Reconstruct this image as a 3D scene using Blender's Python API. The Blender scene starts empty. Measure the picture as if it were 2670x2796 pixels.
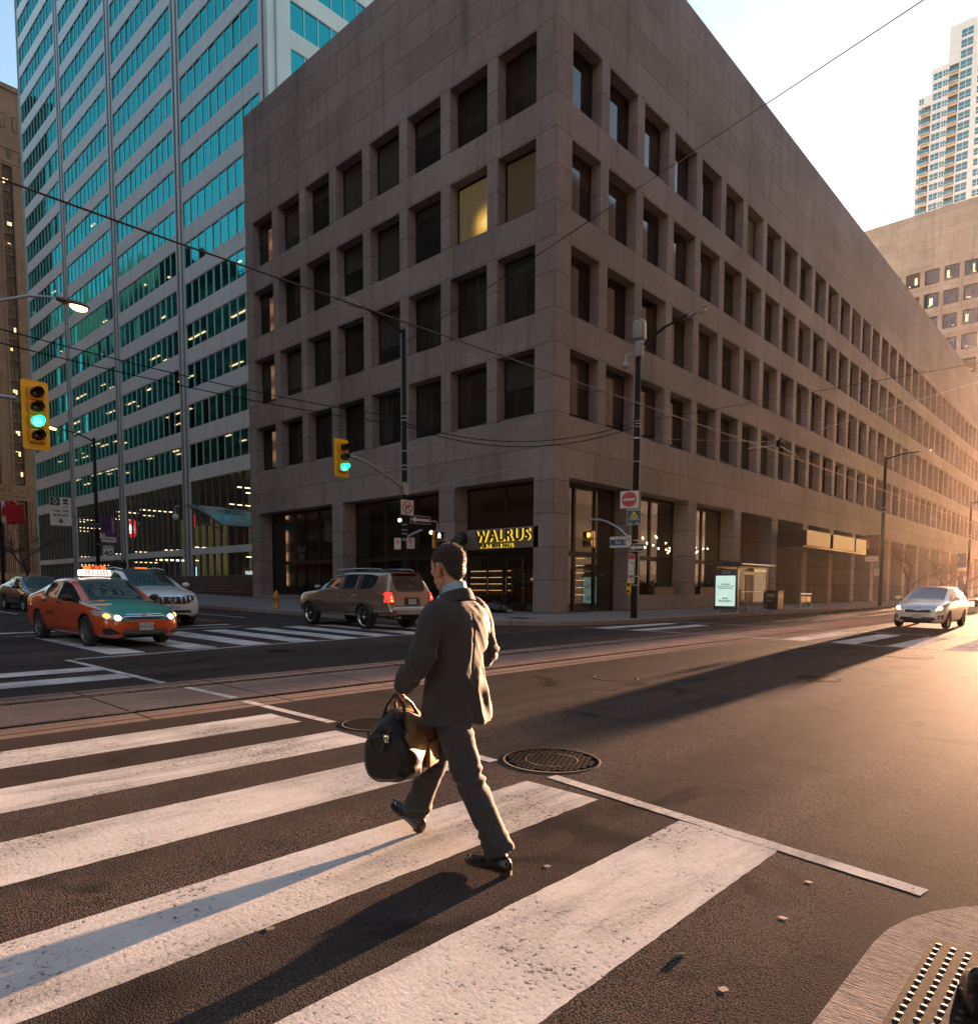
import bpy, bmesh, math, random
from math import sin, cos, pi, radians, sqrt, atan2
from mathutils import Vector as V, Matrix, noise
from mathutils.bvhtree import BVHTree
random.seed(7)
S = bpy.context.scene
COL = S.collection

# ---------------------------------------------------------------- helpers
class MB:
    """collects faces of one mesh; every face carries a material"""
    def __init__(s):
        s.v = []; s.f = []; s.m = []; s.mats = []; s.sm = []
    def mi(s, mat):
        if mat not in s.mats: s.mats.append(mat)
        return s.mats.index(mat)
    def face(s, pts, mat, smooth=False):
        n = len(s.v); s.v += [tuple(p) for p in pts]
        s.f.append(tuple(range(n, n + len(pts)))); s.m.append(s.mi(mat)); s.sm.append(smooth)
    def raw(s, verts, faces, mat, smooth=False):
        n = len(s.v); s.v += [tuple(p) for p in verts]; k = s.mi(mat)
        for f in faces:
            s.f.append(tuple(i + n for i in f)); s.m.append(k); s.sm.append(smooth)
    def box(s, a, b, mat, M=None):
        x0, y0, z0 = a; x1, y1, z1 = b
        vs = [(x0,y0,z0),(x1,y0,z0),(x1,y1,z0),(x0,y1,z0),(x0,y0,z1),(x1,y0,z1),(x1,y1,z1),(x0,y1,z1)]
        if M: vs = [M @ V(p) for p in vs]
        s.raw(vs, [(0,3,2,1),(4,5,6,7),(0,1,5,4),(1,2,6,5),(2,3,7,6),(3,0,4,7)], mat)
    def cbox(s, c, d, mat, M=None, r=0.0):
        a = [c[i]-d[i]/2 for i in range(3)]; b = [c[i]+d[i]/2 for i in range(3)]
        if r <= 0: s.box(a, b, mat, M); return
        # rounded in all edges: 24 vert chamfer box
        bm = bmesh.new(); bmesh.ops.create_cube(bm, size=1)
        for v in bm.verts: v.co = V((v.co.x*d[0]+c[0], v.co.y*d[1]+c[1], v.co.z*d[2]+c[2]))
        bmesh.ops.bevel(bm, geom=bm.edges[:], offset=r, segments=2, affect='EDGES', profile=.5)
        bm.verts.index_update()
        vs = [M @ v.co if M else v.co.copy() for v in bm.verts]
        s.raw(vs, [tuple(v.index for v in f.verts) for f in bm.faces], mat, True); bm.free()
    def tube(s, path, r, mat, n=8, caps=True):
        P = [V(p) for p in path]; rr = r if isinstance(r, (list, tuple)) else [r]*len(P)
        up = V((0,0,1)); rings = []
        for i, p in enumerate(P):
            t = (P[min(i+1,len(P)-1)] - P[max(i-1,0)]).normalized()
            a = t.cross(up)
            if a.length < 1e-3: a = t.cross(V((0,1,0)))
            a.normalize(); b = t.cross(a)
            rings.append([p + a*cos(2*pi*k/n)*rr[i] + b*sin(2*pi*k/n)*rr[i] for k in range(n)])
        vs = [q for g in rings for q in g]; fs = []
        for i in range(len(P)-1):
            for k in range(n):
                k2 = (k+1) % n
                fs.append((i*n+k, i*n+k2, (i+1)*n+k2, (i+1)*n+k))
        s.raw(vs, fs, mat, True)
        if caps:
            s.face(rings[0], mat); s.face(rings[-1][::-1], mat)
    def lathe(s, prof, c, mat, n=20, axis='Z', M=None, smooth=True):
        vs = []; fs = []
        for (r, h) in prof:
            for k in range(n):
                a = 2*pi*k/n
                p = {'Z': (r*cos(a), r*sin(a), h), 'X': (h, r*cos(a), r*sin(a)), 'Y': (r*sin(a), h, r*cos(a))}[axis]
                p = V(p) + V(c); vs.append(M @ p if M else p)
        for i in range(len(prof)-1):
            for k in range(n):
                k2 = (k+1) % n; fs.append((i*n+k, i*n+k2, (i+1)*n+k2, (i+1)*n+k))
        s.raw(vs, fs, mat, smooth)
    def ell(s, c, r, mat, M=None, nu=16, nv=10):
        vs = []; fs = []
        for j in range(nv+1):
            t = pi*j/nv
            for k in range(nu):
                a = 2*pi*k/nu
                p = V((c[0]+r[0]*sin(t)*cos(a), c[1]+r[1]*sin(t)*sin(a), c[2]+r[2]*cos(t)))
                vs.append(M @ p if M else p)
        for j in range(nv):
            for k in range(nu):
                k2 = (k+1) % nu; fs.append((j*nu+k, (j+1)*nu+k, (j+1)*nu+k2, j*nu+k2))
        s.raw(vs, fs, mat, True)
    def prism(s, poly, fn, d0, d1, mat, side=None):
        """poly: 2D pts; fn(u,v,d)->3D; extruded between d0 and d1"""
        a = [V(fn(u, v, d0)) for u, v in poly]; b = [V(fn(u, v, d1)) for u, v in poly]
        s.face(a[::-1], mat); s.face(b, mat); n = len(poly)
        for i in range(n):
            j = (i+1) % n; s.face([a[i], a[j], b[j], b[i]], side or mat)
    def loft(s, rings, mat, closed=True, caps=True, smooth=True):
        n = len(rings[0]); vs = [p for g in rings for p in g]; fs = []
        for i in range(len(rings)-1):
            for k in range(n if closed else n-1):
                k2 = (k+1) % n; fs.append((i*n+k, i*n+k2, (i+1)*n+k2, (i+1)*n+k))
        s.raw(vs, fs, mat, smooth)
        if caps and closed:
            s.face(rings[0][::-1], mat); s.face(rings[-1], mat)
    def build(s, name, parent=None, merge=False, **tags):
        me = bpy.data.meshes.new(name); me.from_pydata(s.v, [], s.f)
        for m in s.mats: me.materials.append(m)
        me.polygons.foreach_set('material_index', s.m)
        me.polygons.foreach_set('use_smooth', s.sm)
        if merge:
            bm = bmesh.new(); bm.from_mesh(me); bmesh.ops.remove_doubles(bm, verts=bm.verts[:], dist=1e-4)
            bmesh.ops.recalc_face_normals(bm, faces=bm.faces[:]); bm.to_mesh(me); bm.free()
        me.update()
        o = bpy.data.objects.new(name, me); COL.objects.link(o)
        if parent: o.parent = parent
        tag(o, **tags)
        return o

def tag(o, label=None, cat=None, group=None, kind=None):
    if label: o['label'] = label
    if cat: o['category'] = cat
    if group: o['group'] = group
    if kind: o['kind'] = kind
    return o
def empty(name, loc=(0,0,0), rz=0.0, **t):
    o = bpy.data.objects.new(name, None); COL.objects.link(o)
    o.location = loc; o.rotation_euler = (0,0,rz); o.empty_display_size = .2
    return tag(o, **t)
def inst(src, parent=None, loc=None, rot=None):
    c = src.copy(); COL.objects.link(c)
    if parent is not None: c.parent = parent
    if loc is not None: c.location = loc
    if rot is not None: c.rotation_euler = rot
    return c
def copy_tree(o, parent=None):
    c = o.copy(); COL.objects.link(c)
    if parent is not None: c.parent = parent
    for ch in list(o.children): copy_tree(ch, c)
    return c
def child_of(o, parent):
    o.parent = parent; return o
def mesh_obj(name, me, parent=None, **t):
    o = bpy.data.objects.new(name, me); COL.objects.link(o)
    if parent: o.parent = parent
    return tag(o, **t)
def realize(o):
    """apply all modifiers"""
    dg = bpy.context.evaluated_depsgraph_get(); dg.update()
    e = o.evaluated_get(dg); me = bpy.data.meshes.new_from_object(e)
    o.modifiers.clear(); old = o.data; o.data = me
    return o
_tc = {}
def text_faces(body, size, ext=0.0, align='CENTER', bold=0.0, spacing=1.0):
    """text as (verts, faces), x right, y up, extruded in +-z"""
    cu = bpy.data.curves.new('lettering', 'FONT'); cu.body = body; cu.size = size; cu.extrude = ext
    cu.align_x = align; cu.align_y = 'CENTER'; cu.offset = bold; cu.resolution_u = 3; cu.space_character = spacing
    o = bpy.data.objects.new('lettering', cu); COL.objects.link(o)
    dg = bpy.context.evaluated_depsgraph_get(); dg.update()
    me = bpy.data.meshes.new_from_object(o.evaluated_get(dg))
    vs = [v.co.copy() for v in me.vertices]; fs = [tuple(p.vertices) for p in me.polygons]
    bpy.data.objects.remove(o); bpy.data.curves.remove(cu); bpy.data.meshes.remove(me)
    return vs, fs
def frame_M(origin, xdir, ydir):
    x = V(xdir).normalized(); y = V(ydir).normalized(); z = x.cross(y)
    return Matrix(((x.x,y.x,z.x,origin[0]),(x.y,y.y,z.y,origin[1]),(x.z,y.z,z.z,origin[2]),(0,0,0,1)))
def add_text(mb, body, M, size, mat, ext=0.002, **k):
    vs, fs = text_faces(body, size, ext, **k)
    mb.raw([M @ p for p in vs], fs, mat)
def gz(x):
    """street level: the ground falls gently towards +x"""
    return -0.19 - 0.0165*max(-150, min(150, x))
def circ(r, n=24, c=(0,0), a0=0, a1=2*pi):
    full = abs(a1-a0-2*pi) < 1e-6
    return [(c[0]+r*cos(a0+(a1-a0)*k/(n if full else n-1)), c[1]+r*sin(a0+(a1-a0)*k/(n if full else n-1))) for k in range(n)]
def rrect(w, h, r, n=4, c=(0,0)):
    out = []
    for (sx, sy, a) in ((1,1,0),(-1,1,pi/2),(-1,-1,pi),(1,-1,3*pi/2)):
        for k in range(n+1):
            t = a + pi/2*k/n; out.append((c[0]+sx*(w/2-r)+r*cos(t), c[1]+sy*(h/2-r)+r*sin(t)))
    return out

# ---------------------------------------------------------------- materials
class NT:
    def __init__(s, name):
        s.m = bpy.data.materials.new(name); s.m.use_nodes = True
        s.t = s.m.node_tree; s.t.nodes.clear()
        s.out = s.n('ShaderNodeOutputMaterial')
    def n(s, t, **kw):
        nd = s.t.nodes.new(t)
        for k, v in kw.items(): setattr(nd, k, v)
        return nd
    def l(s, a, b): s.t.links.new(a, b)
    def coord(s, out='Object', scale=None, loc=None, rot=None):
        c = s.n('ShaderNodeTexCoord'); o = c.outputs[out]
        if scale is not None or loc is not None or rot is not None:
            mp = s.n('ShaderNodeMapping'); s.l(o, mp.inputs['Vector'])
            if scale is not None: mp.inputs['Scale'].default_value = scale
            if loc is not None: mp.inputs['Location'].default_value = loc
            if rot is not None: mp.inputs['Rotation'].default_value = rot
            o = mp.outputs['Vector']
        return o
    def noise(s, vec, scale, detail=4, rough=.55, dist=0):
        nd = s.n('ShaderNodeTexNoise'); s.l(vec, nd.inputs['Vector'])
        nd.inputs['Scale'].default_value = scale; nd.inputs['Detail'].default_value = detail
        nd.inputs['Roughness'].default_value = rough; nd.inputs['Distortion'].default_value = dist
        return nd.outputs['Fac']
    def ramp(s, fac, stops):
        r = s.n('ShaderNodeValToRGB'); s.l(fac, r.inputs['Fac']); e = r.color_ramp.elements
        while len(e) < len(stops): e.new(.5)
        for i, (p, c) in enumerate(stops):
            e[i].position = p; e[i].color = (c, c, c, 1) if isinstance(c, (int, float)) else (*c, 1)
        return r.outputs['Color']
    def mix(s, a, b, fac=.5, mode='MIX'):
        m = s.n('ShaderNodeMix', data_type='RGBA', blend_type=mode); m.clamp_factor = True
        for sock, v in ((m.inputs[0], fac), (m.inputs[6], a), (m.inputs[7], b)):
            if isinstance(v, (int, float)): sock.default_value = v if sock == m.inputs[0] else (v, v, v, 1)
            elif isinstance(v, tuple): sock.default_value = (*v, 1) if len(v) == 3 else v
            else: s.l(v, sock)
        return m.outputs[2]
    def math(s, op, a, b=0.0, c=None):
        m = s.n('ShaderNodeMath', operation=op)
        for i, v in enumerate((a, b, c)):
            if v is None: continue
            if isinstance(v, (int, float)): m.inputs[i].default_value = v
            else: s.l(v, m.inputs[i])
        return m.outputs[0]
    def sep(s, vec):
        n = s.n('ShaderNodeSeparateXYZ'); s.l(vec, n.inputs[0]); return n.outputs
    def comb(s, x, y, z=0.0):
        n = s.n('ShaderNodeCombineXYZ')
        for i, v in enumerate((x, y, z)):
            if isinstance(v, (int, float)): n.inputs[i].default_value = v
            else: s.l(v, n.inputs[i])
        return n.outputs[0]
    def bump(s, h, strength=.3, dist=.02):
        b = s.n('ShaderNodeBump'); s.l(h, b.inputs['Height'])
        b.inputs['Strength'].default_value = strength; b.inputs['Distance'].default_value = dist
        return b.outputs['Normal']
    def pbr(s, color, rough=.6, metal=0.0, spec=.5, normal=None, emit=None, estr=0.0, coat=0.0, sheen=0.0):
        b = s.n('ShaderNodeBsdfPrincipled')
        def setv(key, v):
            if isinstance(v, (int, float)): b.inputs[key].default_value = v
            elif isinstance(v, tuple): b.inputs[key].default_value = (*v, 1)
            else: s.l(v, b.inputs[key])
        setv('Base Color', color); setv('Roughness', rough); setv('Metallic', metal); setv('Specular IOR Level', spec)
        if normal is not None: s.l(normal, b.inputs['Normal'])
        if emit is not None: setv('Emission Color', emit); setv('Emission Strength', estr)
        if coat: b.inputs['Coat Weight'].default_value = coat; b.inputs['Coat Roughness'].default_value = .04
        if sheen: b.inputs['Sheen Weight'].default_value = sheen; b.inputs['Sheen Roughness'].default_value = .5
        return b.outputs['BSDF']
    def done(s, sh):
        s.l(sh, s.out.inputs['Surface']); return s.m
def simple(name, color, rough=.5, metal=0.0, spec=.5, var=.15, scale=8.0, coat=0.0, bump=0.0):
    """one colour with a little wear in colour and gloss"""
    t = NT(name); v = t.coord('Object')
    n = t.noise(v, scale, 5, .6)
    c = t.mix(tuple(x*(1-var) for x in color), tuple(min(1, x*(1+var)) for x in color), n)
    r = t.math('MULTIPLY_ADD', n, .25, rough-.12)
    nm = t.bump(t.noise(v, scale*12, 3), bump, .005) if bump else None
    return t.done(t.pbr(c, r, metal, spec, nm, coat=coat))
def glow(name, color, strength, base=None):
    t = NT(name); return t.done(t.pbr(base or tuple(q*.6 for q in color), .4, emit=color, estr=strength*GS))
EXPO, SUN, HAZE, HAZE_G, GS = 3.42, 5.0, .00004, .8, .24
# ---------------------------------------------------------------- shared materials
def asphalt_mat():
    t = NT('asphalt'); v = t.coord('Object')
    def cells(scale, rnd=1.0):
        q = t.n('ShaderNodeTexVoronoi'); t.l(v, q.inputs['Vector']); q.inputs['Scale'].default_value = scale; q.inputs['Randomness'].default_value = rnd; return q
    big = t.noise(v, .3, 4, .6); mid = t.noise(v, 2.0, 5, .65); fine = t.noise(v, 160, 2, .7)
    st1, st2 = cells(115), cells(190)
    hue = t.sep(st1.outputs['Color'])[0]
    c = t.mix((.060,.051,.048), (.108,.091,.083), t.ramp(mid, [(.3, 0), (.7, 1)]))
    c = t.mix(c, (.085,.071,.064), t.ramp(big, [(.42, 0), (.6, .8)]))
    stone = t.mix((.085,.070,.062), (.27,.215,.18), t.ramp(hue, [(.45, 0), (1.0, 1)]))
    c = t.mix(c, stone, t.ramp(st1.outputs['Distance'], [(.22, .9), (.42, 0)]))
    c = t.mix(c, (.012,.011,.011), t.ramp(st1.outputs['Distance'], [(.50, 0), (.72, .85)]))
    c = t.mix(c, (.17,.14,.12), t.ramp(st2.outputs['Distance'], [(.0, .7), (.2, 0)]))
    tr = t.noise(t.coord('Object', (.55,.03,1)), 1, 3, .6); c = t.mix(c, (.042,.036,.034), t.ramp(tr, [(.46, 0), (.62, .8)]))
    oil = t.noise(v, .9, 3, .5, 1.2); c = t.mix(c, (.020,.018,.018), t.ramp(oil, [(.60, 0), (.70, .7)]))
    w = t.n('ShaderNodeTexVoronoi', feature='DISTANCE_TO_EDGE')
    wv = t.n('ShaderNodeVectorMath', operation='ADD'); t.l(t.coord('Object', (.10,.15,.2)), wv.inputs[0])
    nc = t.n('ShaderNodeTexNoise'); t.l(v, nc.inputs['Vector']); nc.inputs['Scale'].default_value = .8
    ms = t.n('ShaderNodeVectorMath', operation='SCALE'); t.l(nc.outputs['Color'], ms.inputs[0]); ms.inputs[3].default_value = .25
    t.l(ms.outputs[0], wv.inputs[1]); t.l(wv.outputs[0], w.inputs['Vector']); w.inputs['Scale'].default_value = 1
    c = t.mix(c, (.02,.018,.018), t.ramp(w.outputs['Distance'], [(.0, .35), (.002, 0)]))
    h = t.math('ADD', t.math('MULTIPLY', t.math('MINIMUM', st1.outputs['Distance'], .7), -1.0), t.math('ADD', t.math('MULTIPLY', fine, .5), t.math('MULTIPLY', st2.outputs['Distance'], -.4)))
    return t.done(t.pbr(c, .85, 0, .0025, t.bump(h, .6, .0042)))
M_asphalt = asphalt_mat()
def concrete_mat(name, c0, c1, joint=None, bump=.4, stripes=False, jw=.012, off=(0,0,0)):
    t = NT(name); v = t.coord('Object')
    n1 = t.noise(v, .9, 5, .65); n2 = t.noise(v, 9, 4, .7); n3 = t.noise(v, 90, 2, .6)
    c = t.mix(c0, c1, t.ramp(n1, [(.3, 0), (.7, 1)]))
    c = t.mix(c, tuple(x*.62 for x in c0), t.ramp(n2, [(.5, 0), (.72, .55)]))
    h = t.math('ADD', n3, t.math('MULTIPLY', n2, .6))
    if stripes:
        w = t.noise(t.coord('Object', (14, 130, 10), rot=(0,0,stripes)), 1, 3, .6)
        h = t.math('ADD', h, t.math('MULTIPLY', w, 1.6))
        c = t.mix(c, tuple(x*.42 for x in c0), t.ramp(w, [(.28, .85), (.52, 0)]))
    if joint:
        b = t.n('ShaderNodeTexBrick'); t.l(t.coord('Object', (1,1,1), off), b.inputs['Vector'])
        b.offset = 0; b.inputs['Scale'].default_value = 1
        b.inputs['Brick Width'].default_value = joint[0]; b.inputs['Row Height'].default_value = joint[1]
        b.inputs['Mortar Size'].default_value = jw; b.inputs['Mortar Smooth'].default_value = .3
        c = t.mix(c, (.03,.026,.024), t.math('MULTIPLY', b.outputs['Fac'], .85))
        h = t.math('SUBTRACT', h, t.math('MULTIPLY', b.outputs['Fac'], 2))
    return t.done(t.pbr(c, .88, 0, 0.0, t.bump(h, bump, .004)))
M_pave = concrete_mat('pavement concrete', (.20,.185,.175), (.27,.25,.235), (1.8, 1.8))
M_kerb = concrete_mat('kerb stone', (.25,.21,.18), (.33,.28,.24), (2.4, 50.0))
M_apron = concrete_mat('broomed concrete', (.22,.20,.185), (.32,.29,.27), None, .8, stripes=.35)
M_slab = concrete_mat('track slab concrete', (.20,.15,.125), (.27,.205,.175), (20.0, 1.72), .5, off=(0,.3,0), jw=.02)
def paint_mat(name, col):
    t = NT(name); v = t.coord('Object')
    n1 = t.noise(v, 1.3, 5, .6); n2 = t.noise(v, 38, 4, .75); n3 = t.noise(t.coord('Object', (60, 5, 10)), 1, 3, .6)
    c = t.mix(tuple(x*.72 for x in col), col, t.ramp(n1, [(.3, 0), (.65, 1)]))
    c = t.mix(c, tuple(x*.5 for x in col), t.ramp(n3, [(.2, .5), (.45, 0)]))
    sm = t.noise(t.coord('Object', (3.2,.5,1), rot=(0,0,.25)), 1, 5, .65, .4); c = t.mix(c, tuple(x*.42 for x in col), t.ramp(sm, [(.47, 0), (.68, .8)]))
    vc = t.n('ShaderNodeTexVoronoi', feature='DISTANCE_TO_EDGE'); nz = t.n('ShaderNodeTexNoise'); t.l(v, nz.inputs['Vector']); nz.inputs['Scale'].default_value = 3
    va = t.n('ShaderNodeVectorMath', operation='MULTIPLY_ADD'); t.l(nz.outputs['Color'], va.inputs[0]); va.inputs[1].default_value = (.5,.5,.5); t.l(v, va.inputs[2]); t.l(va.outputs[0], vc.inputs['Vector']); vc.inputs['Scale'].default_value = 1.9
    c = t.mix(c, (.07,.063,.058), t.ramp(vc.outputs['Distance'], [(.0, .32), (.006, 0)]))
    c = t.mix(c, (.05,.045,.042), t.ramp(t.math('ADD', n2, t.math('MULTIPLY', n1, .5)), [(.58, .95), (.67, 0)]))
    return t.done(t.pbr(c, .85, 0, 0.0, t.bump(t.math('ADD', n2, n3), .5, .003)))
M_paint = paint_mat('road paint white', (.66,.645,.615))
M_yel_line = paint_mat('road paint yellow', (.45,.25,.03))
M_iron = simple('cast iron', (.045,.038,.034), .42, .7, .5, .3, 30)
M_steel = simple('rail steel', (.22,.18,.15), .28, .9, .5, .2, 20)
M_groove = simple('dark groove', (.012,.011,.01), .95, 0, 0.0)

# ---------------------------------------------------------------- ground
def sheet(name, poly, mat, dz, thick=None, sidemat=None):
    """flat polygon following the slope of the street, dz above it"""
    mb = MB(); top = [(x, y, gz(x)+dz) for x, y in poly]; mb.face(top, mat)
    if thick:
        bot = [(x, y, gz(x)+dz-thick) for x, y in poly]
        for i in range(len(poly)):
            j = (i+1) % len(poly); mb.face([bot[i], bot[j], top[j], top[i]], sidemat or mat)
    return mb.build(name, kind='structure')
mb = MB(); xs = [-520,-150,150,240]; ys = [-260, 380]
for i in range(3):
    mb.face([(xs[i],ys[0],gz(xs[i])),(xs[i+1],ys[0],gz(xs[i+1])),(xs[i+1],ys[1],gz(xs[i+1])),(xs[i],ys[1],gz(xs[i]))], M_asphalt)
mb.build('road', kind='structure')
# pavement of the building corner with a rounded kerb
KC = (-3.2, -.5); KR = 7.5
arc = [(KC[0]+KR*sin(a), KC[1]-KR*cos(a)) for a in [pi/2*k/14 for k in range(15)]]
edge = [(-150, -8.0)] + arc + [(4.3, 170)]
inn = [(-150, -7.8)] + [(KC[0]+(KR-.2)*sin(a), KC[1]-(KR-.2)*cos(a)) for a in [pi/2*k/14 for k in range(15)]] + [(4.1, 170)]
sheet('pavement', inn + [(-150, 170)], M_pave, .148)
mb = MB()
for i in range(len(edge)-1):
    a, b, c, d = edge[i], edge[i+1], inn[i+1], inn[i]
    z = lambda p, h: (p[0], p[1], gz(p[0])+h)
    mb.face([z(a,.15), z(b,.15), z(c,.15), z(d,.15)], M_kerb)
    a2 = a; mb.face([z(a,-.02), z(b,-.02), z(b,.15), z(a,.15)], M_kerb)
mb.build('kerb', kind='structure')
# corner by the camera: a flush concrete ramp
arc2 = [(18.85-1.17*cos(a), -20.75+1.17*sin(a)) for a in [pi/2*k/10 for k in range(11)]]
sheet('ramp', [(17.68,-60)] + arc2 + [(70,-19.58),(70,-60)], M_apron, .022, .06)
# tracks
sheet('track_slab', [(8.15,-90),(10.72,-90),(10.72,170),(8.15,170)], M_slab, .0012)
mb = MB()
for x0, w, m, dz in ((8.60,.15,M_groove,.0022),(8.66,.055,M_steel,.004),(10.06,.15,M_groove,.0022),(10.08,.055,M_steel,.004),(8.32,.03,M_groove,.0022),(10.52,.03,M_groove,.0022)):
    mb.face([(x0,-90,gz(x0)+dz),(x0+w,-90,gz(x0+w)+dz),(x0+w,170,gz(x0+w)+dz),(x0,170,gz(x0)+dz)], m)
mb.build('tram_rail', kind='structure')

def strip(mb, pts, w, dz=.0014, mat=None, jit=.0028):
    """painted line of width w along pts, with slightly ragged edges"""
    mat = mat or M_paint; P = [V((*p, 0)) for p in pts]; L = []; Rr = []
    for i in range(len(P)-1):
        d = P[i+1]-P[i]; n = max(2, int(d.length/.07)); nn = V((-d.y, d.x, 0)).normalized()
        for k in range(n+(1 if i == len(P)-2 else 0)):
            q = P[i]+d*(k/n); L.append(q+nn*(w/2+random.uniform(-jit,jit))); Rr.append(q-nn*(w/2+random.uniform(-jit,jit)))
    for i in range(len(L)-1):
        mb.face([(p.x,p.y,gz(p.x)+dz) for p in (Rr[i],Rr[i+1],L[i+1],L[i])], mat)
mb = MB()
for x0, x1 in ((5.58,6.12),(6.72,7.3),(11.25,11.88),(12.5,13.12),(13.7,14.38),(15.02,15.68),(16.31,16.97)):
    strip(mb, [((x0+x1)/2,-24.4),((x0+x1)/2,-19.86)], x1-x0, jit=.004)
for a, b in (((4.25,-19.84),(8.13,-19.76)),((10.74,-19.66),(12.13,-19.64)),((13.85,-19.58),(14.44,-19.6)),((15.08,-19.62),(17.72,-19.97))):
    strip(mb, [a, b], .11, dz=.0019 if a[0] > 15 else .0014)
strip(mb, [(8.75,-19.7),(10.0,-19.64)], .11, dz=.003); strip(mb, [(10.3,-19.67),(10.70,-19.66)], .11, dz=.003)
mb.build('crosswalk', kind='structure')
mb = MB()
for y0 in (-18.95,-17.4,-16.05,-14.75,-13.45,-12.15,-10.85,-9.55):
    strip(mb, [(-1.1+.12*(y0+19)*-.3,y0+.33),(3.78-.056*(y0+19),y0+.33)], .68)
strip(mb, [(4.22,-19.72),(3.75,-15.7),(3.36,-10.7),(3.2,-8.6)], .1)
strip(mb, [(-1.75,-19.2),(-2.2,-13.0)], .12); strip(mb, [(-3.0,-19.4),(-3.3,-12.9)], .35)
mb.build('crosswalk', kind='structure')
mb = MB()
for x0 in (4.85, 6.15, 11.0, 12.3, 13.65, 14.95, 16.3):
    strip(mb, [(x0+.31,-3.55 if x0 > 8 else -4.0),(x0+.31,1.45 if x0 > 8 else .9)], .62)
for y in (-3.66, 2.28):
    strip(mb, [(4.5,y-.5 if y < 0 else y-.3),(8.13,y)], .11); strip(mb, [(8.16,y),(10.7,y)], .11, dz=.0032); strip(mb, [(10.74,y),(17.4,y)], .11)
strip(mb, [(8.05,8),(8.05,60)], .11); strip(mb, [(7.2,6.0),(7.3,9.3)], .1); strip(mb, [(6.3,14),(6.3,17)], .1)
for y in (3.4, 13, 23, 33): strip(mb, [(14.9,y+9),(14.9,y+12)], .1)
mb.build('crosswalk', kind='structure')
mb = MB()
strip(mb, [(-60,-16.4),(-13,-16.4)], .12); strip(mb, [(-60,-10.6),(-6.5,-10.6)], .11)
strip(mb, [(-60,-12.6),(-5,-12.3)], .12, mat=M_yel_line); strip(mb, [(-60,-12.9),(-5,-12.6)], .12, mat=M_yel_line)
mb.build('lane_marking', kind='structure')

# manhole covers
M_stud = simple('worn iron studs', (.028,.024,.022), .9, 0, .03, .3, 30)
M_ring = simple('worn iron ring', (.055,.045,.04), .9, 0, .03, .3, 30)
def manhole(x, y, r, label, style):
    t = empty('manhole_cover', (x, y, gz(x)), label=label, cat='manhole cover', group='manhole covers in the road')
    t.rotation_euler = (0, .0165, 0)
    a = MB(); a.lathe([(r*1.0,.0),(r*.99,.004),(r*.93,.005),(r*.93,.002)], (0,0,0), M_ring, 40); a.build('ring', t)
    b = MB(); b.face([(r*.93*cos(2*pi*k/40), r*.93*sin(2*pi*k/40), .0025) for k in range(40)], M_groove)
    s = r*.115
    for i in range(-9, 10):
        for j in range(-9, 10):
            px, py = (i+.5*(j % 2)*style)*s, j*s
            if px*px+py*py < (r*.84)**2:
                h = s*.40; b.cbox((px,py,.004), (h*2,h*1.6,.003), M_stud)
    if style: b.lathe([(r*.55,.0025),(r*.55,.0055),(r*.50,.0055),(r*.50,.0025)], (0,0,0), M_stud, 32)
    b.build('cover', t)
manhole(14.76,-19.22,.43,'big round iron cover just past the crosswalk, right of the walking man',1)
manhole(12.5,-19.38,.34,'round iron cover half hidden behind the black travel bag',0)
manhole(12.25,-14.25,.36,'round iron cover between the tram rails and the middle of the junction',0)
manhole(14.58,-11.7,.37,'round iron cover alone in the sunlit lane short of the far right crosswalk',1)
manhole(14.75,-6.2,.5,'wide iron cover nearest to the right crosswalk in front of the white car',0)
manhole(12.4,-6.15,.4,'iron cover in the car shadow beside the start of the right crosswalk',1)
manhole(5.2,-16.1,.33,'dark iron cover in the shaded lane left of the tram rails',0)
mb = MB(); mb.box((-.16,-.45,.002),(.16,.45,.010),simple('rusty iron',(.10,.035,.02),.7,.3))
for k in range(9): mb.box((-.13,-.42+k*.095,.010),(.13,-.37+k*.095,.014),M_iron)
o = mb.build('drain_grate', label='rust red drain grate in the road in front of the orange taxi', cat='drain'); o.location = (4.38,-18.7,gz(4.38))

# tactile plate of the ramp
M_tact = simple('tactile iron', (.036,.026,.019), .95, 0, .05, .35, 60, bump=.6); M_dome = simple('worn dome', (.07,.055,.045), .6, 0, .2, .2, 40)
mb = MB(); px0, py0 = 17.86, -20.53
mb.box((0,-1.5,-.02),(.75,0,.006),M_tact)
for i in range(13):
    for j in range(26):
        mb.lathe([(.0125,.0058),(.0105,.0070),(.006,.0079),(0.0001,.0081)], (.03+.0535*i,-.06-.055*j,0), M_dome, 10)
o = mb.build('tactile_plate', label='bronze tactile paving plate with rows of domes on the ramp', cat='tactile paving'); o.location = (px0,py0,gz(px0)+.024); o.rotation_euler = (0,.0165,0)

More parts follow.
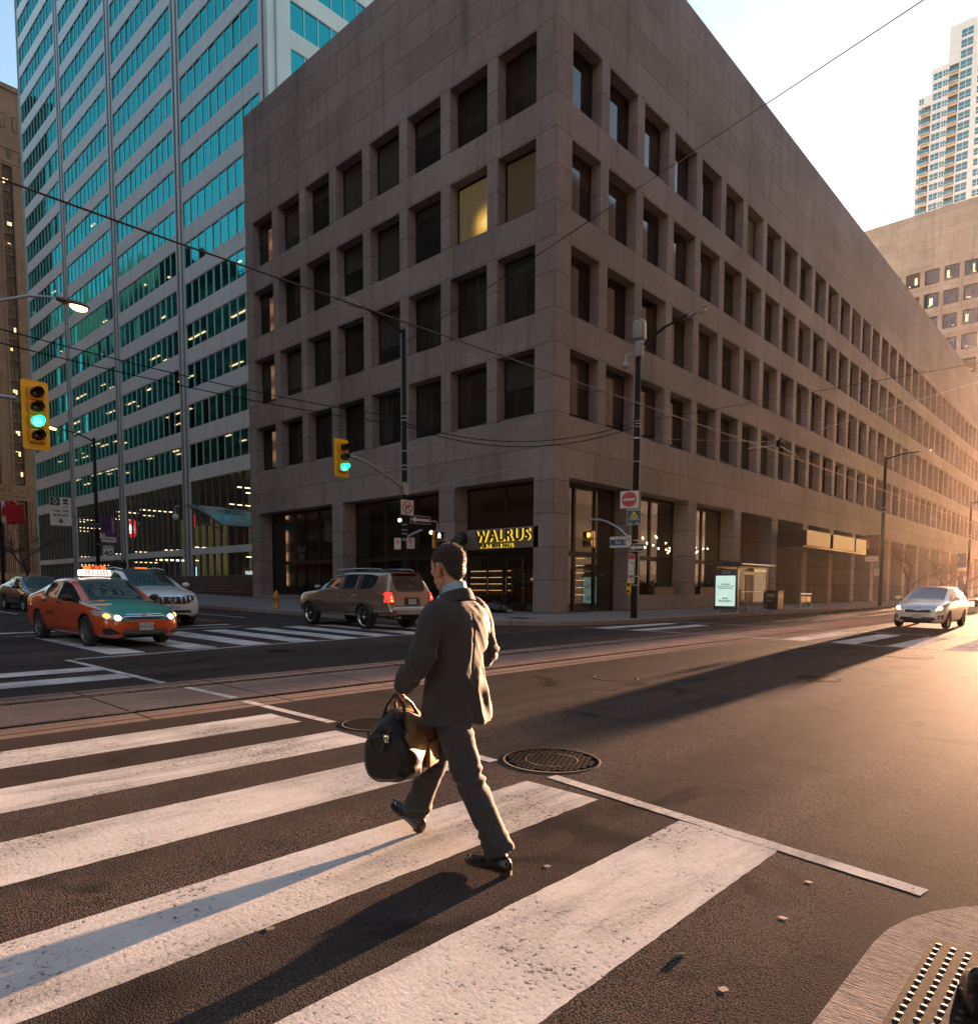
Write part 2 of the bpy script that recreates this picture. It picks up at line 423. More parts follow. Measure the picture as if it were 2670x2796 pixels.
# chewing gum and litter seen on the tarmac
M_gum = simple('old gum', (.20,.19,.18), .8)
for k, (x, y) in enumerate(((16.15,-21.05),(17.3,-20.75),(17.35,-21.5),(17.25,-20.25),(15.7,-22.45))):
    mb = MB(); mb.face([(.02*cos(2*pi*q/11)*(1+.25*sin(q*2.3)),.02*sin(2*pi*q/11),.0012) for q in range(11)], M_gum); o = mb.build('gum_spot', label='pale flattened gum spots on the tarmac by the near crosswalk', cat='gum', group='gum spots on the tarmac')
    o.location = (x,y,gz(x)+.001); o.scale = (random.uniform(.6,1.1), random.uniform(.6,1.1), 1)
mb = MB(); mb.tube([(0,0,.005),(.026,.008,.005)], .0045, M_gum, 8); mb.tube([(.026,.008,.005),(.036,.011,.005)], .0046, simple('filter paper',(.35,.18,.06),.8), 8)
o = mb.build('cigarette_end', label='white cigarette end lying on the tarmac right of the widest white stripe', cat='cigarette end'); o.location = (17.1,-21.4,gz(17.1)); o.rotation_euler = (0,0,radians(25))
# ---------------------------------------------------------------- the brown stone office block at the corner
def stone_mat(name, c0, c1, panels=True):
    t = NT(name); v = t.coord('Object'); x, y, z = t.sep(v)
    u = t.math('SUBTRACT', y, x); uz = t.comb(u, z, 0)
    n1 = t.noise(v, .25, 4, .6); n2 = t.noise(v, 3.5, 6, .7); n3 = t.noise(v, 42, 3, .8)
    st = t.noise(t.comb(t.math('MULTIPLY', u, 1.6), t.math('MULTIPLY', z, .12), 0), 1, 5, .65)
    c = t.mix(c0, c1, t.ramp(n2, [(.3, 0), (.7, 1)]))
    c = t.mix(c, tuple(q*.72 for q in c0), t.ramp(n1, [(.4, 0), (.75, .7)]))
    c = t.mix(c, tuple(q*.45 for q in c0), t.ramp(n3, [(.56, 0), (.72, .75)]))
    c = t.mix(c, tuple(min(1,q*1.5) for q in c1), t.ramp(n3, [(.26, .5), (.4, 0)]))
    c = t.mix(c, tuple(q*.5 for q in c0), t.ramp(st, [(.52, 0), (.74, .65)]))
    if panels:
        b = t.n('ShaderNodeTexBrick'); t.l(uz, b.inputs['Vector']); b.offset = .5; b.inputs['Scale'].default_value = 1
        b.inputs['Brick Width'].default_value = 6.0; b.inputs['Row Height'].default_value = 1.424
        b.inputs['Mortar Size'].default_value = .018; b.inputs['Mortar Smooth'].default_value = .2
        b.inputs['Color1'].default_value = (.86,.86,.86,1); b.inputs['Color2'].default_value = (1.06,1.06,1.06,1); b.inputs['Mortar'].default_value = (.36,.36,.36,1)
        c = t.mix(c, b.outputs['Color'], 1.0, 'MULTIPLY')
    return t.done(t.pbr(c, .78, 0, .25, t.bump(t.math('ADD', n3, n2), .5, .01)))
M_stone = stone_mat('brown granite', (.232,.206,.193), (.330,.297,.278))
M_bronze = simple('dark bronze frame', (.022,.018,.016), .45, .5)
M_soffit = simple('stone soffit', (.12,.095,.08), .9)
def pane_mat(name, curtain=.5, tint=(.006,.007,.008)):
    """dark office glass in front of pale blinds; every window differs a little"""
    t = NT(name); oi = t.n('ShaderNodeObjectInfo'); v = t.coord('Object')
    x, y, z = t.sep(v)
    w = t.noise(t.comb(t.math('ADD', t.math('MULTIPLY', x, 9), t.math('MULTIPLY', oi.outputs['Random'], 77)), t.math('MULTIPLY', z, .25), 0), 1, 3, .6)
    cur = t.mix((.012,.013,.013), (.085,.085,.08), t.ramp(w, [(.35, 0), (.65, 1)]))
    amt = t.math('MULTIPLY', t.math('POWER', oi.outputs['Random'], 1.5), curtain)
    wide = t.math('GREATER_THAN', t.math('SINE', t.math('ADD', t.math('MULTIPLY', x, 2.3), t.math('MULTIPLY', oi.outputs['Random'], 40))), 0.1)
    c = t.mix(tint, cur, t.math('MULTIPLY', amt, t.math('MULTIPLY_ADD', wide, .65, .35)))
    r2 = t.math('FRACT', t.math('MULTIPLY', oi.outputs['Random'], 13.7)); drop = t.math('GREATER_THAN', z, t.math('MULTIPLY_ADD', r2, 5.5, -1.6)); slat = t.math('SINE', t.math('MULTIPLY', z, 95)); c = t.mix(c, t.mix((.045,.045,.043), (.075,.074,.07), slat), t.math('MULTIPLY', drop, .75))
    nb = t.bump(t.noise(v, .9, 2), .05, .05)
    b = t.pbr(c, .05, 0, .6, nb)
    return t.done(b)
M_pane = pane_mat('office pane', .8)
M_lit = None
def lit_pane():
    t = NT('lit office pane'); v = t.coord('Object'); x, y, z = t.sep(v)
    d = t.math('SQRT', t.math('ADD', t.math('POWER', t.math('SUBTRACT', x, .55), 2), t.math('POWER', t.math('ADD', z, .75), 2)))
    w = t.noise(t.comb(t.math('MULTIPLY', x, 14), t.math('MULTIPLY', z, .4), 0), 1, 3)
    e = t.mix(t.ramp(d, [(.12, (1.0,.62,.18)), (.42, (.6,.32,.07)), (.75, (.16,.10,.028)), (1.4, (.07,.05,.02))]), .55, t.ramp(w, [(.35, .6), (.6, 0)]), 'MULTIPLY')
    return t.done(t.pbr((.03,.03,.03), .06, 0, .8, emit=e, estr=.62*GS*.75))
M_lit = lit_pane()
M_dimlit = glow('dim lit pane', (.5,.34,.15), .022, (.02,.02,.02))

def wall(mb, O, U, N, u0, u1, z0, z1, holes, mat, depth, slope=0.0, back=None):
    """wall in plane through O along U (outward normal N) with recessed holes (u0,u1,z0,z1)"""
    O = V(O); U = V(U); N = V(N); Z = V((0,0,1))
    P = lambda u, z, d=0: O + U*u + Z*z - N*d
    us = sorted(set([u0, u1] + [h[0] for h in holes] + [h[1] for h in holes])); zs = sorted(set([z0, z1] + [h[2] for h in holes] + [h[3] for h in holes]))
    flip = U.cross(Z).dot(N) < 0
    def F(p, m): mb.face(p[::-1] if flip else p, m)
    # index holes by cells
    ui = {u: i for i, u in enumerate(us)}; zi = {z: i for i, z in enumerate(zs)}; solid = [[True]*(len(zs)-1) for _ in range(len(us)-1)]
    for h in holes:
        for i in range(ui[h[0]], ui[h[1]]):
            for j in range(zi[h[2]], zi[h[3]]): solid[i][j] = False
    for i in range(len(us)-1):
        j = 0
        while j < len(zs)-1:
            if not solid[i][j]: j += 1; continue
            k = j
            while k < len(zs)-1 and solid[i][k]: k += 1
            F([P(us[i],zs[j]), P(us[i+1],zs[j]), P(us[i+1],zs[k]), P(us[i],zs[k])], mat); j = k
    for h in holes:
        a, b, c, d = h[:4]; D = h[4] if len(h) > 4 else depth; sl = slope if len(h) < 6 else h[5]
        F([P(a,c), P(a,d), P(a,d,D), P(a,c+sl,D)][::-1], mat); F([P(b,d), P(b,c), P(b,c+sl,D), P(b,d,D)][::-1], mat)
        F([P(a,d), P(b,d), P(b,d,D), P(a,d,D)][::-1], mat); F([P(b,c), P(a,c), P(a,c+sl,D), P(b,c+sl,D)][::-1], mat)
        if back: F([P(a,c+sl,D), P(b,c+sl,D), P(b,d,D), P(a,d,D)], back)
ROOF = 30.92; H0 = 24.13; FH = 4.271; WH = 2.86; NR = 40
office = empty('office_building', (0,0,0), label='brown stone office block with deep square windows on the street corner', cat='building')
mb = MB()
cols_l = [(-0.87-.21 if i == 0 else -0.87-3.0*i, -0.87-3.0*i-2.385) for i in range(8)]
cols_r = [(0.847+.225 if i == 0 else .847+3.0*i, .847+3.0*i+2.385) for i in range(NR)]
gl = [(-5.95,-1.08),(-14.94,-7.04),(-24.04,-15.97)]
gr = [(1.1+6.0*k if k else 1.1, 6.1+6.0*k) for k in range(20)]
holes = [(b, a, H0-FH*j-WH, H0-FH*j) for a, b in cols_l for j in range(4)] + [(a, b, -.3, 5.87, 1.0, 0) for a, b in gl]
wall(mb, (0,0,0), (1,0,0), (0,-1,0), -25.09, 0, -.3, ROOF, holes, M_stone, .62, .3)
LR = cols_r[-1][1]+1.1
holes = [(a, b, H0-FH*j-WH, H0-FH*j) for a, b in cols_r for j in range(4)] + [(a, b, -.3 if k not in (1,2) else .75, 5.87, 1.0 if k < 3 else 2.6, 0) for k, (a, b) in enumerate(gr)]
wall(mb, (0,0,0), (0,1,0), (1,0,0), 0, LR, -.3, ROOF, holes, M_stone, .62, .3)
mb.face([(-25.09,0,-.3),(-25.09,0,ROOF),(-25.09,LR,ROOF),(-25.09,LR,-.3)], M_stone)
mb.face([(0,LR,-.3),(-25.09,LR,-.3),(-25.09,LR,ROOF),(0,LR,ROOF)], M_stone)
mb.face([(-25.09,0,ROOF),(0,0,ROOF),(0,LR,ROOF),(-25.09,LR,ROOF)], M_soffit)
# plinth courses on the piers
for a, b in ((-7.04,-5.95),(-15.97,-14.94),(-1.08,0),(-25.09,-24.04)): mb.box((a+.004,-.03,-.3),(b-.004,0.0,.42),M_stone)
o = mb.build('wall', office)
# windows: shared meshes, one object per window
def win_mesh(pm, name, w=2.385, h=WH-.3):
    m = MB(); f = .085; m.box((-w/2,-.02,-h/2),(-w/2+f,.06,h/2),M_bronze); m.box((w/2-f,-.02,-h/2),(w/2,.06,h/2),M_bronze)
    m.box((-w/2+f,-.02,-h/2),(w/2-f,.06,-h/2+f),M_bronze); m.box((-w/2+f,-.02,h/2-f),(w/2-f,.06,h/2),M_bronze)
    m.face([(-w/2+f,.03,-h/2+f),(w/2-f,.03,-h/2+f),(w/2-f,.03,h/2-f),(-w/2+f,.03,h/2-f)], pm)
    return m
wm = {}
for key, pm in (('dark', M_pane), ('lit', M_lit), ('dim', M_dimlit)):
    for wide in (0, 1):
        t_ = win_mesh(pm, key, 2.385-.215*wide).build('window'); wm[key, wide] = t_.data; bpy.data.objects.remove(t_)
LIT = {('l',1,1): 'lit', ('l',0,1): 'dim', ('r',6,0): 'dim'}
jobs = []
for j in range(4):
    zc = H0-FH*j-WH/2+.15
    for i, (a, b) in enumerate(cols_l): jobs.append(('l', i, j, ((a+b)/2, .62-.07, zc), 0.0))
    for i, (a, b) in enumerate(cols_r): jobs.append(('r', i, j, (-.62+.07, (a+b)/2, zc), pi/2))
jobs.sort(key=lambda q: (V(q[3])-V((18.4,-24,1))).length)
for q in jobs[:100]:
    o = mesh_obj('window', wm[LIT.get(q[:3], 'dark'), 1 if q[1] == 0 else 0], office); o.location = q[3]; o.rotation_euler = (0,0,q[4])
far = MB()
for q in jobs[100:]:
    m = win_mesh(M_pane, '', 2.385); Mx = Matrix.Translation(q[3]) @ Matrix.Rotation(q[4], 4, 'Z')
    n0 = len(far.v); far.v += [tuple(Mx @ V(p)) for p in m.v]; far.f += [tuple(i+n0 for i in f) for f in m.f]
    far.m += [far.mi(m.mats[k]) for k in m.m]; far.sm += m.sm
far.build('window', office, kind='stuff')
# shop fronts
def shopglass():
    t = NT('shop glass'); v = t.coord('Object')
    g = t.n('ShaderNodeBsdfGlossy'); g.inputs['Roughness'].default_value = .03; g.inputs['Color'].default_value = (.9,.95,.95,1)
    t.l(t.bump(t.noise(v, .6, 2), .06, .05), g.inputs['Normal'])
    tr = t.n('ShaderNodeBsdfTransparent'); tr.inputs['Color'].default_value = (.62,.64,.62,1)
    fr = t.n('ShaderNodeFresnel'); fr.inputs['IOR'].default_value = 2.1
    mx = t.n('ShaderNodeMixShader'); t.l(fr.outputs[0], mx.inputs[0]); t.l(tr.outputs[0], mx.inputs[1]); t.l(g.outputs[0], mx.inputs[2])
    return t.done(mx.outputs[0])
M_shopglass = shopglass()
M_dark = simple('dark interior', (.035,.028,.022), .8)
M_wood = simple('interior wood', (.045,.022,.012), .6)
def shopfront(a, b, z0, z1, plane, axis, nm, trans=2.55):
    """bronze framed glazing between a and b"""
    m = MB(); T = (lambda u, z, d: (u, plane+d, z)) if axis == 'x' else (lambda u, z, d: (plane-d, u, z))
    def bar(u0, u1, za, zb, d0=-.05, d1=.07):
        p = [T(u, z, d) for u in (u0, u1) for z in (za, zb) for d in (d0, d1)]
        lo = [min(q[k] for q in p) for k in range(3)]; hi = [max(q[k] for q in p) for k in range(3)]; m.box(lo, hi, M_bronze)
    bar(a, b, z1-.16, z1); bar(a, b, z0, z0+.14); bar(a, b, trans, trans+.22, -.08, .08)
    for k in range(nm+1):
        u = a+(b-a)*k/nm; w = .09; u0 = max(a, u-w); u1 = min(b, u+w)
        bar(u0, u1, z0+.14, trans, -.045, .065); bar(u0, u1, trans+.22, z1-.16, -.045, .065)
    m.face([T(a+.02,z0+.05,.02), T(b-.02,z0+.05,.02), T(b-.02,z1-.05,.02), T(a+.02,z1-.05,.02)], M_shopglass)
    return m.build('shop_window', office)
shopfront(-5.95,-1.08,-.1,5.87,.93,'x',2); shopfront(-14.94,-7.04,.1,5.87,.93,'x',3); shopfront(-24.04,-15.97,.25,5.87,.93,'x',3)
shopfront(1.1,6.1,-.1,5.87,-.93,'y',3); shopfront(7.1,12.1,.75,5.87,-.93,'y',2); shopfront(13.1,18.1,.75,5.87,-.93,'y',2)
mb = MB()      # rooms behind the glass
mb.box((-24.5,6.5,-.2),(-.4,6.6,6.2),M_dark); mb.box((-24.5,1.06,-.2),(-.4,6.5,-.08),M_dark); mb.box((-24.5,1.06,6.0),(-.4,6.5,6.1),M_dark)
mb.box((-6.6,6.6,-.2),(-6.5,19,6.2),M_dark); mb.box((-6.5,6.6,-.2),(-1.06,19,-.08),M_dark); mb.box((-6.5,6.6,6.0),(-1.06,19,6.1),M_dark); mb.box((-6.5,18.9,-.1),(-1.06,19,6),M_dark)
mb.box((-24.6,1.06,-.2),(-24.5,6.6,6.2),M_dark)
for k in range(3, 20): mb.box((-2.72,1.1+6*k+.02,-.2),(-2.62,6.1+6*k-.02,5.8),M_bronze)
for k in range(3, 20): mb.box((-2.62,1.1+6*k+.9,-.2),(-2.57,1.1+6*k+2.7,3.2),M_wood)
mb.build('interior', office)
# long doors of the pub
M_brass = simple('brass', (.45,.28,.08), .3, .9)
for u0 in (-4.6, -3.45):
    m = MB(); m.box((u0,.80,-.05),(u0+.1,.86,2.5),M_bronze); m.box((u0+1.0,.80,-.05),(u0+1.1,.86,2.5),M_bronze); m.box((u0+.1,.80,-.05),(u0+1.0,.86,.25),M_bronze); m.box((u0+.1,.80,2.38),(u0+1.0,.86,2.5),M_bronze)
    d = m.build('door', office); h = MB(); h.tube([(u0+.15,.74,.8),(u0+.15,.74,1.6)], .018, M_brass); h.build('handle', d)
# pub sign band with lettering and a walrus head
M_signgrey = simple('sign board grey', (.16,.14,.13), .6); M_gold = glow('lit sign yellow', (1,.66,.04), .42); M_letter = simple('letter face black', (.02,.018,.016), .5)
sg = empty('pub_sign', (-2.95,-.02,3.32), label='grey sign board reading WALRUS PUB & BEER HALL with yellow edge light', cat='sign')
m = MB(); m.cbox((0,.1,0),(4.3,.16,.92),M_signgrey,r=.01); m.build('board', sg)
def letters(txt, x, z, size, parent, sp=1.1):
    M0 = frame_M((x,-.06,z),(1,0,0),(0,0,1)); vs, fs = text_faces(txt, size, .035, bold=.012, spacing=sp)
    m = MB(); m.raw([M0 @ p for p in vs], fs, M_letter); m.build('lettering', parent)
    m = MB(); M1 = frame_M((x+.022,-.02,z-.008),(1,0,0),(0,0,1)); m.raw([M1 @ (p*1.0) for p in vs], fs, M_gold); m.build('letter_glow', parent)
letters('WALRUS', .12, .10, .72, sg, 1.22); letters('PUB & BEER HALL', -.25, -.33, .21, sg, 1.25)
wh = empty('walrus_head', (-5.35,-.05,3.3), label='black walrus head ornament with tusks at the left end of the pub sign', cat='ornament')
m = MB(); m.ell((0,-.15,.08),(.33,.36,.36),M_letter); m.ell((-.16,-.42,-.08),(.2,.17,.19),M_letter); m.ell((.16,-.42,-.08),(.2,.17,.19),M_letter); m.ell((0,-.48,.06),(.1,.08,.07),M_letter); m.build('head', wh)
for s in (-1, 1):
    m = MB(); m.tube([(s*.14,-.48,-.18),(s*.17,-.52,-.4),(s*.16,-.5,-.62)], [.045,.035,.008], simple('tusk',(.12,.11,.09),.4)); m.build('tusk', wh)
# things inside the pub: shelves of bottles, bulbs, small plates on the glass doors
M_bulb = glow('warm bulb', (1,.62,.25), 9.0); M_strip = glow('warm strip light', (1,.55,.18), 1.2); M_white_e = glow('cool sign light', (.8,1,.9), 2.2)
M_bottle = simple('bottle glass', (.12,.06,.02), .12)
def shelf(x, y, z, rows, w, rz, label):
    t = empty('bottle_shelf', (x,y,z), rz, label=label, cat='shelf')
    m = MB(); m.box((-w/2,.02,0),(w/2,.06,rows*.36+.1),M_wood)
    for r in range(rows): m.box((-w/2,-.22,r*.36),(w/2,.02,r*.36+.03),M_wood)
    m.build('shelving', t)
    m = MB(); n = int(w/.11)
    for r in range(rows):
        for k in range(n):
            if random.random() < .8: m.lathe([(.035,.03),(.035,.18),(.014,.22),(.014,.29),(.0001,.29)], (-w/2+.06+k*.11,-.12,r*.36), M_bottle, 6)
    m.build('bottle', t, kind='stuff')
    m = MB()
    for r in range(rows):
        m.box((-w/2+.05,-.20,r*.36+.345),(w/2-.05,-.18,r*.36+.36),M_strip)
    m.build('shelf_light', t)
shelf(-4.2,5.2,.1,6,.9,0,'narrow lit bottle shelf behind the left pub door'); shelf(-2.0,5.0,.4,6,.6,0,'narrow lit bottle shelf near the corner pier')
shelf(-8.6,5.6,.6,4,3.2,0,'wide lit back bar shelf behind the parked brown car')
shelf(-5.3,5.2,.0,5,1.6,-pi/2,'lit shelf behind the glazed doors on the tram street side'); shelf(-5.3,9.6,.7,4,2.5,-pi/2,'lit shelf in the first wide window on the tram street'); shelf(-5.3,15,.7,4,2.5,-pi/2,'lit shelf in the second wide window on the tram street')
M_plate = simple('white card', (.5,.55,.5), .6)
def bulbs(name, x, y, z, pts, label, r=.05):
    t = empty(name, (x,y,z), label=label, cat='lamp'); m = MB(); m.tube([(0,0,5.95-z),(0,0,.2)], .012, M_letter, 6)
    for p in pts: m.tube([(0,0,.2),(p[0]*.5,p[1]*.5,p[2]+.12),p], .008, M_letter, 5, False)
    m.build('stem', t); m = MB()
    for p in pts: m.ell(p, (r,r,r), M_bulb, nu=8, nv=6)
    m.build('bulb', t, kind='stuff')
for k, y in enumerate((8.6, 11.0, 14.6, 17.0)):
    pts = [(random.uniform(-.75,.75), random.uniform(-.95,.95), random.uniform(-.35,.45)) for _ in range(17)]
    bulbs('chandelier', -2.3, y, 3.55, pts, ['chandelier of small warm bulbs, nearest the no entry pole','chandelier of small warm bulbs, right half of the first wide window','chandelier of small warm bulbs, left half of the second wide window','chandelier of small warm bulbs, above the bus shelter roof'][k])
for x, y, z, lab in ((-1.6,2.2,2.3,'small round lamp inside the corner glass doors'),(-2.0,3.4,2.25,'wider round lamp inside the corner glass doors'),(-1.9,9.7,2.25,'twin glowing lamp low in the first wide window'),(-1.9,14.1,2.25,'glowing lamp low in the second wide window'),
                     (-10.2,2.4,4.1,'amber ceiling bulb behind the turn sign'),(-8.2,2.6,3.9,'amber ceiling bulb left of the walk signal'),(-12.6,2.2,4.9,'flame like wall lamp in the middle shop window'),(-18.6,2.6,4.2,'small amber bulb in the left shop window'),(-2.6,3.2,4.4,'small amber bulb above the pub sign')):
    bulbs('pendant_lamp', x, y, z, [(0,0,0)], lab, .10)
for k in range(22):
    x, y, z = (-1.25, random.uniform(1.5,5.8), random.choice((.55,.95,1.35,1.75))) if k < 12 else (-1.25, random.uniform(7.4,17.8), random.choice((1.1,1.5,1.9)))
    m = MB(); m.cbox((0,0,0),(.02,random.uniform(.12,.3),.10),M_plate); o = m.build('menu_card', label='small white cards standing on the window shelves of the pub', cat='card', group='cards on the pub window shelves'); o.location = (x,y,z)
m = MB()
for z in (.5,.9,1.3,1.7): m.box((-1.5,1.3,z-.06),(-1.15,5.9,z-.055),M_wood)
for z in (1.04,1.44,1.84): m.box((-1.5,7.3,z-.06),(-1.15,17.9,z-.055),M_wood)
m.build('window_shelf', office)
m = MB(); m.box((-14.8,-.25,.0),(-7.2,.5,.35),M_stone); m.box((-23.8,-.25,.25),(-16.2,.5,.62),M_stone); m.build('plinth', office)
M_leafd = simple('box hedge', (.025,.055,.02), .8)
for y0, lab in ((9.9,'brown planter box with low green plants, first wide window'),(15.2,'brown planter box with low green plants behind the bus shelter')):
    t = empty('planter', (-.35,y0,.75), label=lab, cat='planter'); m = MB(); m.box((-.2,-1.1,0),(.2,1.1,.42),M_wood)
    for k in range(5): m.box((.2,-1.1,.02+k*.08),(.215,1.1,.085+k*.08),M_wood)
    m.build('box', t); m = MB()
    for k in range(420):
        c = V((random.gauss(0,.1),random.uniform(-1,1),.42+abs(random.gauss(0,.14)))); d = V((random.uniform(-1,1),random.uniform(-1,1),random.uniform(-.2,1))).normalized()*.10; e = d.cross(V((0,0,1)))*.5
        m.face([c-d,c+e,c+d,c-e], M_leafd)
    m.build('foliage', t)
# entrance canopies along the tram street
M_can = simple('canopy bronze', (.10,.075,.06), .3, .7); M_mirror = NT('polished sign panel')
_v = M_mirror.coord('Object'); M_mirror = M_mirror.done(M_mirror.pbr((.34,.28,.23), .5, 0.0, .5, M_mirror.bump(M_mirror.noise(_v, 5, 3), .35, .03)))
cn = empty('entrance_canopy', (0,30,0), label='bronze entrance canopy with three polished boxes over the recessed doors', cat='canopy')
m = MB(); m.box((.02,-4.95,3.92),(1.75,10.4,4.02),M_can); m.box((-2.6,-4.8,4.02),(.02,-4.7,5.0),M_can); m.build('slab', cn)
for a, b in ((-4.95,-.1),(.55,5.75),(6.1,9.9)):
    m = MB(); m.box((.05,a,4.02),(1.95,b,5.02),M_can); bx = m.build('box', cn); m = MB(); m.cbox((1.965,(a+b)/2,4.52),(.03,b-a-.04,.96),M_mirror); m.build('panel', bx)
# ---------------------------------------------------------------- glass office tower on the left
def tower_white():
    t = NT('tower cladding'); v = t.coord('Object'); x, y, z = t.sep(v)
    b = t.n('ShaderNodeTexBrick'); t.l(t.comb(t.math('ADD', x, y), t.math('ADD', z, 1.07), 0), b.inputs['Vector']); b.offset = 0; b.inputs['Scale'].default_value = 1
    b.inputs['Brick Width'].default_value = 1.42; b.inputs['Row Height'].default_value = 3.93; b.inputs['Mortar Size'].default_value = .012
    n = t.noise(v, .3, 4); st = t.noise(t.comb(t.math('MULTIPLY', x, 2), t.math('MULTIPLY', z, .1), 0), 1, 4)
    c = t.mix((.47,.575,.585), (.60,.70,.70), n); c = t.mix(c, (.42,.46,.47), t.ramp(st, [(.5, 0), (.75, .6)])); c = t.mix(c, (.3,.34,.35), t.math('MULTIPLY', b.outputs['Fac'], .7))
    return t.done(t.pbr(c, .5, 0, .4))
M_tw = tower_white(); M_alu = simple('tower aluminium', (.42,.45,.45), .35, .6); M_seam = simple('dark seam', (.04,.05,.055), .6)
def tower_glass():
    t = NT('teal tower glass'); v = t.coord('Object')
    g = t.n('ShaderNodeBsdfGlossy'); g.inputs['Roughness'].default_value = .015; g.inputs['Color'].default_value = (.055,.56,.53,1)
    t.l(t.bump(t.noise(v, 1.1, 3, .55, .8), .16, .03), g.inputs['Normal'])
    tr = t.n('ShaderNodeBsdfTransparent'); tr.inputs['Color'].default_value = (.5,.5,.48,1)
    mx = t.n('ShaderNodeMixShader'); mx.inputs[0].default_value = .58; t.l(tr.outputs[0], mx.inputs[1]); t.l(g.outputs[0], mx.inputs[2])
    return t.done(mx.outputs[0])
M_tglass = tower_glass()
M_tin = simple('office gloom', (.03,.032,.03), .9); M_tceil = glow('office ceiling light', (1,.74,.40), 2.2); M_tdim = glow('far office light', (1,.66,.32), .8)
tower = empty('office_tower', (-37.2,9,0), label='tall office tower with white spandrels and teal mirror window bands', cat='tower')
TX = [-105.5+37.2, -88.6+37.2, -71.6+37.2, -54.5+37.2, 0.0]; TZ0 = 13.15; TF = 3.93; TWH = 2.45; NTF = 28; DEP = 40
holes = []; wins = []
for i in range(4):
    a, b = TX[i]+(.9 if i else .8), TX[i+1]-(.9 if i < 3 else 1.5)
    for k in range(NTF): holes.append((a, b, TZ0+TF*k, TZ0+TF*k+TWH)); wins.append((a, b, TZ0+TF*k+TWH/2, k, i))
    holes.append((a, b, 5.05, 11.85, .35)); holes.append((a, b, 1.9, 4.4, .35))
TOP = TZ0+TF*NTF+4
mb = MB(); wall(mb, (0,0,0), (1,0,0), (0,-1,0), TX[0], 0, .2, TOP, holes, M_tw, .14)
sh = [(.9+1.3+17.1*i, 17.1*i+16.2, TZ0+TF*k, TZ0+TF*k+TWH) for i in range(2) for k in range(NTF)]
wall(mb, (0,0,0), (0,1,0), (1,0,0), 0, DEP, .2, TOP, sh, M_tw, .14)
mb.face([(TX[0],0,.2),(TX[0],0,TOP),(TX[0],DEP,TOP),(TX[0],DEP,.2)], M_tw); mb.face([(TX[0],0,TOP),(0,0,TOP),(0,DEP,TOP),(TX[0],DEP,TOP)], M_tw)
mb.face([(TX[0],DEP,.2),(0,DEP,.2),(0,DEP,TOP),(TX[0],DEP,TOP)][::-1], M_tw)
mb.build('wall', tower)
mb = MB()      # vertical fins of the piers
for i, x in enumerate(TX):
    for dx in ((-.45,.45) if 0 < i < 4 else ((.45,) if i == 0 else (-.75,))):
        mb.box((x+dx-.07,-.16,.2),(x+dx+.07,-.002,TOP),M_alu); mb.box((x+dx-.16,-.006,.2),(x+dx-.075,-.003,TOP),M_seam); mb.box((x+dx+.075,-.006,.2),(x+dx+.16,-.003,TOP),M_seam)
mb.box((.003,.75,.2),(.16,.89,TOP),M_alu)
mb.build('pier_fin', tower)
mb = MB()      # dark floors behind the glass
mb.box((TX[0]+.3,7,.3),(-.3,7.1,TOP-3),M_tin)
for k in range(NTF+1): mb.box((TX[0]+.3,.3,TZ0+TF*k-.9),(-.3,7,TZ0+TF*k-.5),M_tin)
mb.box((TX[0]+.3,.4,1.7),(-.3,7,1.8),M_tin)
mb.box((-7.1,7.2,8),(-7,DEP-.3,TOP-3),M_tin)
mb.build('interior', tower)
mb = MB()
rr = random.Random(5)
for k in range(0, 9):
    for i in range(4):
        for _ in range([3,3,2,2,1,1,0,0,0][k]+ (1 if i < 3 else 0)):
            x = rr.uniform(TX[i]+2, TX[i+1]-4); y = rr.choice((1.6,2.6,3.8)); w = rr.choice((.6,1.2,2.6,3.8) if k < 4 else (.3,.5,1.2))
            z = TZ0+TF*k+TWH+.45; mb.box((x,y,z),(x+w,y+.22,z+.04),M_tceil)
for i in range(4):
    for _ in range(9):
        x = rr.uniform(TX[i]+2, TX[i+1]-3); z = rr.choice((9.5,10.2,10.9)) if rr.random() < .6 else rr.choice((4.2,5.5)); mb.box((x,rr.uniform(1,5),z),(x+rr.uniform(.15,.4),5.2,z+.07),M_tceil)
mb.build('ceiling_light', tower, kind='stuff')
M_lobby = glow('glowing lobby back wall', (.5,.48,.16), .05, (.03,.03,.015))  # back wall emits: the lobby lighting is put into the wall itself
mb = MB(); mb.box((-17,6.7,2.4),(-.6,6.8,11.5),M_lobby); mb.box((-34,6.7,2.4),(-22,6.8,9.5),M_lobby); mb.build('lobby_wall', tower)
# window bands, each eleven panes: three shared meshes with slightly tilted panes
def band_mesh(w, h, seed):
    m = MB(); r_ = random.Random(seed); n = max(2, round(w/1.42)); p = w/n; t_ = .045
    m.box((-w/2,-.05,-h/2),(w/2,.04,-h/2+.07),M_alu); m.box((-w/2,-.05,h/2-.07),(w/2,.04,h/2),M_alu)
    for k in range(n+1):
        x = -w/2+p*k; m.box((max(-w/2,x-t_),-.06,-h/2+.07),(min(w/2,x+t_),.04,h/2-.07),M_alu)
    for k in range(n):
        a, b = r_.gauss(0,.010), r_.gauss(0,.007); x0, x1 = -w/2+p*k+t_, -w/2+p*(k+1)-t_
        m.face([(x0,.01+a*(x0-x1)-b,-h/2+.07),(x1,.01-b,-h/2+.07),(x1,.01+b,h/2-.07),(x0,.01+a*(x0-x1)+b,h/2-.07)], M_tglass)
    return m
cache = {}
C0 = V((18.4,-24,1))
allw = [(a, b, zc, k, 'f', i) for (a, b, zc, k, i) in wins] + [(q[0], q[1], (q[2]+q[3])/2, int((q[2]-TZ0)/TF+.5), 's', 0) for q in sh]
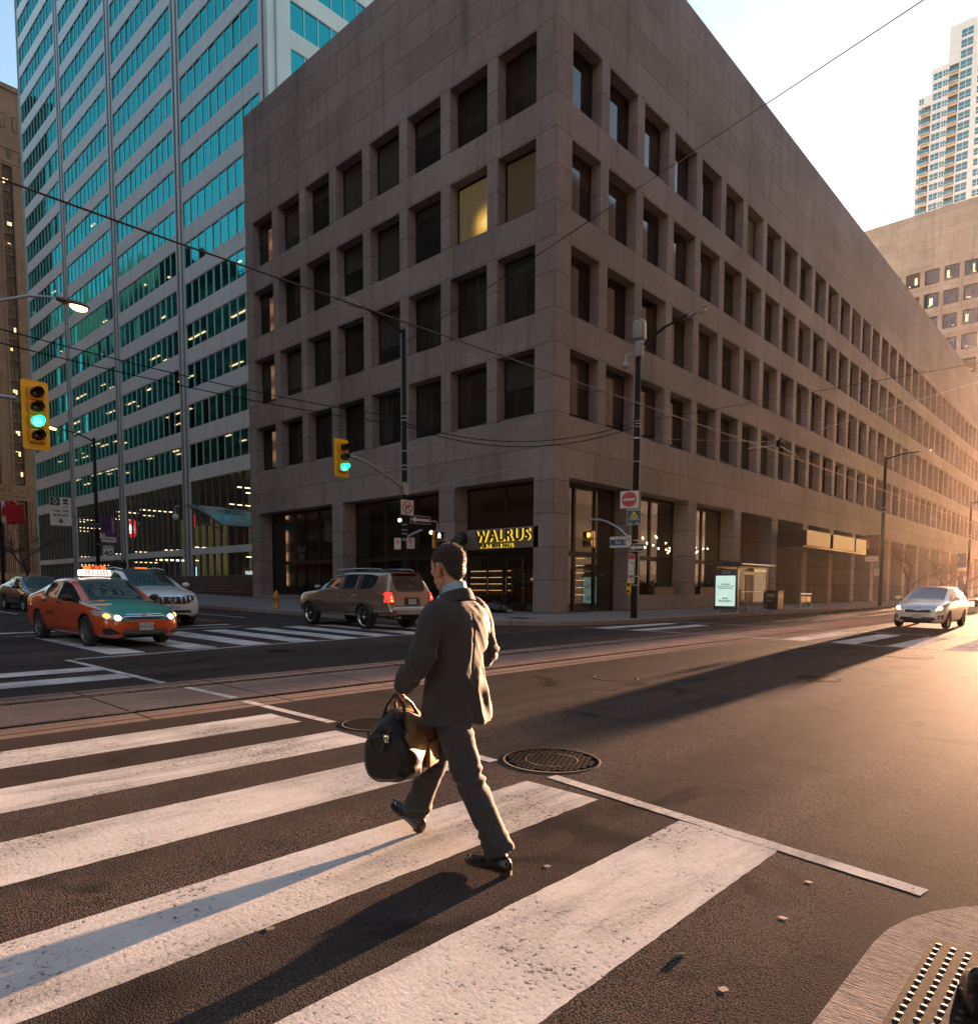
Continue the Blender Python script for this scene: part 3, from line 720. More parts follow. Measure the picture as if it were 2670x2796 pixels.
def vis(q):   # nearest in view first: side bands only where they rise above the corner block
    a, b, zc, k, f, i = q
    if f == 's': return (0 if 8 <= k <= 13 and a < 5 else 5, k)
    return (1 if k < [23,20,16,12][i] else 4, k)
allw.sort(key=vis); far = MB()
for n_, q in enumerate(allw):
    a, b, zc, k, f, i = q; w = round(b-a, 2); key = (w, (k*3+i) % 4)
    if key not in cache: cache[key] = band_mesh(w, TWH, hash(key) % 999)
    pos = ((a+b)/2, .09, zc) if f == 'f' else (-.09, (a+b)/2, zc); rz = 0 if f == 'f' else pi/2
    if n_ < 100:
        m = cache[key]
        if isinstance(m, MB): t_ = m.build('window'); cache[key] = m = (m, t_.data); bpy.data.objects.remove(t_)
        o = mesh_obj('window', m[1], tower); o.location = pos; o.rotation_euler = (0,0,rz)
    else:
        m = cache[key]; m = m if isinstance(m, MB) else m[0]; Mx = Matrix.Translation(pos) @ Matrix.Rotation(rz, 4, 'Z'); n0 = len(far.v)
        far.v += [tuple(Mx @ V(p)) for p in m.v]; far.f += [tuple(j+n0 for j in ff) for ff in m.f]; far.m += [far.mi(m.mats[j]) for j in m.m]; far.sm += m.sm
far.build('window', tower, kind='stuff')
M_lmul = simple('lobby mullion', (.10,.11,.11), .7, 0, .2)
def lobby_mesh(w, h, gm):
    m = MB(); n = round(w/1.42); p = w/n
    for k in range(n+1):
        x = -w/2+p*k; m.box((max(-w/2,x-.045),-.18,-h/2),(min(w/2,x+.045),.05,h/2),M_lmul)
    m.face([(-w/2,.02,-h/2),(w/2,.02,-h/2),(w/2,.02,h/2),(-w/2,.02,h/2)], gm)
    return m
for i in range(4):
    a, b = TX[i]+(.9 if i else .8), TX[i+1]-(.9 if i < 3 else 1.5)
    for z0, z1 in ((5.05,11.85),(1.9,4.4)):
        o = lobby_mesh(b-a, z1-z0, M_shopglass).build('lobby_window', tower); o.location = ((a+b)/2, .3, (z0+z1)/2)
# bank emblem inside the lobby
M_redlit = glow('lit red disc', (.75,.02,.03), .75); M_wlit = glow('lit white', (1,.95,.9), 1.0); M_blu = simple('blue lettering', (.02,.07,.32), .5)
def emblem(x, z, lab, full=True):
    t = empty('bank_emblem', (x, 10.6, z), label=lab, cat='sign')
    m = MB(); m.prism(circ(1.15, 32), lambda u, v, d: (u, d, v), 0, .15, M_redlit); m.build('disc', t)
    m = MB()
    for dx in (-.35, .35): m.tube([(dx-.3,-.05,-.35),(dx-.22,-.05,.2),(dx,-.05,.45),(dx+.22,-.05,.2),(dx+.3,-.05,-.35)], .09, M_wlit, 6)
    m.box((-.7,-.1,-.6),(.7,-.04,-.45),M_wlit); m.build('emblem', t)
    if full: m = MB(); add_text(m, 'BMO', frame_M((3.1,-.05,-.1),(1,0,0),(0,0,1)), 1.5, M_blu, .05, bold=.03); m.build('lettering', t)
emblem(-57.4, 8.2, 'glowing red bank disc with white M behind the lobby glass, beside blue letters'); emblem(-73.2, 8.3, 'red bank disc mostly cut by a tower pier, further left')
# screen with a red ball at street level, small lit sign
t = empty('advert_screen', (-56.5,10.2,2.6), label='bright screen with a red ball inside the tower street floor', cat='screen')
m = MB(); m.box((-1.5,0,-.75),(1.5,.1,.75),M_letter); m.build('case', t)
m = MB(); m.box((-1.4,-.03,-.65),(1.4,-.005,.65),glow('screen white', (.45,.75,.95), .9)); m.box((-1.4,-.05,-.65),(1.4,-.031,-.35),glow('screen blue', (.05,.2,.5), .8)); m.prism(circ(.55,24,(-.4,.1)), lambda u, v, d: (u,-.06-d,v), 0, .02, M_redlit); m.build('picture', t)
# plaza steps and glass canopy
M_step = concrete_mat('plaza granite', (.24,.21,.19), (.32,.29,.27), (2.0, 9.0), .2); M_riser_shade = simple('shade-toned step riser', (.07,.06,.055), .8)  # riser darker, tread edge lighter: step shading is put into the colours
m = MB()
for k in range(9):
    m.box((-120,1.5+.42*k,.2),(-25.2,9.2,.62+.165*(k+1)-.045),M_riser_shade); m.box((-120,1.46+.42*k,.62+.165*(k+1)-.045),(-25.2,9.2,.62+.165*(k+1)),M_step)
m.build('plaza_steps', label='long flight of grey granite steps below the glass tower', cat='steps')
M_ltxt = glow('lit lettering', (.7,.85,.8), .35)
t = empty('lettered_wall', (-31,4.9,2.1), label='low granite wall lettered MARKET COURT FOOD & SHOPS at the top of the steps', cat='sign'); m = MB(); m.box((-4.6,0,-.25),(4.9,.3,.55),simple('dark glass green',(.03,.05,.045),.25)); m.build('wall', t)
m = MB(); add_text(m, 'MARKET COURT FOOD & SHOPS', frame_M((.1,-.01,.12),(1,0,0),(0,0,1)), .52, M_ltxt, .01, spacing=1.1); m.build('lettering', t)
t = empty('glass_canopy', (-26.0,1.0,5.5), label='slanting glass canopy with steel ribs at the left end of the stone block', cat='canopy')
M_cglass = simple('canopy glass', (.10,.17,.17), .08, 0, .9)
prof = [(-4.2,1.25),(-2.8,.95),(-1.2,.45),(.2,-.1),(.9,-.45)]
m = MB()
for i in range(4):
    (a, z0), (b, z1) = prof[i], prof[i+1]; m.raw([(a,-3.0,z0),(b,-3.0,z1),(b,1.5,z1),(a,1.5,z0),(a,-3.0,z0+.04),(b,-3.0,z1+.04),(b,1.5,z1+.04),(a,1.5,z0+.04)], [(0,3,2,1),(4,5,6,7),(0,1,5,4),(2,3,7,6)], M_cglass)
m.build('glass_roof', t)
for y in (-3.0,-1.5,0,1.5):
    m = MB(); m.tube([(a,y,z-.06) for a, z in prof], .07, M_letter, 6); m.tube([(-3.6,y,1.05),(-1.5,y,-.1),(.9,y,-.75)], .06, M_letter, 6); m.tube([(-1.2,y,.4),(-.9,y,-.35)], .04, M_letter, 5); m.build('rib', t)
t = empty('security_camera', (-30.6,-2.6,5.9), label='white globe camera hanging on a bent arm by the glass canopy', cat='camera')
m = MB(); m.tube([(.5,0,.7),(.1,0,.7),(0,0,.55),(0,0,.2)], .05, M_white_e if 0 else M_alu, 6); m.build('arm', t); m = MB(); m.ell((0,0,0),(.2,.2,.22),M_tw); m.build('globe', t)
# rail of the steps
m = MB(); m.tube([(-62,1.4,1.5),(-56,4.4,3.1)], .05, M_alu, 6)
for f in (.05,.5,.95): m.tube([(-62+6*f,1.4+3*f,.6+1.2*f),(-62+6*f,1.4+3*f,1.5+1.6*f)], .04, M_alu, 6)
m.build('handrail', label='slanting steel handrail on the plaza steps left of the orange taxi', cat='handrail')

# ---------------------------------------------------------------- stone bank building, far left
M_bst = stone_mat('bank limestone', (.125,.098,.08), (.175,.138,.114), False); M_bwin = pane_mat('bank pane', .5); M_bsp = simple('bank spandrel', (.05,.038,.03), .7)
bank = empty('bank_building', (-128,0,0), label='tall old limestone bank building with carved BANK OF lettering', cat='building')
strips = [(1.2+3.6*k, 2.7+3.6*k) for k in range(8)]; BT = 86.3; holes = []
for a, b in strips: holes += [(a, b, 18.95, 73.2, .55), (a+.1, b+.25, 3.6, 16.3, .8)]
mb = MB(); wall(mb, (0,0,0), (0,1,0), (1,0,0), -1, 31, 1.0, BT, holes, M_bst, .55, 0, M_bsp)
mb.face([(0,-1,1),(0,-1,BT),(-40,-1,BT),(-40,-1,1)], M_bst); mb.face([(0,-1,BT),(0,31,BT),(-40,31,BT),(-40,-1,BT)], M_bst); mb.face([(0,31,1),(0,31,BT),(-40,31,BT),(-40,31,1)][::-1], M_bst)
for z0, z1, d in ((17.0,17.25,.16),(18.7,18.93,.12),(73.6,73.9,.14),(75.9,76.2,.18),(85.6,86.4,.35)): mb.box((.002,-1,z0),(d,31,z1),M_bst)
for a, b in strips: mb.box((.002,a-.32,18.95),(.12,a-.12,73.5),M_bst); mb.box((.002,b+.12,18.95),(.12,b+.32,73.5),M_bst)
mb.build('wall', bank)
m = MB()
for k in range(18):
    y = -.6+1.8*k; m.box((.003,y,79.0),(.03,y+.75,81.6),M_bsp); m.box((.03,y+.15,79.3),(.10,y+.6,81.3),M_bst); m.box((.003,y+.9,74.3),(.06,y+1.5,75.6),M_bsp)
m.build('carving', bank)
wb = MB(); wb.face([(.0,-.75,-1.0),(.0,.75,-1.0),(.0,.75,1.0),(.0,-.75,1.0)], M_bwin)
for y in (-.75,-.04,.67): wb.box((-.02,y,-1),(.06,y+.08,1.0),M_bronze)
wb.box((-.02,-.67,-.05),(.05,.67,.05),M_bronze); wb.box((.0,-.75,-1.2),(.12,.75,-1.0),M_bst); t_ = wb.build('window'); bme = t_.data; bpy.data.objects.remove(t_)
mb = MB(); rb = random.Random(9)
for bi, (a, b) in enumerate(strips[:6]):
    for k in range(15):
        o = mesh_obj('window', bme, bank); o.location = (-.47,(a+b)/2,20.5+3.55*k)
        if rb.random() < .45:
            for _ in range(rb.choice((1,2,2))): y = (a+b)/2+rb.uniform(-.6,.3); mb.box((-.44,y,20.5+3.55*k+rb.uniform(-.3,.8)),(-.43,y+.32,20.5+3.55*k+.86),M_tdim)
    o = mesh_obj('window', bme, bank); o.location = (-.7,(a+b)/2+.17,14.6); o.scale = (1,1.1,1.5)
mb.build('ceiling_light', bank, kind='stuff')
m = MB(); add_text(m, 'BANK OF N', frame_M((.02,15.9,17.85),(0,1,0),(0,0,1)), 1.15, simple('carved letter',(.06,.045,.035),.8), .02, spacing=1.45, align='RIGHT'); m.build('lettering', bank)
for y0 in (10.4, 14.0, 17.6):
    m = MB()
    for k in range(4): m.tube([(.10,y0+.25+.3*k,3.6),(.10,y0+.25+.3*k,16.3)], .13, M_bst, 8, False)
    m.build('fluted_pier', bank)

# ---------------------------------------------------------------- the brown wing at the end of the street
wing = empty('office_wing', (0,127,0), label='taller brown stone office wing rising at the far end of the street', cat='building')
WR, WROOF = -3.6, 69.3; holes = []; wj = []
zt = 58.9
for i in range(9):
    for k in range(9):
        x1 = WR-1.1-3.06*i; holes.append((x1-2.35, x1, zt-4.22*k-2.6, zt-4.22*k)); wj.append((x1-1.175, zt-4.22*k-1.3, i, k))
mb = MB(); wall(mb, (0,0,0), (1,0,0), (0,-1,0), -34, WR, -.3, WROOF, holes, M_stone, .35)
mb.face([(WR,0,-.3),(WR,24,-.3),(WR,24,WROOF),(WR,0,WROOF)], M_stone); mb.face([(-34,0,WROOF),(WR,0,WROOF),(WR,24,WROOF),(-34,24,WROOF)], M_stone); mb.face([(-34,0,0),(-34,24,0),(-34,24,WROOF),(-34,0,WROOF)], M_stone)
mb.build('wall', wing)
m = MB(); m.face([(-1.175,.3,-1.3),(1.175,.3,-1.3),(1.175,.3,1.3),(-1.175,.3,1.3)], M_pane)
for a in ((-1.175,.2,-1.3,1.175,.3,-1.2),(-1.175,.2,1.2,1.175,.3,1.3),(-1.175,.2,-1.2,-1.08,.3,1.2),(1.08,.2,-1.2,1.175,.3,1.2)): m.box(a[:3], a[3:], M_bronze)
t_ = m.build('window'); wme = t_.data; bpy.data.objects.remove(t_); mb = MB()
for x, z, i, k in wj:
    o = mesh_obj('window', wme, wing); o.location = (x, 0, z)
    for _ in range(rr.choice((0,1,1,2))): u = rr.uniform(-.9,.4); w_ = rr.uniform(.12,.5); mb.box((x+u,.27,z+rr.choice((-.9,-.8,.5))),(x+u+w_,.29,z+rr.choice((-.78,-.7))),M_tdim)
mb.build('ceiling_light', wing, kind='stuff')

# ---------------------------------------------------------------- apartment tower beyond it
M_cream = simple('cream concrete', (.80,.79,.78), .7, var=.08); M_cglz = simple('blue condo glass', (.02,.20,.28), .15, .1, .5)
condo = empty('apartment_tower', (-36.5,252,0), label='cream apartment tower with blue windows and balconies above the wing', cat='building')
FHc = 3.15
parts = [(-7.0,-3.4,100,163),(-3.4,1.3,100,170.5),(1.3,22,100,181)]
mb = MB()
for a, b, z0, z1 in parts: mb.box((a,(0 if a < 0 else -.5),z0),(b,22,z1),M_cream)
for a, b, z0, z1 in parts:
    for k in range(int((z1-100)/FHc)): mb.box((a+.02,-.62 if a >= 0 else -.12,100+FHc*k),(b+.06,-.003 if a < 0 else -.503,100.28+FHc*k),M_cream)
mb.tube([(9.5,4,181),(9.5,4,187)], .12, M_letter, 5)
mb.build('wall', condo)
def cwin(w, h):
    m = MB(); m.face([(-w/2,0,-h/2),(w/2,0,-h/2),(w/2,0,h/2),(-w/2,0,h/2)], M_cglz)
    for x in (-w/2, -.06, w/2-.12): m.box((x,-.06,-h/2),(x+.12,.02,h/2),M_cream)
    m.box((-w/2,-.05,-.25),(w/2,.01,-.15),M_cream)
    t_ = m.build('window'); q = t_.data; bpy.data.objects.remove(t_); return q
wA, wB, wC = cwin(1.5,1.7), cwin(2.6,2.0), cwin(3.4,2.3); cnt = 0; far = MB()
bal = MB(); bal.box((-1.3,-1.3,-.12),(1.3,0,.05),M_cream); bal.box((-1.3,-1.3,.05),(1.3,-1.24,1.05),M_cglz); bal.face([(-1.3,.0,.05),(1.3,.0,.05),(1.3,.0,2.6),(-1.3,.0,2.6)], M_bsp)
t_ = bal.build('balcony'); balm = t_.data; bpy.data.objects.remove(t_)
for k in range(26):
    z = 100+FHc*k+1.75
    for x, me, y, zmax in ((-6.0,wA,-.02,163),(-1.6,wB,-.02,170),(.5,wA,-.02,170),(6.2,wC,-.52,181),(10.5,wB,-.52,181)):
        if z+1 < zmax and z > 118: o = mesh_obj('window', me, condo); o.location = (x, y, z)
    for x, y, zmax in ((-4.6,-.03,160),(2.9,-.53,172)):
        if z+1 < zmax and z > 118: o = mesh_obj('balcony', balm, condo); o.location = (x, y, z-1.5)

# ---------------------------------------------------------------- blocks across the streets, mirrored in the glass, and two added sun blockers
def block(loc, size, label, mat, lit=False):
    t = empty('office_block', loc, label=label, cat='building'); m = MB(); w, d, h = size; m.box((0,0,-2),(w,d,h),mat); n = int(h/3.9); M_bnd = M_dkb if mat is not M_blk else M_bsp
    m.build('wall', t); m = MB()
    for k in range(1, n): m.box((-.06,-.06,3.9*k),(w+.06,d+.06,3.9*k+1.9),M_bnd)
    m.build('window_band', t, kind='stuff')
M_dkb = simple('shade-darkened curtain wall', (.03,.027,.025), .5, 0, .1); M_blk0 = simple('dark block stone', (.12,.10,.085), .8); M_blk = stone_mat('block stone', (.17,.14,.12), (.22,.18,.16), False)  # curtain wall colour darkened to stand in for shade from neighbouring buildings
block((-470,-105,0),(165,50,58),'low dark office block mirrored at the far left of the tower glass',M_dkb); block((-302,-100,0),(78,45,108),'tall dark office block mirrored in the second bay of the tower glass',M_dkb); block((-222,-95,0),(44,50,94),'banded dark office block mirrored in the third bay of the tower glass',M_dkb); block((-168,-90,0),(52,42,78),'lower dark office block mirrored at the right of the tower glass',M_blk0)
block((-112,-100,0),(107,52,88),'stone office block on the south side of the side street',M_blk0); block((-480,60,0),(328,30,95),'long unseen block added behind the bank to keep sun off the mirrored blocks',M_blk0); block((-36.9,62,0),(11.5,25,62),'unseen block added to stop sun through the gap between tower and corner block',M_blk); block((27,-14,-1),(35,150,46),'stone office block across the tram street',M_blk); block((24,-95,-1),(60,50,60),'stone office block behind the near corner',M_blk)  # blocks behind the bank and behind the gap are added, unseen, to stop sun
# ---------------------------------------------------------------- street furniture
M_pole = simple('black pole paint', (.006,.006,.006), .55, 0, .2, .2, 6); M_galv = simple('galvanised steel', (.36,.38,.38), .38, .8, .5, .15, 12)
M_yel = simple('signal yellow', (1,.52,.005), .42, 0, .5, .08, 4); M_yel2 = simple('signal housing yellow', (.75,.30,.01), .45)
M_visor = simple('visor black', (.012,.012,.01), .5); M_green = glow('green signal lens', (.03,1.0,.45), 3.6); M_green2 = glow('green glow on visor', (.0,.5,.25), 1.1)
M_redoff = simple('dark red lens', (.06,.008,.006), .2); M_ambOff = simple('dark amber lens', (.06,.03,.004), .2)
M_swhite = simple('sign white', (.60,.58,.55), .45, var=.05); M_sred = simple('sign red', (.45,.012,.015), .4, var=.05); M_sblack = simple('sign black', (.012,.012,.012), .4)
M_sgreen = simple('sign dark green', (.012,.05,.055), .4); M_sblue = simple('sign blue', (.012,.06,.16), .4); M_syel = simple('sign yellow', (.85,.62,.02), .4)
M_lampglass = simple('lamp lens', (.55,.5,.45), .12); M_lamp_on = glow('lit sodium lens', (1,.42,.13), 9.0); M_grey = simple('device grey', (.28,.29,.29), .45)
def bands(mb, zs, r, mat=None):
    for z in zs: mb.lathe([(r,z-.02),(r+.012,z-.02),(r+.012,z+.02),(r,z+.02)], (0,0,0), mat or M_galv, 14)
def pole(name, x, y, h, r, label, cat='street lamp', zs=(), taper=.75):
    z0 = gz(x)+.15; t = empty(name, (x,y,z0), label=label, cat=cat)
    m = MB(); m.lathe([(r*1.02,0),(r*1.02,.9),(r,.95),(r*.97,h*.45),(r*taper,h),(.001,h+.01)], (0,0,0), M_pole, 16)
    bands(m, [z-z0 for z in zs], r*.93); m.build('pole', t); return t, z0
def cobra(t, p0, p1, lit=False, size=1.0, mat=None):
    """lamp arm from p0 to head at p1 (local), with flattened head"""
    p0, p1 = V(p0), V(p1); d = (p1-p0); dh = V((d.x,d.y,0)).normalized(); L = .78*size; hs = p1-dh*L*.5
    m = MB(); mid = p0.lerp(hs, .5)+V((0,0,.12)); m.tube([p0, mid, hs], [.05*size,.045*size,.04*size], mat or M_pole, 8); arm = m.build('lamp_arm', t)
    X = d.normalized(); Y = V((0,0,1)).cross(X).normalized(); Z = X.cross(Y)
    Mx = Matrix(((X.x,Y.x,Z.x,p1.x),(X.y,Y.y,Z.y,p1.y),(X.z,Y.z,Z.z,p1.z),(0,0,0,1)))
    m = MB(); rings = []
    for s, w, hh in ((-.5,.05,.05),(-.4,.07,.06),(-.2,.11,.075),(.1,.16,.085),(.32,.15,.075),(.45,.10,.05),(.5,.03,.02)):
        rings.append([Mx @ V((s*L, w*size*cos(2*pi*k/14), hh*size*max(-.55, sin(2*pi*k/14)))) for k in range(14)])
    m.loft(rings, M_grey if mat is None else mat); m.cbox((.0,0,.1*size),(.08,.08,.06),M_grey,Mx); h = m.build('lamp_head', t)
    m = MB(); m.ell((.13*L,0,-.035*size),(.29*L,.13*size,.10*size), M_lamp_on if lit else M_lampglass, Mx); m.build('lens', h)
def signal(parent_name, c, n, label, lit_index, rz=0.0, s=1.0, arm=None):
    """traffic signal facing local +x; c centre; n sections"""
    t = empty(parent_name, c, rz, label=label, cat='traffic light')
    H = .335*n*s+.30*s; W = .57*s
    m = MB(); m.prism(rrect(W, H, .06*s), lambda u, v, d: (d, u, v), -.02, .0, M_yel); m.build('backplate', t)
    for k in range(n):
        z = (n-1)/2*.335*s-k*.335*s; m = MB(); m.cbox((.05*s,0,z),(.16*s,.33*s,.325*s),M_yel2,r=.02*s)
        for q in (-1, 1): m.cbox((.05*s,q*.19*s,z),(.05*s,.02*s,.2*s),M_yel2)
        hs = m.build('housing', t); on = k == lit_index
        m = MB(); m.ell((.13*s,0,z),(.035*s,.115*s,.115*s), M_green if on else [M_redoff,M_ambOff,M_redoff,M_redoff][k]); m.build('lens', hs)
        m = MB(); N = 18; a0, a1 = radians(-35), radians(215); R = .13*s; pts = []
        for i in range(N+1):
            a = a0+(a1-a0)*i/N; L = .30*s*(.45+.55*max(0,sin(a))**.6 if sin(a) > 0 else .3); pts.append((R*cos(a), R*sin(a), L))
        for i in range(N):
            (y0,z0,l0),(y1,z1,l1) = pts[i], pts[i+1]; q = [(.12*s,y0,z+z0),(.12*s,y1,z+z1),(.12*s+l1,y1*.96,z+z1*.96-.02*s),(.12*s+l0,y0*.96,z+z0*.96-.02*s)]
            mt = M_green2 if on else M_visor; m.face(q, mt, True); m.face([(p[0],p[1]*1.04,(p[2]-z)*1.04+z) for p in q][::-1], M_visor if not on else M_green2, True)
        m.build('visor', hs)
    return t
def face_sign(name, c, nx, w, h, draw, label, cat='sign', back=M_galv, r=.03, ground=None, border=None):
    """flat sign facing direction nx (horizontal). draw(mb, M) adds artwork in sign coords (x right, y up, z out)"""
    n = V((nx[0],nx[1],0)).normalized(); right = V((0,0,1)).cross(n); t = empty(name, c, 0, label=label, cat=cat); M0 = frame_M((0,0,0), right, (0,0,1))
    fn = lambda u, v, d: M0 @ V((u, v, d))
    m = MB(); m.prism(rrect(w, h, r), fn, -.012, 0, border or back); m.prism(rrect(w-.03, h-.03, r*.7), fn, 0, .003, ground or M_swhite); m.build('plate', t)
    m = MB(); draw(m, fn, M0); m.build('marking', t); return t
def ring(m, fn, c, r0, r1, mat, d=.004, n=32):
    for k in range(n):
        a, b = 2*pi*k/n, 2*pi*(k+1)/n; m.face([fn(c[0]+r0*cos(a),c[1]+r0*sin(a),d), fn(c[0]+r1*cos(a),c[1]+r1*sin(a),d), fn(c[0]+r1*cos(b),c[1]+r1*sin(b),d), fn(c[0]+r0*cos(b),c[1]+r0*sin(b),d)], mat)
def poly(m, fn, pts, mat, d=.0045): m.face([fn(u, v, d) for u, v in pts], mat)
def bar(m, fn, a, b, w, mat, d=.005):
    a, b = V((*a,0)), V((*b,0)); t = (b-a).normalized(); n = V((-t.y,t.x,0))*w/2
    m.face([fn(p.x,p.y,d) for p in (a-n,b-n,b+n,a+n)], mat)
def txt(m, M0, s, x, y, size, mat, **k):
    vs, fs = text_faces(s, size, .0008, **k); m.raw([M0 @ (V((x,y,.006))+p) for p in vs], fs, mat)
def arrow_l(m, fn, w, h, mat):
    poly(m, fn, [(-w*.46,0),(-w*.22,h*.40),(-w*.26,h*.15),(w*.44,h*.15),(w*.44,-h*.15),(-w*.26,-h*.15),(-w*.22,-h*.40)], mat)

# --- pole at the kerb of the side street (left of centre)
PLx, PLy = -2.6, -6.0
t, z0 = pole('street_lamp', PLx, PLy, 10.85-gz(PLx)-.15, .105, 'black lamp post behind the brown car with a green signal on its arm', zs=(7.6,7.45,6.3,5.75,5.6,5.1,4.9,3.5,3.3,3.15,2.95,2.9))
L = lambda x, y, z: (x-PLx, y-PLy, z-z0)
cobra(t, L(PLx,PLy-.1,10.72), L(PLx,-8.35,11.13))
m = MB(); m.tube([L(-2.6,-6.1,4.9),L(-2.58,-6.6,5.15),L(-2.5,-7.6,5.52),L(-2.45,-8.1,5.66),L(-2.42,-8.5,5.72),L(-2.4,-9.0,5.72)], .045, M_galv, 8); m.cbox(L(-2.6,-6.02,4.85),(.26,.26,.42),M_galv); m.build('signal_arm', t)
m = MB(); m.tube([L(-2.6,-5.9,3.05),L(-2.5,-5.2,3.35)], .045, M_galv, 8); m.tube([L(-2.45,-5.4,3.72),L(-2.45,-4.5,3.72),L(-2.45,-4.42,3.66),L(-2.45,-4.42,3.3)], .035, M_galv, 8); m.build('bracket', t)
signal('traffic_light', (-2.32,-9.1,5.59), 3, 'yellow three section signal showing green on the curved grey arm', 2, -.03)
def no_turn(m, fn, M0):
    ring(m, fn, (0,.0), .235, .195, M_sred, .006); bar(m, fn, (-.15,.15), (.15,-.15), .04, M_sred, .0065)
    bar(m, fn, (-.06,-.14), (-.06,.06), .045, M_sblack); bar(m, fn, (-.0825,.06), (.07,.06), .045, M_sblack); poly(m, fn, [(.06,.13),(.17,.06),(.06,-.01)], M_sblack)
face_sign('road_sign', (-2.44,-6.0,4.15), (1,-.1), .60, .58, no_turn, 'white square sign with a crossed out right turn arrow in a red ring')
face_sign('road_sign', (-2.42,-5.34,3.72), (1,-.1), .98, .31, lambda m, fn, M0: arrow_l(m, fn, .98, .31, M_swhite), 'black one way sign with white arrow beside the crossed out right turn sign', ground=M_sblack, border=M_swhite)
def no_park(m, fn, M0):
    ring(m, fn, (0,.09), .115, .09, M_sred, .006, 24); bar(m, fn, (-.07,.16), (.07,.02), .022, M_sred, .0065); txt(m, M0, 'P', 0, .085, .17, M_sblack, bold=.004)
    for k in range(2): txt(m, M0, ('SNOW','ROUTE')[k], 0, -.09-.07*k, .07, M_sblack)
face_sign('parking_sign', (-2.44,-5.84,2.8), (1,-.35), .34, .44, no_park, 'right one of two small red ringed parking signs on the post behind the brown car')
def no_stop(m, fn, M0):
    ring(m, fn, (0,.08), .09, .07, M_sred, .006, 24); bar(m, fn, (-.05,.13), (.05,.03), .02, M_sred, .0065); txt(m, M0, 'E', 0, .08, .11, M_sblack)
    for k in range(3): txt(m, M0, ('7 AM','7 PM','MON-FRI')[k], 0, -.05-.06*k, .045, M_sblack)
face_sign('parking_sign', (-2.60,-6.36,2.76), (.9,-.9), .26, .44, no_stop, 'narrow left one of the two small parking signs on the post behind the brown car')
def ped_signal(c, label, nx, walk):
    n = V((nx[0],nx[1],0)).normalized(); t = empty('pedestrian_signal', c, atan2(n.y,n.x), label=label, cat='pedestrian signal')
    for k in range(2):
        m = MB(); m.cbox((0,0,.17-.34*k),(.22,.42,.33),M_yel2,r=.02); hs = m.build('housing', t); on = (k == 0)
        m = MB(); m.box((.111,-.16,.17-.34*k-.13),(.116,.16,.17-.34*k+.13),M_visor); m.build('lens', hs)
        if on:
            m = MB(); F = lambda u, v, d=0: (.119+d, u, .17+v); g = glow('walk white', (1,1,1), 3.0) if walk else glow('hand orange', (1,.25,.03), 3.2)
            if walk:
                m.prism(circ(.028,12,(.01,.09)), lambda u, v, d: F(u, v, d), 0, .002, g)
                for a, b, w_ in (((.01,.06),(0,-.02),.05),((0,-.02),(.06,-.10),.03),((0,-.02),(-.06,-.10),.03),((0,.05),(.07,.0),.02),((0,.05),(-.06,.01),.02)): bar(m, lambda u, v, d: F(u, v, .001), a, b, w_, g)
            else:
                m.prism(rrect(.11,.11,.03,3,(0,-.04)), lambda u, v, d: F(u, v, d), 0, .002, g)
                for q in range(4): bar(m, lambda u, v, d: F(u, v, .001), (-.042+.028*q,0), (-.05+.034*q,.11-(.02 if q in (0,3) else 0)), .02, g)
                bar(m, lambda u, v, d: F(u, v, .001), (.04,-.06), (.09,.0), .022, g)
            m.build('symbol', hs)
        m = MB(); s = .19; z = .17-.34*k
        m.raw([(.11,-s,z+.15),(.11,s,z+.15),(.36,s*.95,z+.07),(.36,-s*.95,z+.07)], [(0,1,2,3),(3,2,1,0)], M_visor)
        for q in (-1, 1): m.raw([(.11,q*s,z+.15),(.36,q*s*.95,z+.07),(.28,q*s*.95,z-.12),(.11,q*s,z-.15)], [(0,1,2,3),(3,2,1,0)], M_visor)
        m.build('visor', hs)
    return t
ped_signal((-2.42,-4.42,3.0), 'small pedestrian signal with a white walking figure left of the walrus head', (.97,-.25), True)

# --- pole at the tram street corner
PRx, PRy = 3.75, .4
t, z0 = pole('street_lamp', PRx, PRy, 11.4-gz(PRx)-.15, .14, 'tall black corner lamp post with the red no entry sign and grey radio box', zs=(7.55,7.45,7.33,6.0,3.6,2.95,1.55,1.2))
L = lambda x, y, z: (x-PRx, y-PRy, z-z0)
cobra(t, L(PRx+.1,PRy,10.35), L(6.2,.35,11.06))
m = MB(); m.cbox(L(3.8,.38,10.98),(.42,.40,.75),M_grey,r=.08); m.cbox(L(3.86,.28,10.25),(.3,.2,.6),M_grey,r=.04); m.build('radio_box', t)
m = MB(); m.tube([L(3.6,.2,10.1),L(3.45,.0,10.05),L(3.45,-.02,9.8)], .03, M_galv, 6); m.ell(L(3.45,-.02,9.65),(.12,.12,.14),M_grey); m.lathe([(.03,.15),(.13,.02),(.15,-.06),(.0001,-.08)], L(3.45,-.02,9.62), M_grey, 12); m.build('security_camera', t)
m = MB(); m.tube([L(3.62,.3,2.95),L(3.1,.25,3.45),L(2.6,.22,3.72),L(2.2,.2,3.85),L(1.78,.2,3.88),L(1.72,.2,3.82),L(1.72,.2,3.5)], .045, M_galv, 8); m.build('signal_arm', t)
m = MB(); m.lathe([(.19,6.85-z0),(.19,6.92-z0),(.0,6.92-z0)], (0,0,0), M_galv, 14); m.build('clamp', t)
def no_entry(m, fn, M0):
    m.prism(circ(.29,36), lambda u, v, d: fn(u, v, d), .003, .006, M_sred); m.prism(rrect(.46,.085,.01), fn, .006, .008, M_swhite)
face_sign('no_entry_sign', (3.58,.18,4.54), (.35,-1), .70, .66, no_entry, 'square white no entry sign with red disc on the tall corner lamp post')
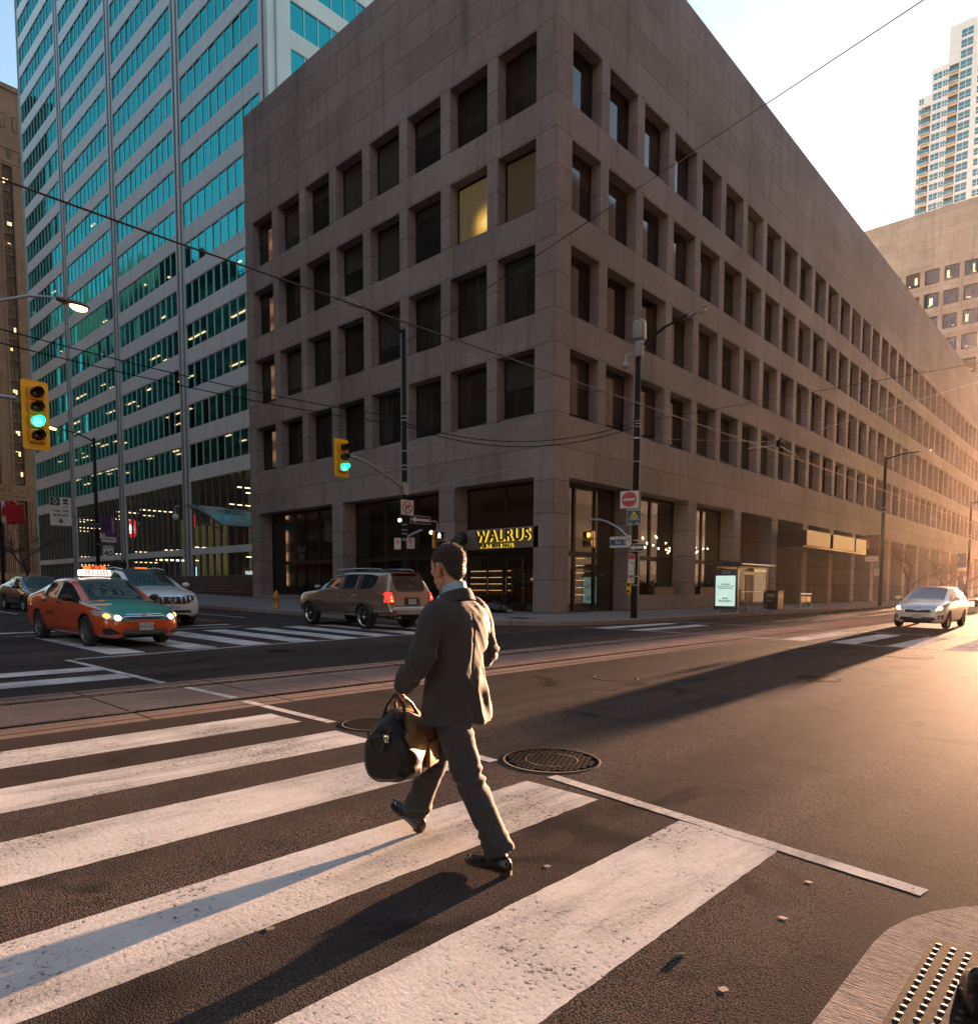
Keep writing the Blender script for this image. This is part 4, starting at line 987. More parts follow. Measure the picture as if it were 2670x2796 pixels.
def attention(m, fn, M0):
    txt(m, M0, 'ATTENTION', 0, .25, .095, M_swhite, bold=.002); poly(m, fn, [(-.15,-.04),(.15,-.04),(0,.20)], M_syel, .005); bar(m, fn, (-.08,0), (.06,.06), .05, M_sblack, .006); bar(m, fn, (.0,.0), (.07,.0), .02, M_sblack, .0062)
    for k in range(2): bar(m, fn, (-.2,-.08-.05*k), (.2,-.08-.05*k), .018, M_swhite, .005)
    bar(m, fn, (-.2,-.27), (-.08,-.27), .04, M_swhite, .005); bar(m, fn, (.08,-.27), (.2,-.27), .04, M_swhite, .005)
face_sign('warning_sign', (3.82,.16,3.87), (.35,-1), .55, .66, attention, 'dark green sign headed ATTENTION with a yellow triangle below the no entry sign', ground=M_sgreen, border=M_swhite)
face_sign('road_sign', (4.0,.14,2.66), (.35,-1), .54, .30, lambda m, fn, M0: arrow_l(m, fn, .54, .30, M_swhite), 'small black one way sign with white arrow on the tall corner lamp post', ground=M_sblack, border=M_swhite)
def bay(m, fn, M0):
    m.prism([(-.40,-.13),(.40,-.13),(.40,.10),(-.40,.10)], fn, .003, .005, M_sblue); txt(m, M0, 'Bay St', .05, -.015, .19, M_swhite); txt(m, M0, 'KING', .0, .16, .07, M_sblack)
face_sign('street_name_sign', (3.2,.15,2.9), (.2,-1), .84, .44, bay, 'white and blue street name plate reading Bay St left of the corner post')
face_sign('parking_sign', (3.62,.12,2.92), (.35,-1), .22, .44, no_stop, 'small white parking sign overlapping the street name plate')
ped_signal((1.72,.2,3.08), 'pedestrian signal with an orange hand hanging in front of the corner glass doors', (.25,-1), False)
def stop_pl(m, fn, M0):
    poly(m, fn, [(-.12,.36),(.12,.36),(.12,.57),(-.12,.57)], M_sred); poly(m, fn, [(-.12,-.34),(.12,-.34),(.12,-.26),(-.12,-.26)], M_sred); poly(m, fn, [(-.12,-.58),(.12,-.58),(.12,-.56),(-.12,-.56)], M_sred)
    bar(m, fn, (-.09,.25), (.0,.25), .04, M_sblack); bar(m, fn, (0,.19), (.08,.19), .05, M_sblack); txt(m, M0, '504', 0, -.12, .09, M_sblack)
    for k in range(4): bar(m, fn, (-.08,-.36-.045*k), (.08,-.36-.045*k), .014, M_sgreen)
face_sign('stop_panel', (3.70,.24,1.85), (.35,-1), .27, 1.18, stop_pl, 'tall narrow white and red tram stop panel on the corner post')
t = empty('push_button', (3.62,.22,1.02), label='orange pedestrian push button box on the corner post', cat='push button'); m = MB(); m.cbox((0,0,.06),(.16,.10,.5),M_yel,r=.02); m.build('box', t); m = MB(); m.lathe([(.05,0),(.05,.03),(.0001,.04)], (.0,-.09,-.06), M_sblack, 12, 'Y'); m.cbox((0,-.055,.2),(.11,.01,.12),M_sblack); m.build('button', t)

# --- further posts down the tram street
def far_post(x, y, label, banner, bl, lit=False):
    t, z0 = pole('street_lamp', x, y, 10.65-gz(x)-.15, .13, label, zs=(7.0,6.7)); cobra(t, (.1,0,10.5-z0), (2.55,-.25,10.72-z0)); 
    t2 = empty('banner', (x-.12,y-.05,z0), label=bl, cat='banner'); m = MB(); m.tube([(.02,0,5.16),(-.95,0,5.16)], .018, M_pole, 5); m.tube([(.02,0,3.72),(-.95,0,3.72)], .018, M_pole, 5); m.build('rod', t2)
    fn = lambda u, v, d: (u, -d, v); m = MB(); m.prism([(-.92,3.72),(-.08,3.72),(-.08,5.15),(-.92,5.15)], fn, 0, .008, banner[0]); m.build('cloth', t2)
    m = MB(); Mt = frame_M((-.80,-.012,4.55),(0,0,1),(-1,0,0)); add_text(m, banner[1], Mt, .20, M_swhite, .001)
    for k in range(14):
        a = pi*.15+2*pi*k/14; m.face([(-.42+.1*cos(a),-.011,4.6+.12*sin(a)),(-.42+.33*cos(a-.05),-.011,4.6+.45*sin(a-.05)),(-.42+.33*cos(a+.05),-.011,4.6+.45*sin(a+.05))], banner[2])
    m.build('print', t2); m = MB(); m.box((-.95,-.01,3.25),(-.1,.0,3.6),M_swhite); add_text(m, 'King Street', frame_M((-.52,-.014,3.42),(1,0,0),(0,0,1)), .13, M_sblack, .001); m.build('name_strip', t2)
    face_sign('parking_sign', (x-.25,y-.1,z0+2.45), (.1,-1), .34, .5, no_park, 'red ringed parking sign low on the '+('nearer' if y < 50 else 'farther')+' lamp post down the tram street')
far_post(4.45, 33.5, 'black lamp post behind the white car with a brown sunburst banner', (simple('banner brown',(.06,.022,.012),.7), 'BEAUTY', simple('banner gold',(.28,.11,.02),.7)), 'dark brown banner reading BEAUTY with gold rays')
far_post(4.45, 69.0, 'lamp post farthest down the tram street at the right edge', (simple('banner blue',(.05,.08,.16),.7), 'FAITH', simple('banner pale',(.3,.25,.22),.7)), 'pale blue banner on the farthest lamp post')

# --- post far left on the side street
FLx, FLy = -32.4, -7.0
t, z0 = pole('street_lamp', FLx, FLy, 10.8-gz(FLx)-.15, .125, 'black lamp post in front of the glass tower with a glowing amber lamp', zs=(5.2,5.0,3.9))
L = lambda x, y, z: (x-FLx, y-FLy, z-z0)
cobra(t, L(FLx,FLy-.1,10.6), L(-32.1,-9.35,11.0), True)
m = MB(); m.tube([L(-32.4,-7.1,5.08),L(-32.3,-8.6,5.75)], .05, M_galv, 6); m.build('sign_arm', t)
def hov(m, fn, M0):
    poly(m, fn, [(-.56,.38),(-.02,.38),(-.02,.87),(-.56,.87)], M_sblack, .004); ring(m, lambda u, v, d: fn(u*.7, v*1.0, d), (-.41,.62), .2, .14, M_swhite, .006, 4)
    m.prism(rrect(.3,.16,.03,3,(.28,.72)), fn, .004, .006, M_sblack); poly(m, fn, [(.12,.46),(.46,.46),(.42,.56),(.34,.6),(.22,.6),(.16,.55)], M_sblack); ring(m, fn, (.2,.28), .06, .04, M_sblack, .005, 12); ring(m, fn, (.38,.28), .06, .04, M_sblack, .005, 12); bar(m, fn, (.2,.28), (.3,.36), .02, M_sblack)
    txt(m, M0, '7AM - 7PM', 0, .02, .19, M_sblack, bold=.004); txt(m, M0, 'MON-FRI', 0, -.25, .2, M_sblack, bold=.006)
    poly(m, fn, [(0,-.74),(-.2,-.58),(-.06,-.6),(-.06,-.46),(.06,-.46),(.06,-.6),(.2,-.58)], M_sblack)
face_sign('lane_sign', (-32.25,-9.15,5.85), (1,-.3), 1.16, 1.78, hov, 'large white lane sign reading 7AM - 7PM MON-FRI with a diamond and arrow')
t2 = empty('banner', (-32.3,-6.85,4.1), label='purple and blue banner reading CONNECT on the post by the glass tower', cat='banner'); m = MB(); m.tube([(0,0,1.72),(0,1.0,1.72)], .02, M_pole, 5); m.build('rod', t2)
def purple():
    q = NT('banner purple'); v = q.coord('Object'); n = q.noise(v, 2.2, 4, .6, .8); return q.done(q.pbr(q.ramp(n, [(.3,(.01,.03,.09)),(.5,(.06,.02,.10)),(.62,(.14,.05,.13)),(.75,(.02,.08,.16))]), .6))
m = MB(); m.box((-.01,.08,.32),(.0,.98,1.7),purple()); m.box((-.01,.08,-.05),(.0,.98,.30),M_swhite); m.build('cloth', t2)
m = MB(); add_text(m, 'CONNECT', frame_M((.004,.82,1.15),(0,0,1),(0,-1,0)), .24, M_swhite, .001); bar(m, lambda u, v, d: (.004,u,v), (.2,.16), (.85,.16), .05, M_sblack); m.build('print', t2)
def forty(m, fn, M0): txt(m, M0, '40', 0, -.1, .52, M_sblack, bold=.012); txt(m, M0, 'MAXIMUM', 0, .28, .125, M_sblack, bold=.003)
face_sign('speed_sign', (-32.2,-6.42,3.4), (1,-.3), .62, .82, forty, 'white speed sign reading MAXIMUM 40 below the purple banner')
face_sign('parking_sign', (-32.2,-6.75,4.45), (1,-.3), .3, .34, no_stop, 'tiny red ringed parking sign between the banner and the speed sign')

# --- foreground lamp and four section signal reaching in from the left
t, z0 = pole('street_lamp', -1.0, -25.2, 8.6, .11, 'lit street lamp reaching in from the left edge high above the taxi')
L = lambda x, y, z: (x+1.0, y+25.2, z-z0)
m = MB(); m.tube([L(-1,-25.15,6.2),L(-1,-23.2,6.55),L(-1,-21.3,6.95),L(-1,-20.2,7.25),L(-1,-19.4,7.55),L(-1,-18.8,7.84),L(-1,-18.3,7.95)], .035, M_galv, 8); m.build('lamp_arm', t)
Mx = Matrix.Translation(L(-1.0,-17.86,7.93)) @ Matrix.Rotation(radians(90), 4, 'Z') @ Matrix.Rotation(radians(3), 4, 'Y')
m = MB(); rings = []
for s, w, hh in ((-.5,.05,.045),(-.42,.075,.06),(-.2,.11,.075),(.1,.155,.085),(.32,.145,.07),(.45,.10,.045),(.5,.03,.02)): rings.append([Mx @ V((s*.74, w*cos(2*pi*k/14), hh*max(-.5, sin(2*pi*k/14)))) for k in range(14)])
m.loft(rings, simple('lamp head brown', (.10,.06,.045), .5)); h = m.build('lamp_head', t); m = MB(); m.ell((.12,0,-.04),(.20,.12,.095), M_lamp_on, Mx); m.build('lens', h)
t, z0 = pole('signal_post', 1.0, -24.6, 6.5, .1, 'grey signal arm reaching in from the left edge', 'signal post')
m = MB(); m.tube([(0,.05,4.75-z0),(0,2.5,4.86-z0),(0,4.95,4.98-z0)], .04, M_galv, 8); m.build('signal_arm', t)
signal('traffic_light', (1.0,-19.3,4.69), 4, 'yellow four section signal showing green at the left edge', 2, -.02, .88)

# --- bus shelter, bin, leaning rail, hydrant
SHX, SHY = 2.52, 10.2; zs = gz(3.1)+.15
t = empty('bus_shelter', (SHX,SHY,zs), label='glass bus shelter with curved green roof and a lit advertising panel', cat='bus shelter')
M_frame = simple('shelter grey', (.10,.09,.09), .4, .3); M_clear = M_shopglass
m = MB()
for (x, y) in ((.06,.1),(1.17,.1),(.06,3.75),(1.17,3.75)): m.cbox((x,y,1.15),(.07,.07,2.3),M_frame)
m.box((.03,.1,2.22),(.09,3.75,2.3),M_frame); m.box((1.14,.1,2.22),(1.2,3.75,2.3),M_frame); m.box((.03,.5,.5),(.07,3.7,.56),M_frame); m.box((1.15,.5,1.0),(1.19,3.7,1.04),M_galv)
for (x, y) in ((.06,.1),(1.17,.1),(1.17,3.75),(1.17,1.6),(1.17,2.5)): m.lathe([(.10,0),(.08,.06),(.04,.1),(.001,.1)], (x,y,0), M_galv, 10)
m.build('frame', t)
m = MB(); n = 12
for k in range(n):
    x0, x1 = -.35+1.85*k/n, -.35+1.85*(k+1)/n; f = lambda x: 2.36+.16*(1-((x-.55)/.95)**2)
    m.raw([(x0,-.3,f(x0)),(x1,-.3,f(x1)),(x1,4.0,f(x1)),(x0,4.0,f(x0)),(x0,-.3,f(x0)+.04),(x1,-.3,f(x1)+.04),(x1,4.0,f(x1)+.04),(x0,4.0,f(x0)+.04)], [(0,3,2,1),(4,5,6,7),(0,1,5,4),(2,3,7,6)], simple('shelter roof green',(.05,.10,.08),.25) if k == 0 else m.mats[0], False)
m.tube([(1.5,-.3,2.38),(1.5,4.0,2.38)], .045, M_galv, 8); m.build('roof', t)
m = MB(); m.face([(.05,.3,.35),(.05,3.7,.35),(.05,3.7,2.2),(.05,.3,2.2)], M_clear); m.face([(1.18,2.0,.35),(1.18,3.7,.35),(1.18,3.7,2.2),(1.18,2.0,2.2)], M_clear); m.face([(.1,3.76,.35),(1.14,3.76,.35),(1.14,3.76,2.2),(.1,3.76,2.2)], M_clear); m.box((1.165,.6,1.88),(1.185,3.7,2.05),M_sblue); m.build('glazing', t)
m = MB(); m.cbox((.61,.0,1.14),(1.2,.17,2.0),M_frame,r=.015); m.box((.40,-.092,1.90),(.85,-.086,2.08),M_grey); pn = m.build('advert_case', t)
def poster():
    q = NT('lit poster'); v = q.coord('Object'); n = q.noise(q.coord('Object', (5,1,.6)), 1, 3); c = q.mix((.30,.46,.41), (.44,.58,.52), n); return q.done(q.pbr(c, .3, emit=c, estr=.42*GS*1.3))
m = MB(); m.box((.10,-.095,.30),(1.12,-.088,1.82),poster())
for s, z, sz in (('Understand',1.40,.105),('the world impact on the',1.30,.088),('Canadian economy',1.20,.1),('BNN',.68,.14),('Bloomberg',.56,.155)): add_text(m, s, frame_M((.61,-.098,z),(1,0,0),(0,0,1)), sz, M_sblack, .0008, bold=.003)
for z, w_ in ((1.52,.12),(1.1,.12),(.45,.5)): m.box((.61-w_/2,-.097,z),(.61+w_/2,-.0955,z+.008),M_sblack)
m.build('poster', pn)
m = MB(); add_text(m, 'astral', frame_M((.62,-.094,1.99),(1,0,0),(0,0,1)), .12, M_sblack, .001); m.build('lettering', pn)
t = empty('litter_bin', (3.72,14.95,zs), label='brown slatted litter bin with sloping lid beside the bus shelter', cat='bin')
M_binb = simple('bin bronze', (.10,.055,.028), .45, .2); M_bind = simple('bin dark', (.02,.015,.012), .5)
m = MB(); m.box((-.36,-.4,.06),(.36,.4,1.02),M_bind); m.build('body', t); m = MB(); m.raw([(-.42,-.46,1.02),(.42,-.46,1.02),(.42,.46,1.02),(-.42,.46,1.02),(-.42,-.46,1.14),(.42,-.46,1.07),(.42,.46,1.07),(-.42,.46,1.14)], [(0,3,2,1),(4,5,6,7),(0,1,5,4),(1,2,6,5),(2,3,7,6),(3,0,4,7)], M_bind); m.build('lid', t)
m = MB()
for k in range(11): m.box((.362,-.38,.08+k*.05),(.385,.38,.115+k*.05),M_binb)
m.box((.362,-.38,.65),(.38,.38,1.0),M_binb); m.box((.378,-.38,.70),(.39,.38,.72),M_galv); m.box((.378,-.38,.82),(.39,.38,.84),M_galv); m.build('slat_panel', t)
m = MB(); m.box((-.2,-.41,.72),(.2,-.40,.9),M_grey); m.box((-.22,-.41,.5),(.05,-.40,.58),M_grey); m.build('plate', t)
t = empty('leaning_rail', (3.75,19.9,zs), label='low steel leaning rail with panel and three feet near the kerb', cat='rail')
m = MB(); m.tube([(0,-.95,.86),(0,.95,.86)], .06, M_galv, 10); m.build('rail', t); m = MB(); m.box((-.02,-.75,.38),(.02,.85,.72),simple('perforated steel',(.3,.27,.22),.35,.7)); m.build('panel', t)
for y in (-.85,0,.85): m = MB(); m.tube([(0,y,.02),(0,y,.84 if y < .1 else .4)], .05, M_galv, 8); m.lathe([(.13,0),(.1,.05),(.04,.07),(.001,.07)], (0,y,0), M_galv, 10); m.build('foot', t)
t = empty('fire_hydrant', (-10.33,-7.0,gz(-10.3)+.15), label='yellow fire hydrant at the kerb left of the brown car', cat='hydrant'); M_hyd = simple('hydrant yellow', (.42,.19,.015), .5, var=.3, scale=14)
m = MB(); m.lathe([(.17,0),(.17,.04),(.12,.06),(.12,.5),(.15,.52),(.15,.56),(.125,.58),(.12,.66),(.08,.74),(.03,.78),(.03,.83),(.001,.83)], (0,0,0), M_hyd, 16); m.build('barrel', t)
for d in ((1,0),(-1,0),(0,-1)): m = MB(); m.tube([(0,0,.46),(d[0]*.2,d[1]*.2,.46)], .065, M_hyd, 10); m.build('nozzle', t)

# --- dark bundle on the pavement by the pub door
M_bag = simple('black bin bag', (.015,.014,.014), .35, 0, .5, .3, 5)
t = empty('bundle', (-2.3,-.95,gz(-2.3)+.148), label='dark heap of bags and blanket lying on the pavement by the pub door', cat='bundle')
def lump(seed, c, r, mat, nm):
    m = MB(); m.ell((0,0,0),(1,1,1),mat,nu=24,nv=16); vs = []
    for p in m.v:
        q = V(p); d_ = 1+.22*noise.noise(q*1.6+V((seed,0,0)))+.10*noise.noise(q*4+V((0,seed,0))); vs.append((c[0]+q.x*r[0]*d_, c[1]+q.y*r[1]*d_, max(0, c[2]+q.z*r[2]*d_)))
    m.v = vs; m.build(nm, t)
lump(1,(-.15,0,.2),(.5,.38,.28),M_bag,'bag'); lump(2,(.35,.05,.16),(.32,.3,.22),M_bag,'bag'); lump(5,(.72,-.02,.07),(.2,.13,.09),simple('grey cloth',(.16,.14,.13),.9),'blanket')
# --- pavement details
t = None
for (x, y, lab) in ((-1.2,-4.2,'iron utility cover in the pavement left of the corner pier'),(1.3,-3.6,'iron utility cover in the pavement in front of the corner pier')):
    m = MB(); m.box((-.5,-.3,0),(.5,.3,.006),M_iron); m.box((-.46,-.26,.006),(.46,.26,.008),M_groove); o = m.build('utility_cover', label=lab, cat='cover'); o.location = (x,y,gz(x)+.149); o.rotation_euler = (0,.0165,0)

# --- overhead wires
M_wire = simple('wire black', (.004,.004,.004), .9, 0, .05); M_wire2 = simple('copper wire', (.10,.05,.03), .35, .8)
def wire(pts, r, label, mat=None, sag=0.0, name='overhead_wire'):
    P = [V(p) for p in pts]; out = []
    for i in range(len(P)-1):
        for k in range(14):
            f = k/14; q = P[i].lerp(P[i+1], f); q.z -= sag*4*f*(1-f); out.append(q)
    out.append(P[-1]); m = MB(); m.tube(out, r, mat or M_wire, 6); return m.build(name, label=label, cat='wire')
wire([(9.35,-120,5.6),(9.35,-40,5.36),(9.35,-20,5.36),(9.35,.04,5.62),(9.35,40,5.9),(9.35,110,6.2)], .012, 'tram contact wire running from the upper left down the tram street', M_wire2)
wire([(-2.6,-5.9,10.4),(14.83,-7.89,12.31),(34,-10.1,14.4)], .011, 'thin wire rising to the top right corner from the left lamp post')
wire([(-2.6,-6,7.55),(-1.2,-23.8,7.3)], .014, 'upper of two slack wires running to the left edge', sag=.35); wire([(-2.6,-6,7.3),(-1.2,-23.8,6.95)], .014, 'lower of two slack wires running to the left edge', sag=.35)
wire([(-2.55,-6,7.35),(3.7,.38,7.52)], .016, 'upper of two sagging cables slung between the two corner posts', sag=.72); wire([(-2.55,-6,7.25),(3.7,.38,7.35)], .016, 'lower of two sagging cables slung between the two corner posts', sag=.78)
wire([(-2.55,-6,4.7),(3.7,.38,6.88)], .010, 'straight span wire between the two corner posts crossing the stone corner', M_galv)
wire([(3.8,.4,6.88),(9.35,.06,5.95),(26,.4,8.8)], .010, 'span wire from the corner post across the tram street to the right edge', M_galv)
wire([(3.8,.4,7.5),(26,14,11)], .010, 'thin upper wire from the corner post towards the right edge')
t = empty('wire_hanger', (9.35,.06,5.95), label='bracket holding the tram wire where the span wire crosses it', cat='hanger'); m = MB(); m.cbox((0,0,-.05),(.12,.12,.2),M_wire); m.tube([(0,0,-.1),(-.9,-.35,-.15)], .02, M_galv, 5); m.tube([(0,0,-.1),(.5,.5,-.5)], .02, M_galv, 5); m.build('bracket', t)

# --- bare street trees
M_bark = simple('bark', (.05,.035,.028), .9, var=.3, scale=20)
def bare_tree(x, y, z, h, seed, label, spread=.75):
    rr_ = random.Random(seed); t = empty('tree', (x,y,z), label=label, cat='tree', group='bare street trees'); tr = MB(); cr = MB()
    def grow(p, d, L, r, lev):
        n = 3; pts = [p.copy()]; q = p.copy(); dd = d.copy()
        for _ in range(n):
            dd = (dd+V((rr_.gauss(0,.12),rr_.gauss(0,.12),.05 if lev else 0))).normalized(); q = q+dd*L/n; pts.append(q.copy())
        (tr if lev == 0 else cr).tube(pts, [r,r*.87,r*.75,r*.62], M_bark, 7 if lev < 2 else 4, lev < 2)
        if lev >= 5: return
        for k in range(3 if lev < 4 else 2):
            ax = V((rr_.gauss(0,1),rr_.gauss(0,1),rr_.gauss(0,.35))).normalized(); e = (dd*(.75 if lev else .65)+ax*spread).normalized()
            if e.z < -.1: e.z = .1
            grow(pts[-1] if k < 2 else pts[-2], e, L*rr_.uniform(.62,.82), r*.58, lev+1)
    grow(V((0,0,0)), V((rr_.gauss(0,.04),rr_.gauss(0,.04),1)), h*.30, h*.018, 0)
    tr.build('trunk', t); cr.build('crown', t); return t
bare_tree(2.6,51,gz(2.6)+.15,6.6,3,'bare street tree nearest the white car, wide twiggy crown'); bare_tree(2.6,63,gz(2.6)+.15,6.6,8,'second bare street tree behind the white car'); bare_tree(2.6,80,gz(2.6)+.15,6.6,5,'third bare street tree near the farthest lamp post')
bare_tree(-86,-1.5,gz(-86)+.15,9.5,11,'bare tree against the pale pier of the limestone bank'); bare_tree(-71,-1.0,gz(-71)+.15,9.5,14,'thin bare tree in front of the left end of the glass tower')
# --- flag on a mast
t = empty('flag_mast', (-73.2,-3,gz(-73)+.15), label='dark mast at the left edge flying a red and white maple leaf flag', cat='flag'); m = MB(); m.lathe([(.16,0),(.13,9),(.11,9.6),(.001,9.62)], (0,0,0), M_pole, 10); m.build('mast', t)
M_fred = simple('flag red', (.50,.008,.012), .7); M_fwhite = simple('flag white', (.65,.58,.56), .7)
m = MB(); nu, nv = 40, 10; P = lambda i, j: V((.15+7.4*i/nu, .55*sin(i*.55+j*.12)*(i/nu)**.5, 9.4-2.6*(1-j/nv)-1.3*(i/nu)**1.2*(.4+.6*(j/nv))+.12*sin(i*.8+j)))
for i in range(nu):
    for j in range(nv): m.face([P(i,j),P(i+1,j),P(i+1,j+1),P(i,j+1)], M_fwhite if 4 <= i < 16 else M_fred, True)
leaf = [(0,.5),(.1,.25),(.3,.3),(.25,.05),(.5,.1),(.35,-.15),(.42,-.25),(.1,-.28),(0,-.5),(-.1,-.28),(-.42,-.25),(-.35,-.15),(-.5,.1),(-.25,.05),(-.3,.3),(-.1,.25)]
m.face([P(10+v_*3.2, 5)+V((0,-.08,u_*1.6)) for u_, v_ in [(b, a) for a, b in leaf]], M_fred); m.build('flag', t)
# ---------------------------------------------------------------- vehicles
def car_paint(name, col, metal=0.0, rough=.32, coat=1.0):
    t = NT(name); v = t.coord('Object'); n = t.noise(v, 3, 3); g = t.noise(v, 300, 2)
    x, y, z = t.sep(v); dirt = t.ramp(t.math('ADD', z, t.math('MULTIPLY', n, .25)), [(.25, 1.0), (.62, 0)])
    c = t.mix(col, tuple(min(1, q*1.15) for q in col), g); c = t.mix(c, (.10,.085,.07), t.math('MULTIPLY', dirt, .3))
    return t.done(t.pbr(c, t.math('MULTIPLY_ADD', dirt, .25, rough), metal, .5, None, coat=coat))
def car_glass():
    t = NT('car glass'); return t.done(t.pbr((.012,.018,.02), .03, 0, 1.0))
M_cg = car_glass(); M_seal = simple('car trim black', (.012,.012,.012), .45); M_under = simple('car underbody', (.008,.008,.008), .9)
M_tyre = simple('tyre rubber', (.018,.017,.017), .8, bump=.3); M_rim = simple('alloy rim', (.40,.39,.38), .25, .9); M_rimd = simple('dark wheel well', (.01,.01,.01), .8)
M_chrome = simple('chrome', (.62,.62,.62), .10, 1.0, var=.05); M_hl = glow('headlight on', (1,.76,.48), 6.5); M_hlglass = simple('headlight glass', (.55,.54,.52), .12, .3, .8); M_amber = glow('amber lamp', (1,.38,.05), 2.2); M_tail = glow('tail lamp red', (1,.03,.02), 1.0, (.35,.01,.01)); M_taild = simple('tail lamp dark red', (.28,.01,.012), .15); M_brake = glow('brake lamp', (1,.10,.04), 6.0)
M_platew = simple('plate white', (.50,.52,.53), .5); M_plateb = simple('plate blue lettering', (.02,.04,.16), .5)

def car_body(st, L_axle, wheel_r, paint, roof_paint=None, hood_paint=None, arch=1.12):
    """st: list of (x, w, zb, zsh, kind, args). returns evaluated mesh pieces and a BVH of the outer skin"""
    rings = []; kinds = []
    for s in st:
        x, w, zb, zsh, k = s[:5]
        if k == 'h':
            zh = s[5]; cr = s[6] if len(s) > 6 else .03
            top = [(w*.955, zh-.045), (w*.88, zh-.004), (w*.70, zh+cr*.45), (w*.38, zh+cr*.85), (0, zh+cr)]
        else:
            wb, zbt, wr, zr = s[5:9]
            top = [(wb, zbt), (wr, zr-.075), (wr-.075, zr-.015), (wr*.48, zr+.02), (0, zr+.03)]
        zm = zb+(zsh-zb)*.52
        low = [(0, zb), (w*.72, zb), (w*.945, zb+.05), (w*.99, zm), (w, zsh)]
        half = low+top
        rings.append([V((x, y, z)) for y, z in half]+[V((x, -y, z)) for y, z in half[-2:0:-1]]); kinds.append(k)
    n = len(rings[0]); bm = bmesh.new(); mats = [paint, M_cg, roof_paint or paint, hood_paint or paint, M_seal, M_under]
    vs = [[bm.verts.new(p) for p in r] for r in rings]
    H = 9   # index of centre top
    def seg(i):  # mirrored segment id 0..8
        return i if i < 9 else n-1-i
    for a in range(len(rings)-1):
        for i in range(n):
            j = (i+1) % n; f = bm.faces.new((vs[a][i], vs[a][j], vs[a+1][j], vs[a+1][i])); f.smooth = True
            sg = seg(i); tg = st[a][-1] if isinstance(st[a][-1], str) and st[a][-1] != st[a][4] else ''
            mi = 0
            if sg <= 0: mi = 5
            elif sg == 5:
                mi = {'glass': 1, 'ws': 1, 'pillar': 4, 'roofpaint': 0}.get(tg, 0)
            elif sg >= 7:
                if tg in ('ws', 'rw'): mi = 1
                elif kinds[a] == 'c' and kinds[a+1] == 'c': mi = 2
                elif kinds[a] == 'h' and kinds[a+1] == 'h' and st[a][0] > 0: mi = 3
            elif sg == 6 and kinds[a] == 'h' and kinds[a+1] == 'h' and st[a][0] > 0: mi = 3
            if tg == 'rw' and sg == 5: mi = 0
            f.material_index = mi
    for r, rev in ((vs[0], True), (vs[-1], False)):
        f = bm.faces.new(r if rev else r[::-1]); f.smooth = True
    bmesh.ops.recalc_face_normals(bm, faces=bm.faces[:])
    crl = bm.edges.layers.float.get('crease_edge') or bm.edges.layers.float.new('crease_edge')
    for e in bm.edges:
        if len(e.link_faces) == 2 and e.link_faces[0].material_index != e.link_faces[1].material_index: e[crl] = .55
    me = bpy.data.meshes.new('body'); bm.to_mesh(me); bm.free()
    for m in mats: me.materials.append(m)
    o = bpy.data.objects.new('body', me); COL.objects.link(o)
    md = o.modifiers.new('s', 'SUBSURF'); md.levels = 2; md.render_levels = 2
    realize(o)
    # skin for projecting details, before the wheel arches are cut
    bm = bmesh.new(); bm.from_mesh(o.data); bvh = BVHTree.FromBMesh(bm); bm.free()
    cut = MB(); Wm = max(s[1] for s in st)
    for ax in L_axle:
        for sy in (-1, 1):
            R = wheel_r*arch; pts = circ(R, 32, (ax, wheel_r*1.0)); y0, y1 = sy*(Wm-.26), sy*(Wm+.2)
            cut.prism(pts, lambda u, v, d: (u, d, v), min(y0,y1), max(y0,y1), M_under)
    c = cut.build('cutter', merge=True)
    md = o.modifiers.new('b', 'BOOLEAN'); md.operation = 'DIFFERENCE'; md.object = c; md.solver = 'EXACT'
    realize(o); bpy.data.objects.remove(c)
    return o, bvh
def split_mat(o, name, matname, parent, rim=.014, per_island=True):
    """take the faces of one material off o as new objects, with a black seal round each"""
    me = o.data; idx = [i for i, m in enumerate(me.materials) if m and m.name.startswith(matname)]
    bm = bmesh.new(); bm.from_mesh(me); fs = [f for f in bm.faces if f.material_index in idx]; left = set(fs); isl = []
    while left:
        st_ = [left.pop()]; cur = []
        while st_:
            f = st_.pop(); cur.append(f)
            for e in f.edges:
                for g in e.link_faces:
                    if g in left: left.remove(g); st_.append(g)
        isl.append(cur)
    out = []
    for cur in isl:
        b2 = bmesh.new(); mp = {}
        for f in cur:
            nf = b2.faces.new([mp.setdefault(v, None) or mp.__setitem__(v, b2.verts.new(v.co)) or mp[v] for v in f.verts]); nf.smooth = True
        bmesh.ops.recalc_face_normals(b2, faces=b2.faces[:])
        cen = sum((f.calc_center_median() for f in b2.faces), V())/len(b2.faces)
        if rim:
            r = bmesh.ops.inset_region(b2, faces=b2.faces[:], thickness=rim, depth=-.004, use_boundary=True, use_even_offset=True)
            for f in r['faces']: f.material_index = 1
        m2 = bpy.data.meshes.new(name); b2.to_mesh(m2); b2.free(); m2.materials.append(me.materials[idx[0]]); m2.materials.append(M_seal)
        out.append((cen, m2))
    bmesh.ops.delete(bm, geom=fs, context='FACES'); bm.to_mesh(me); bm.free()
    return out
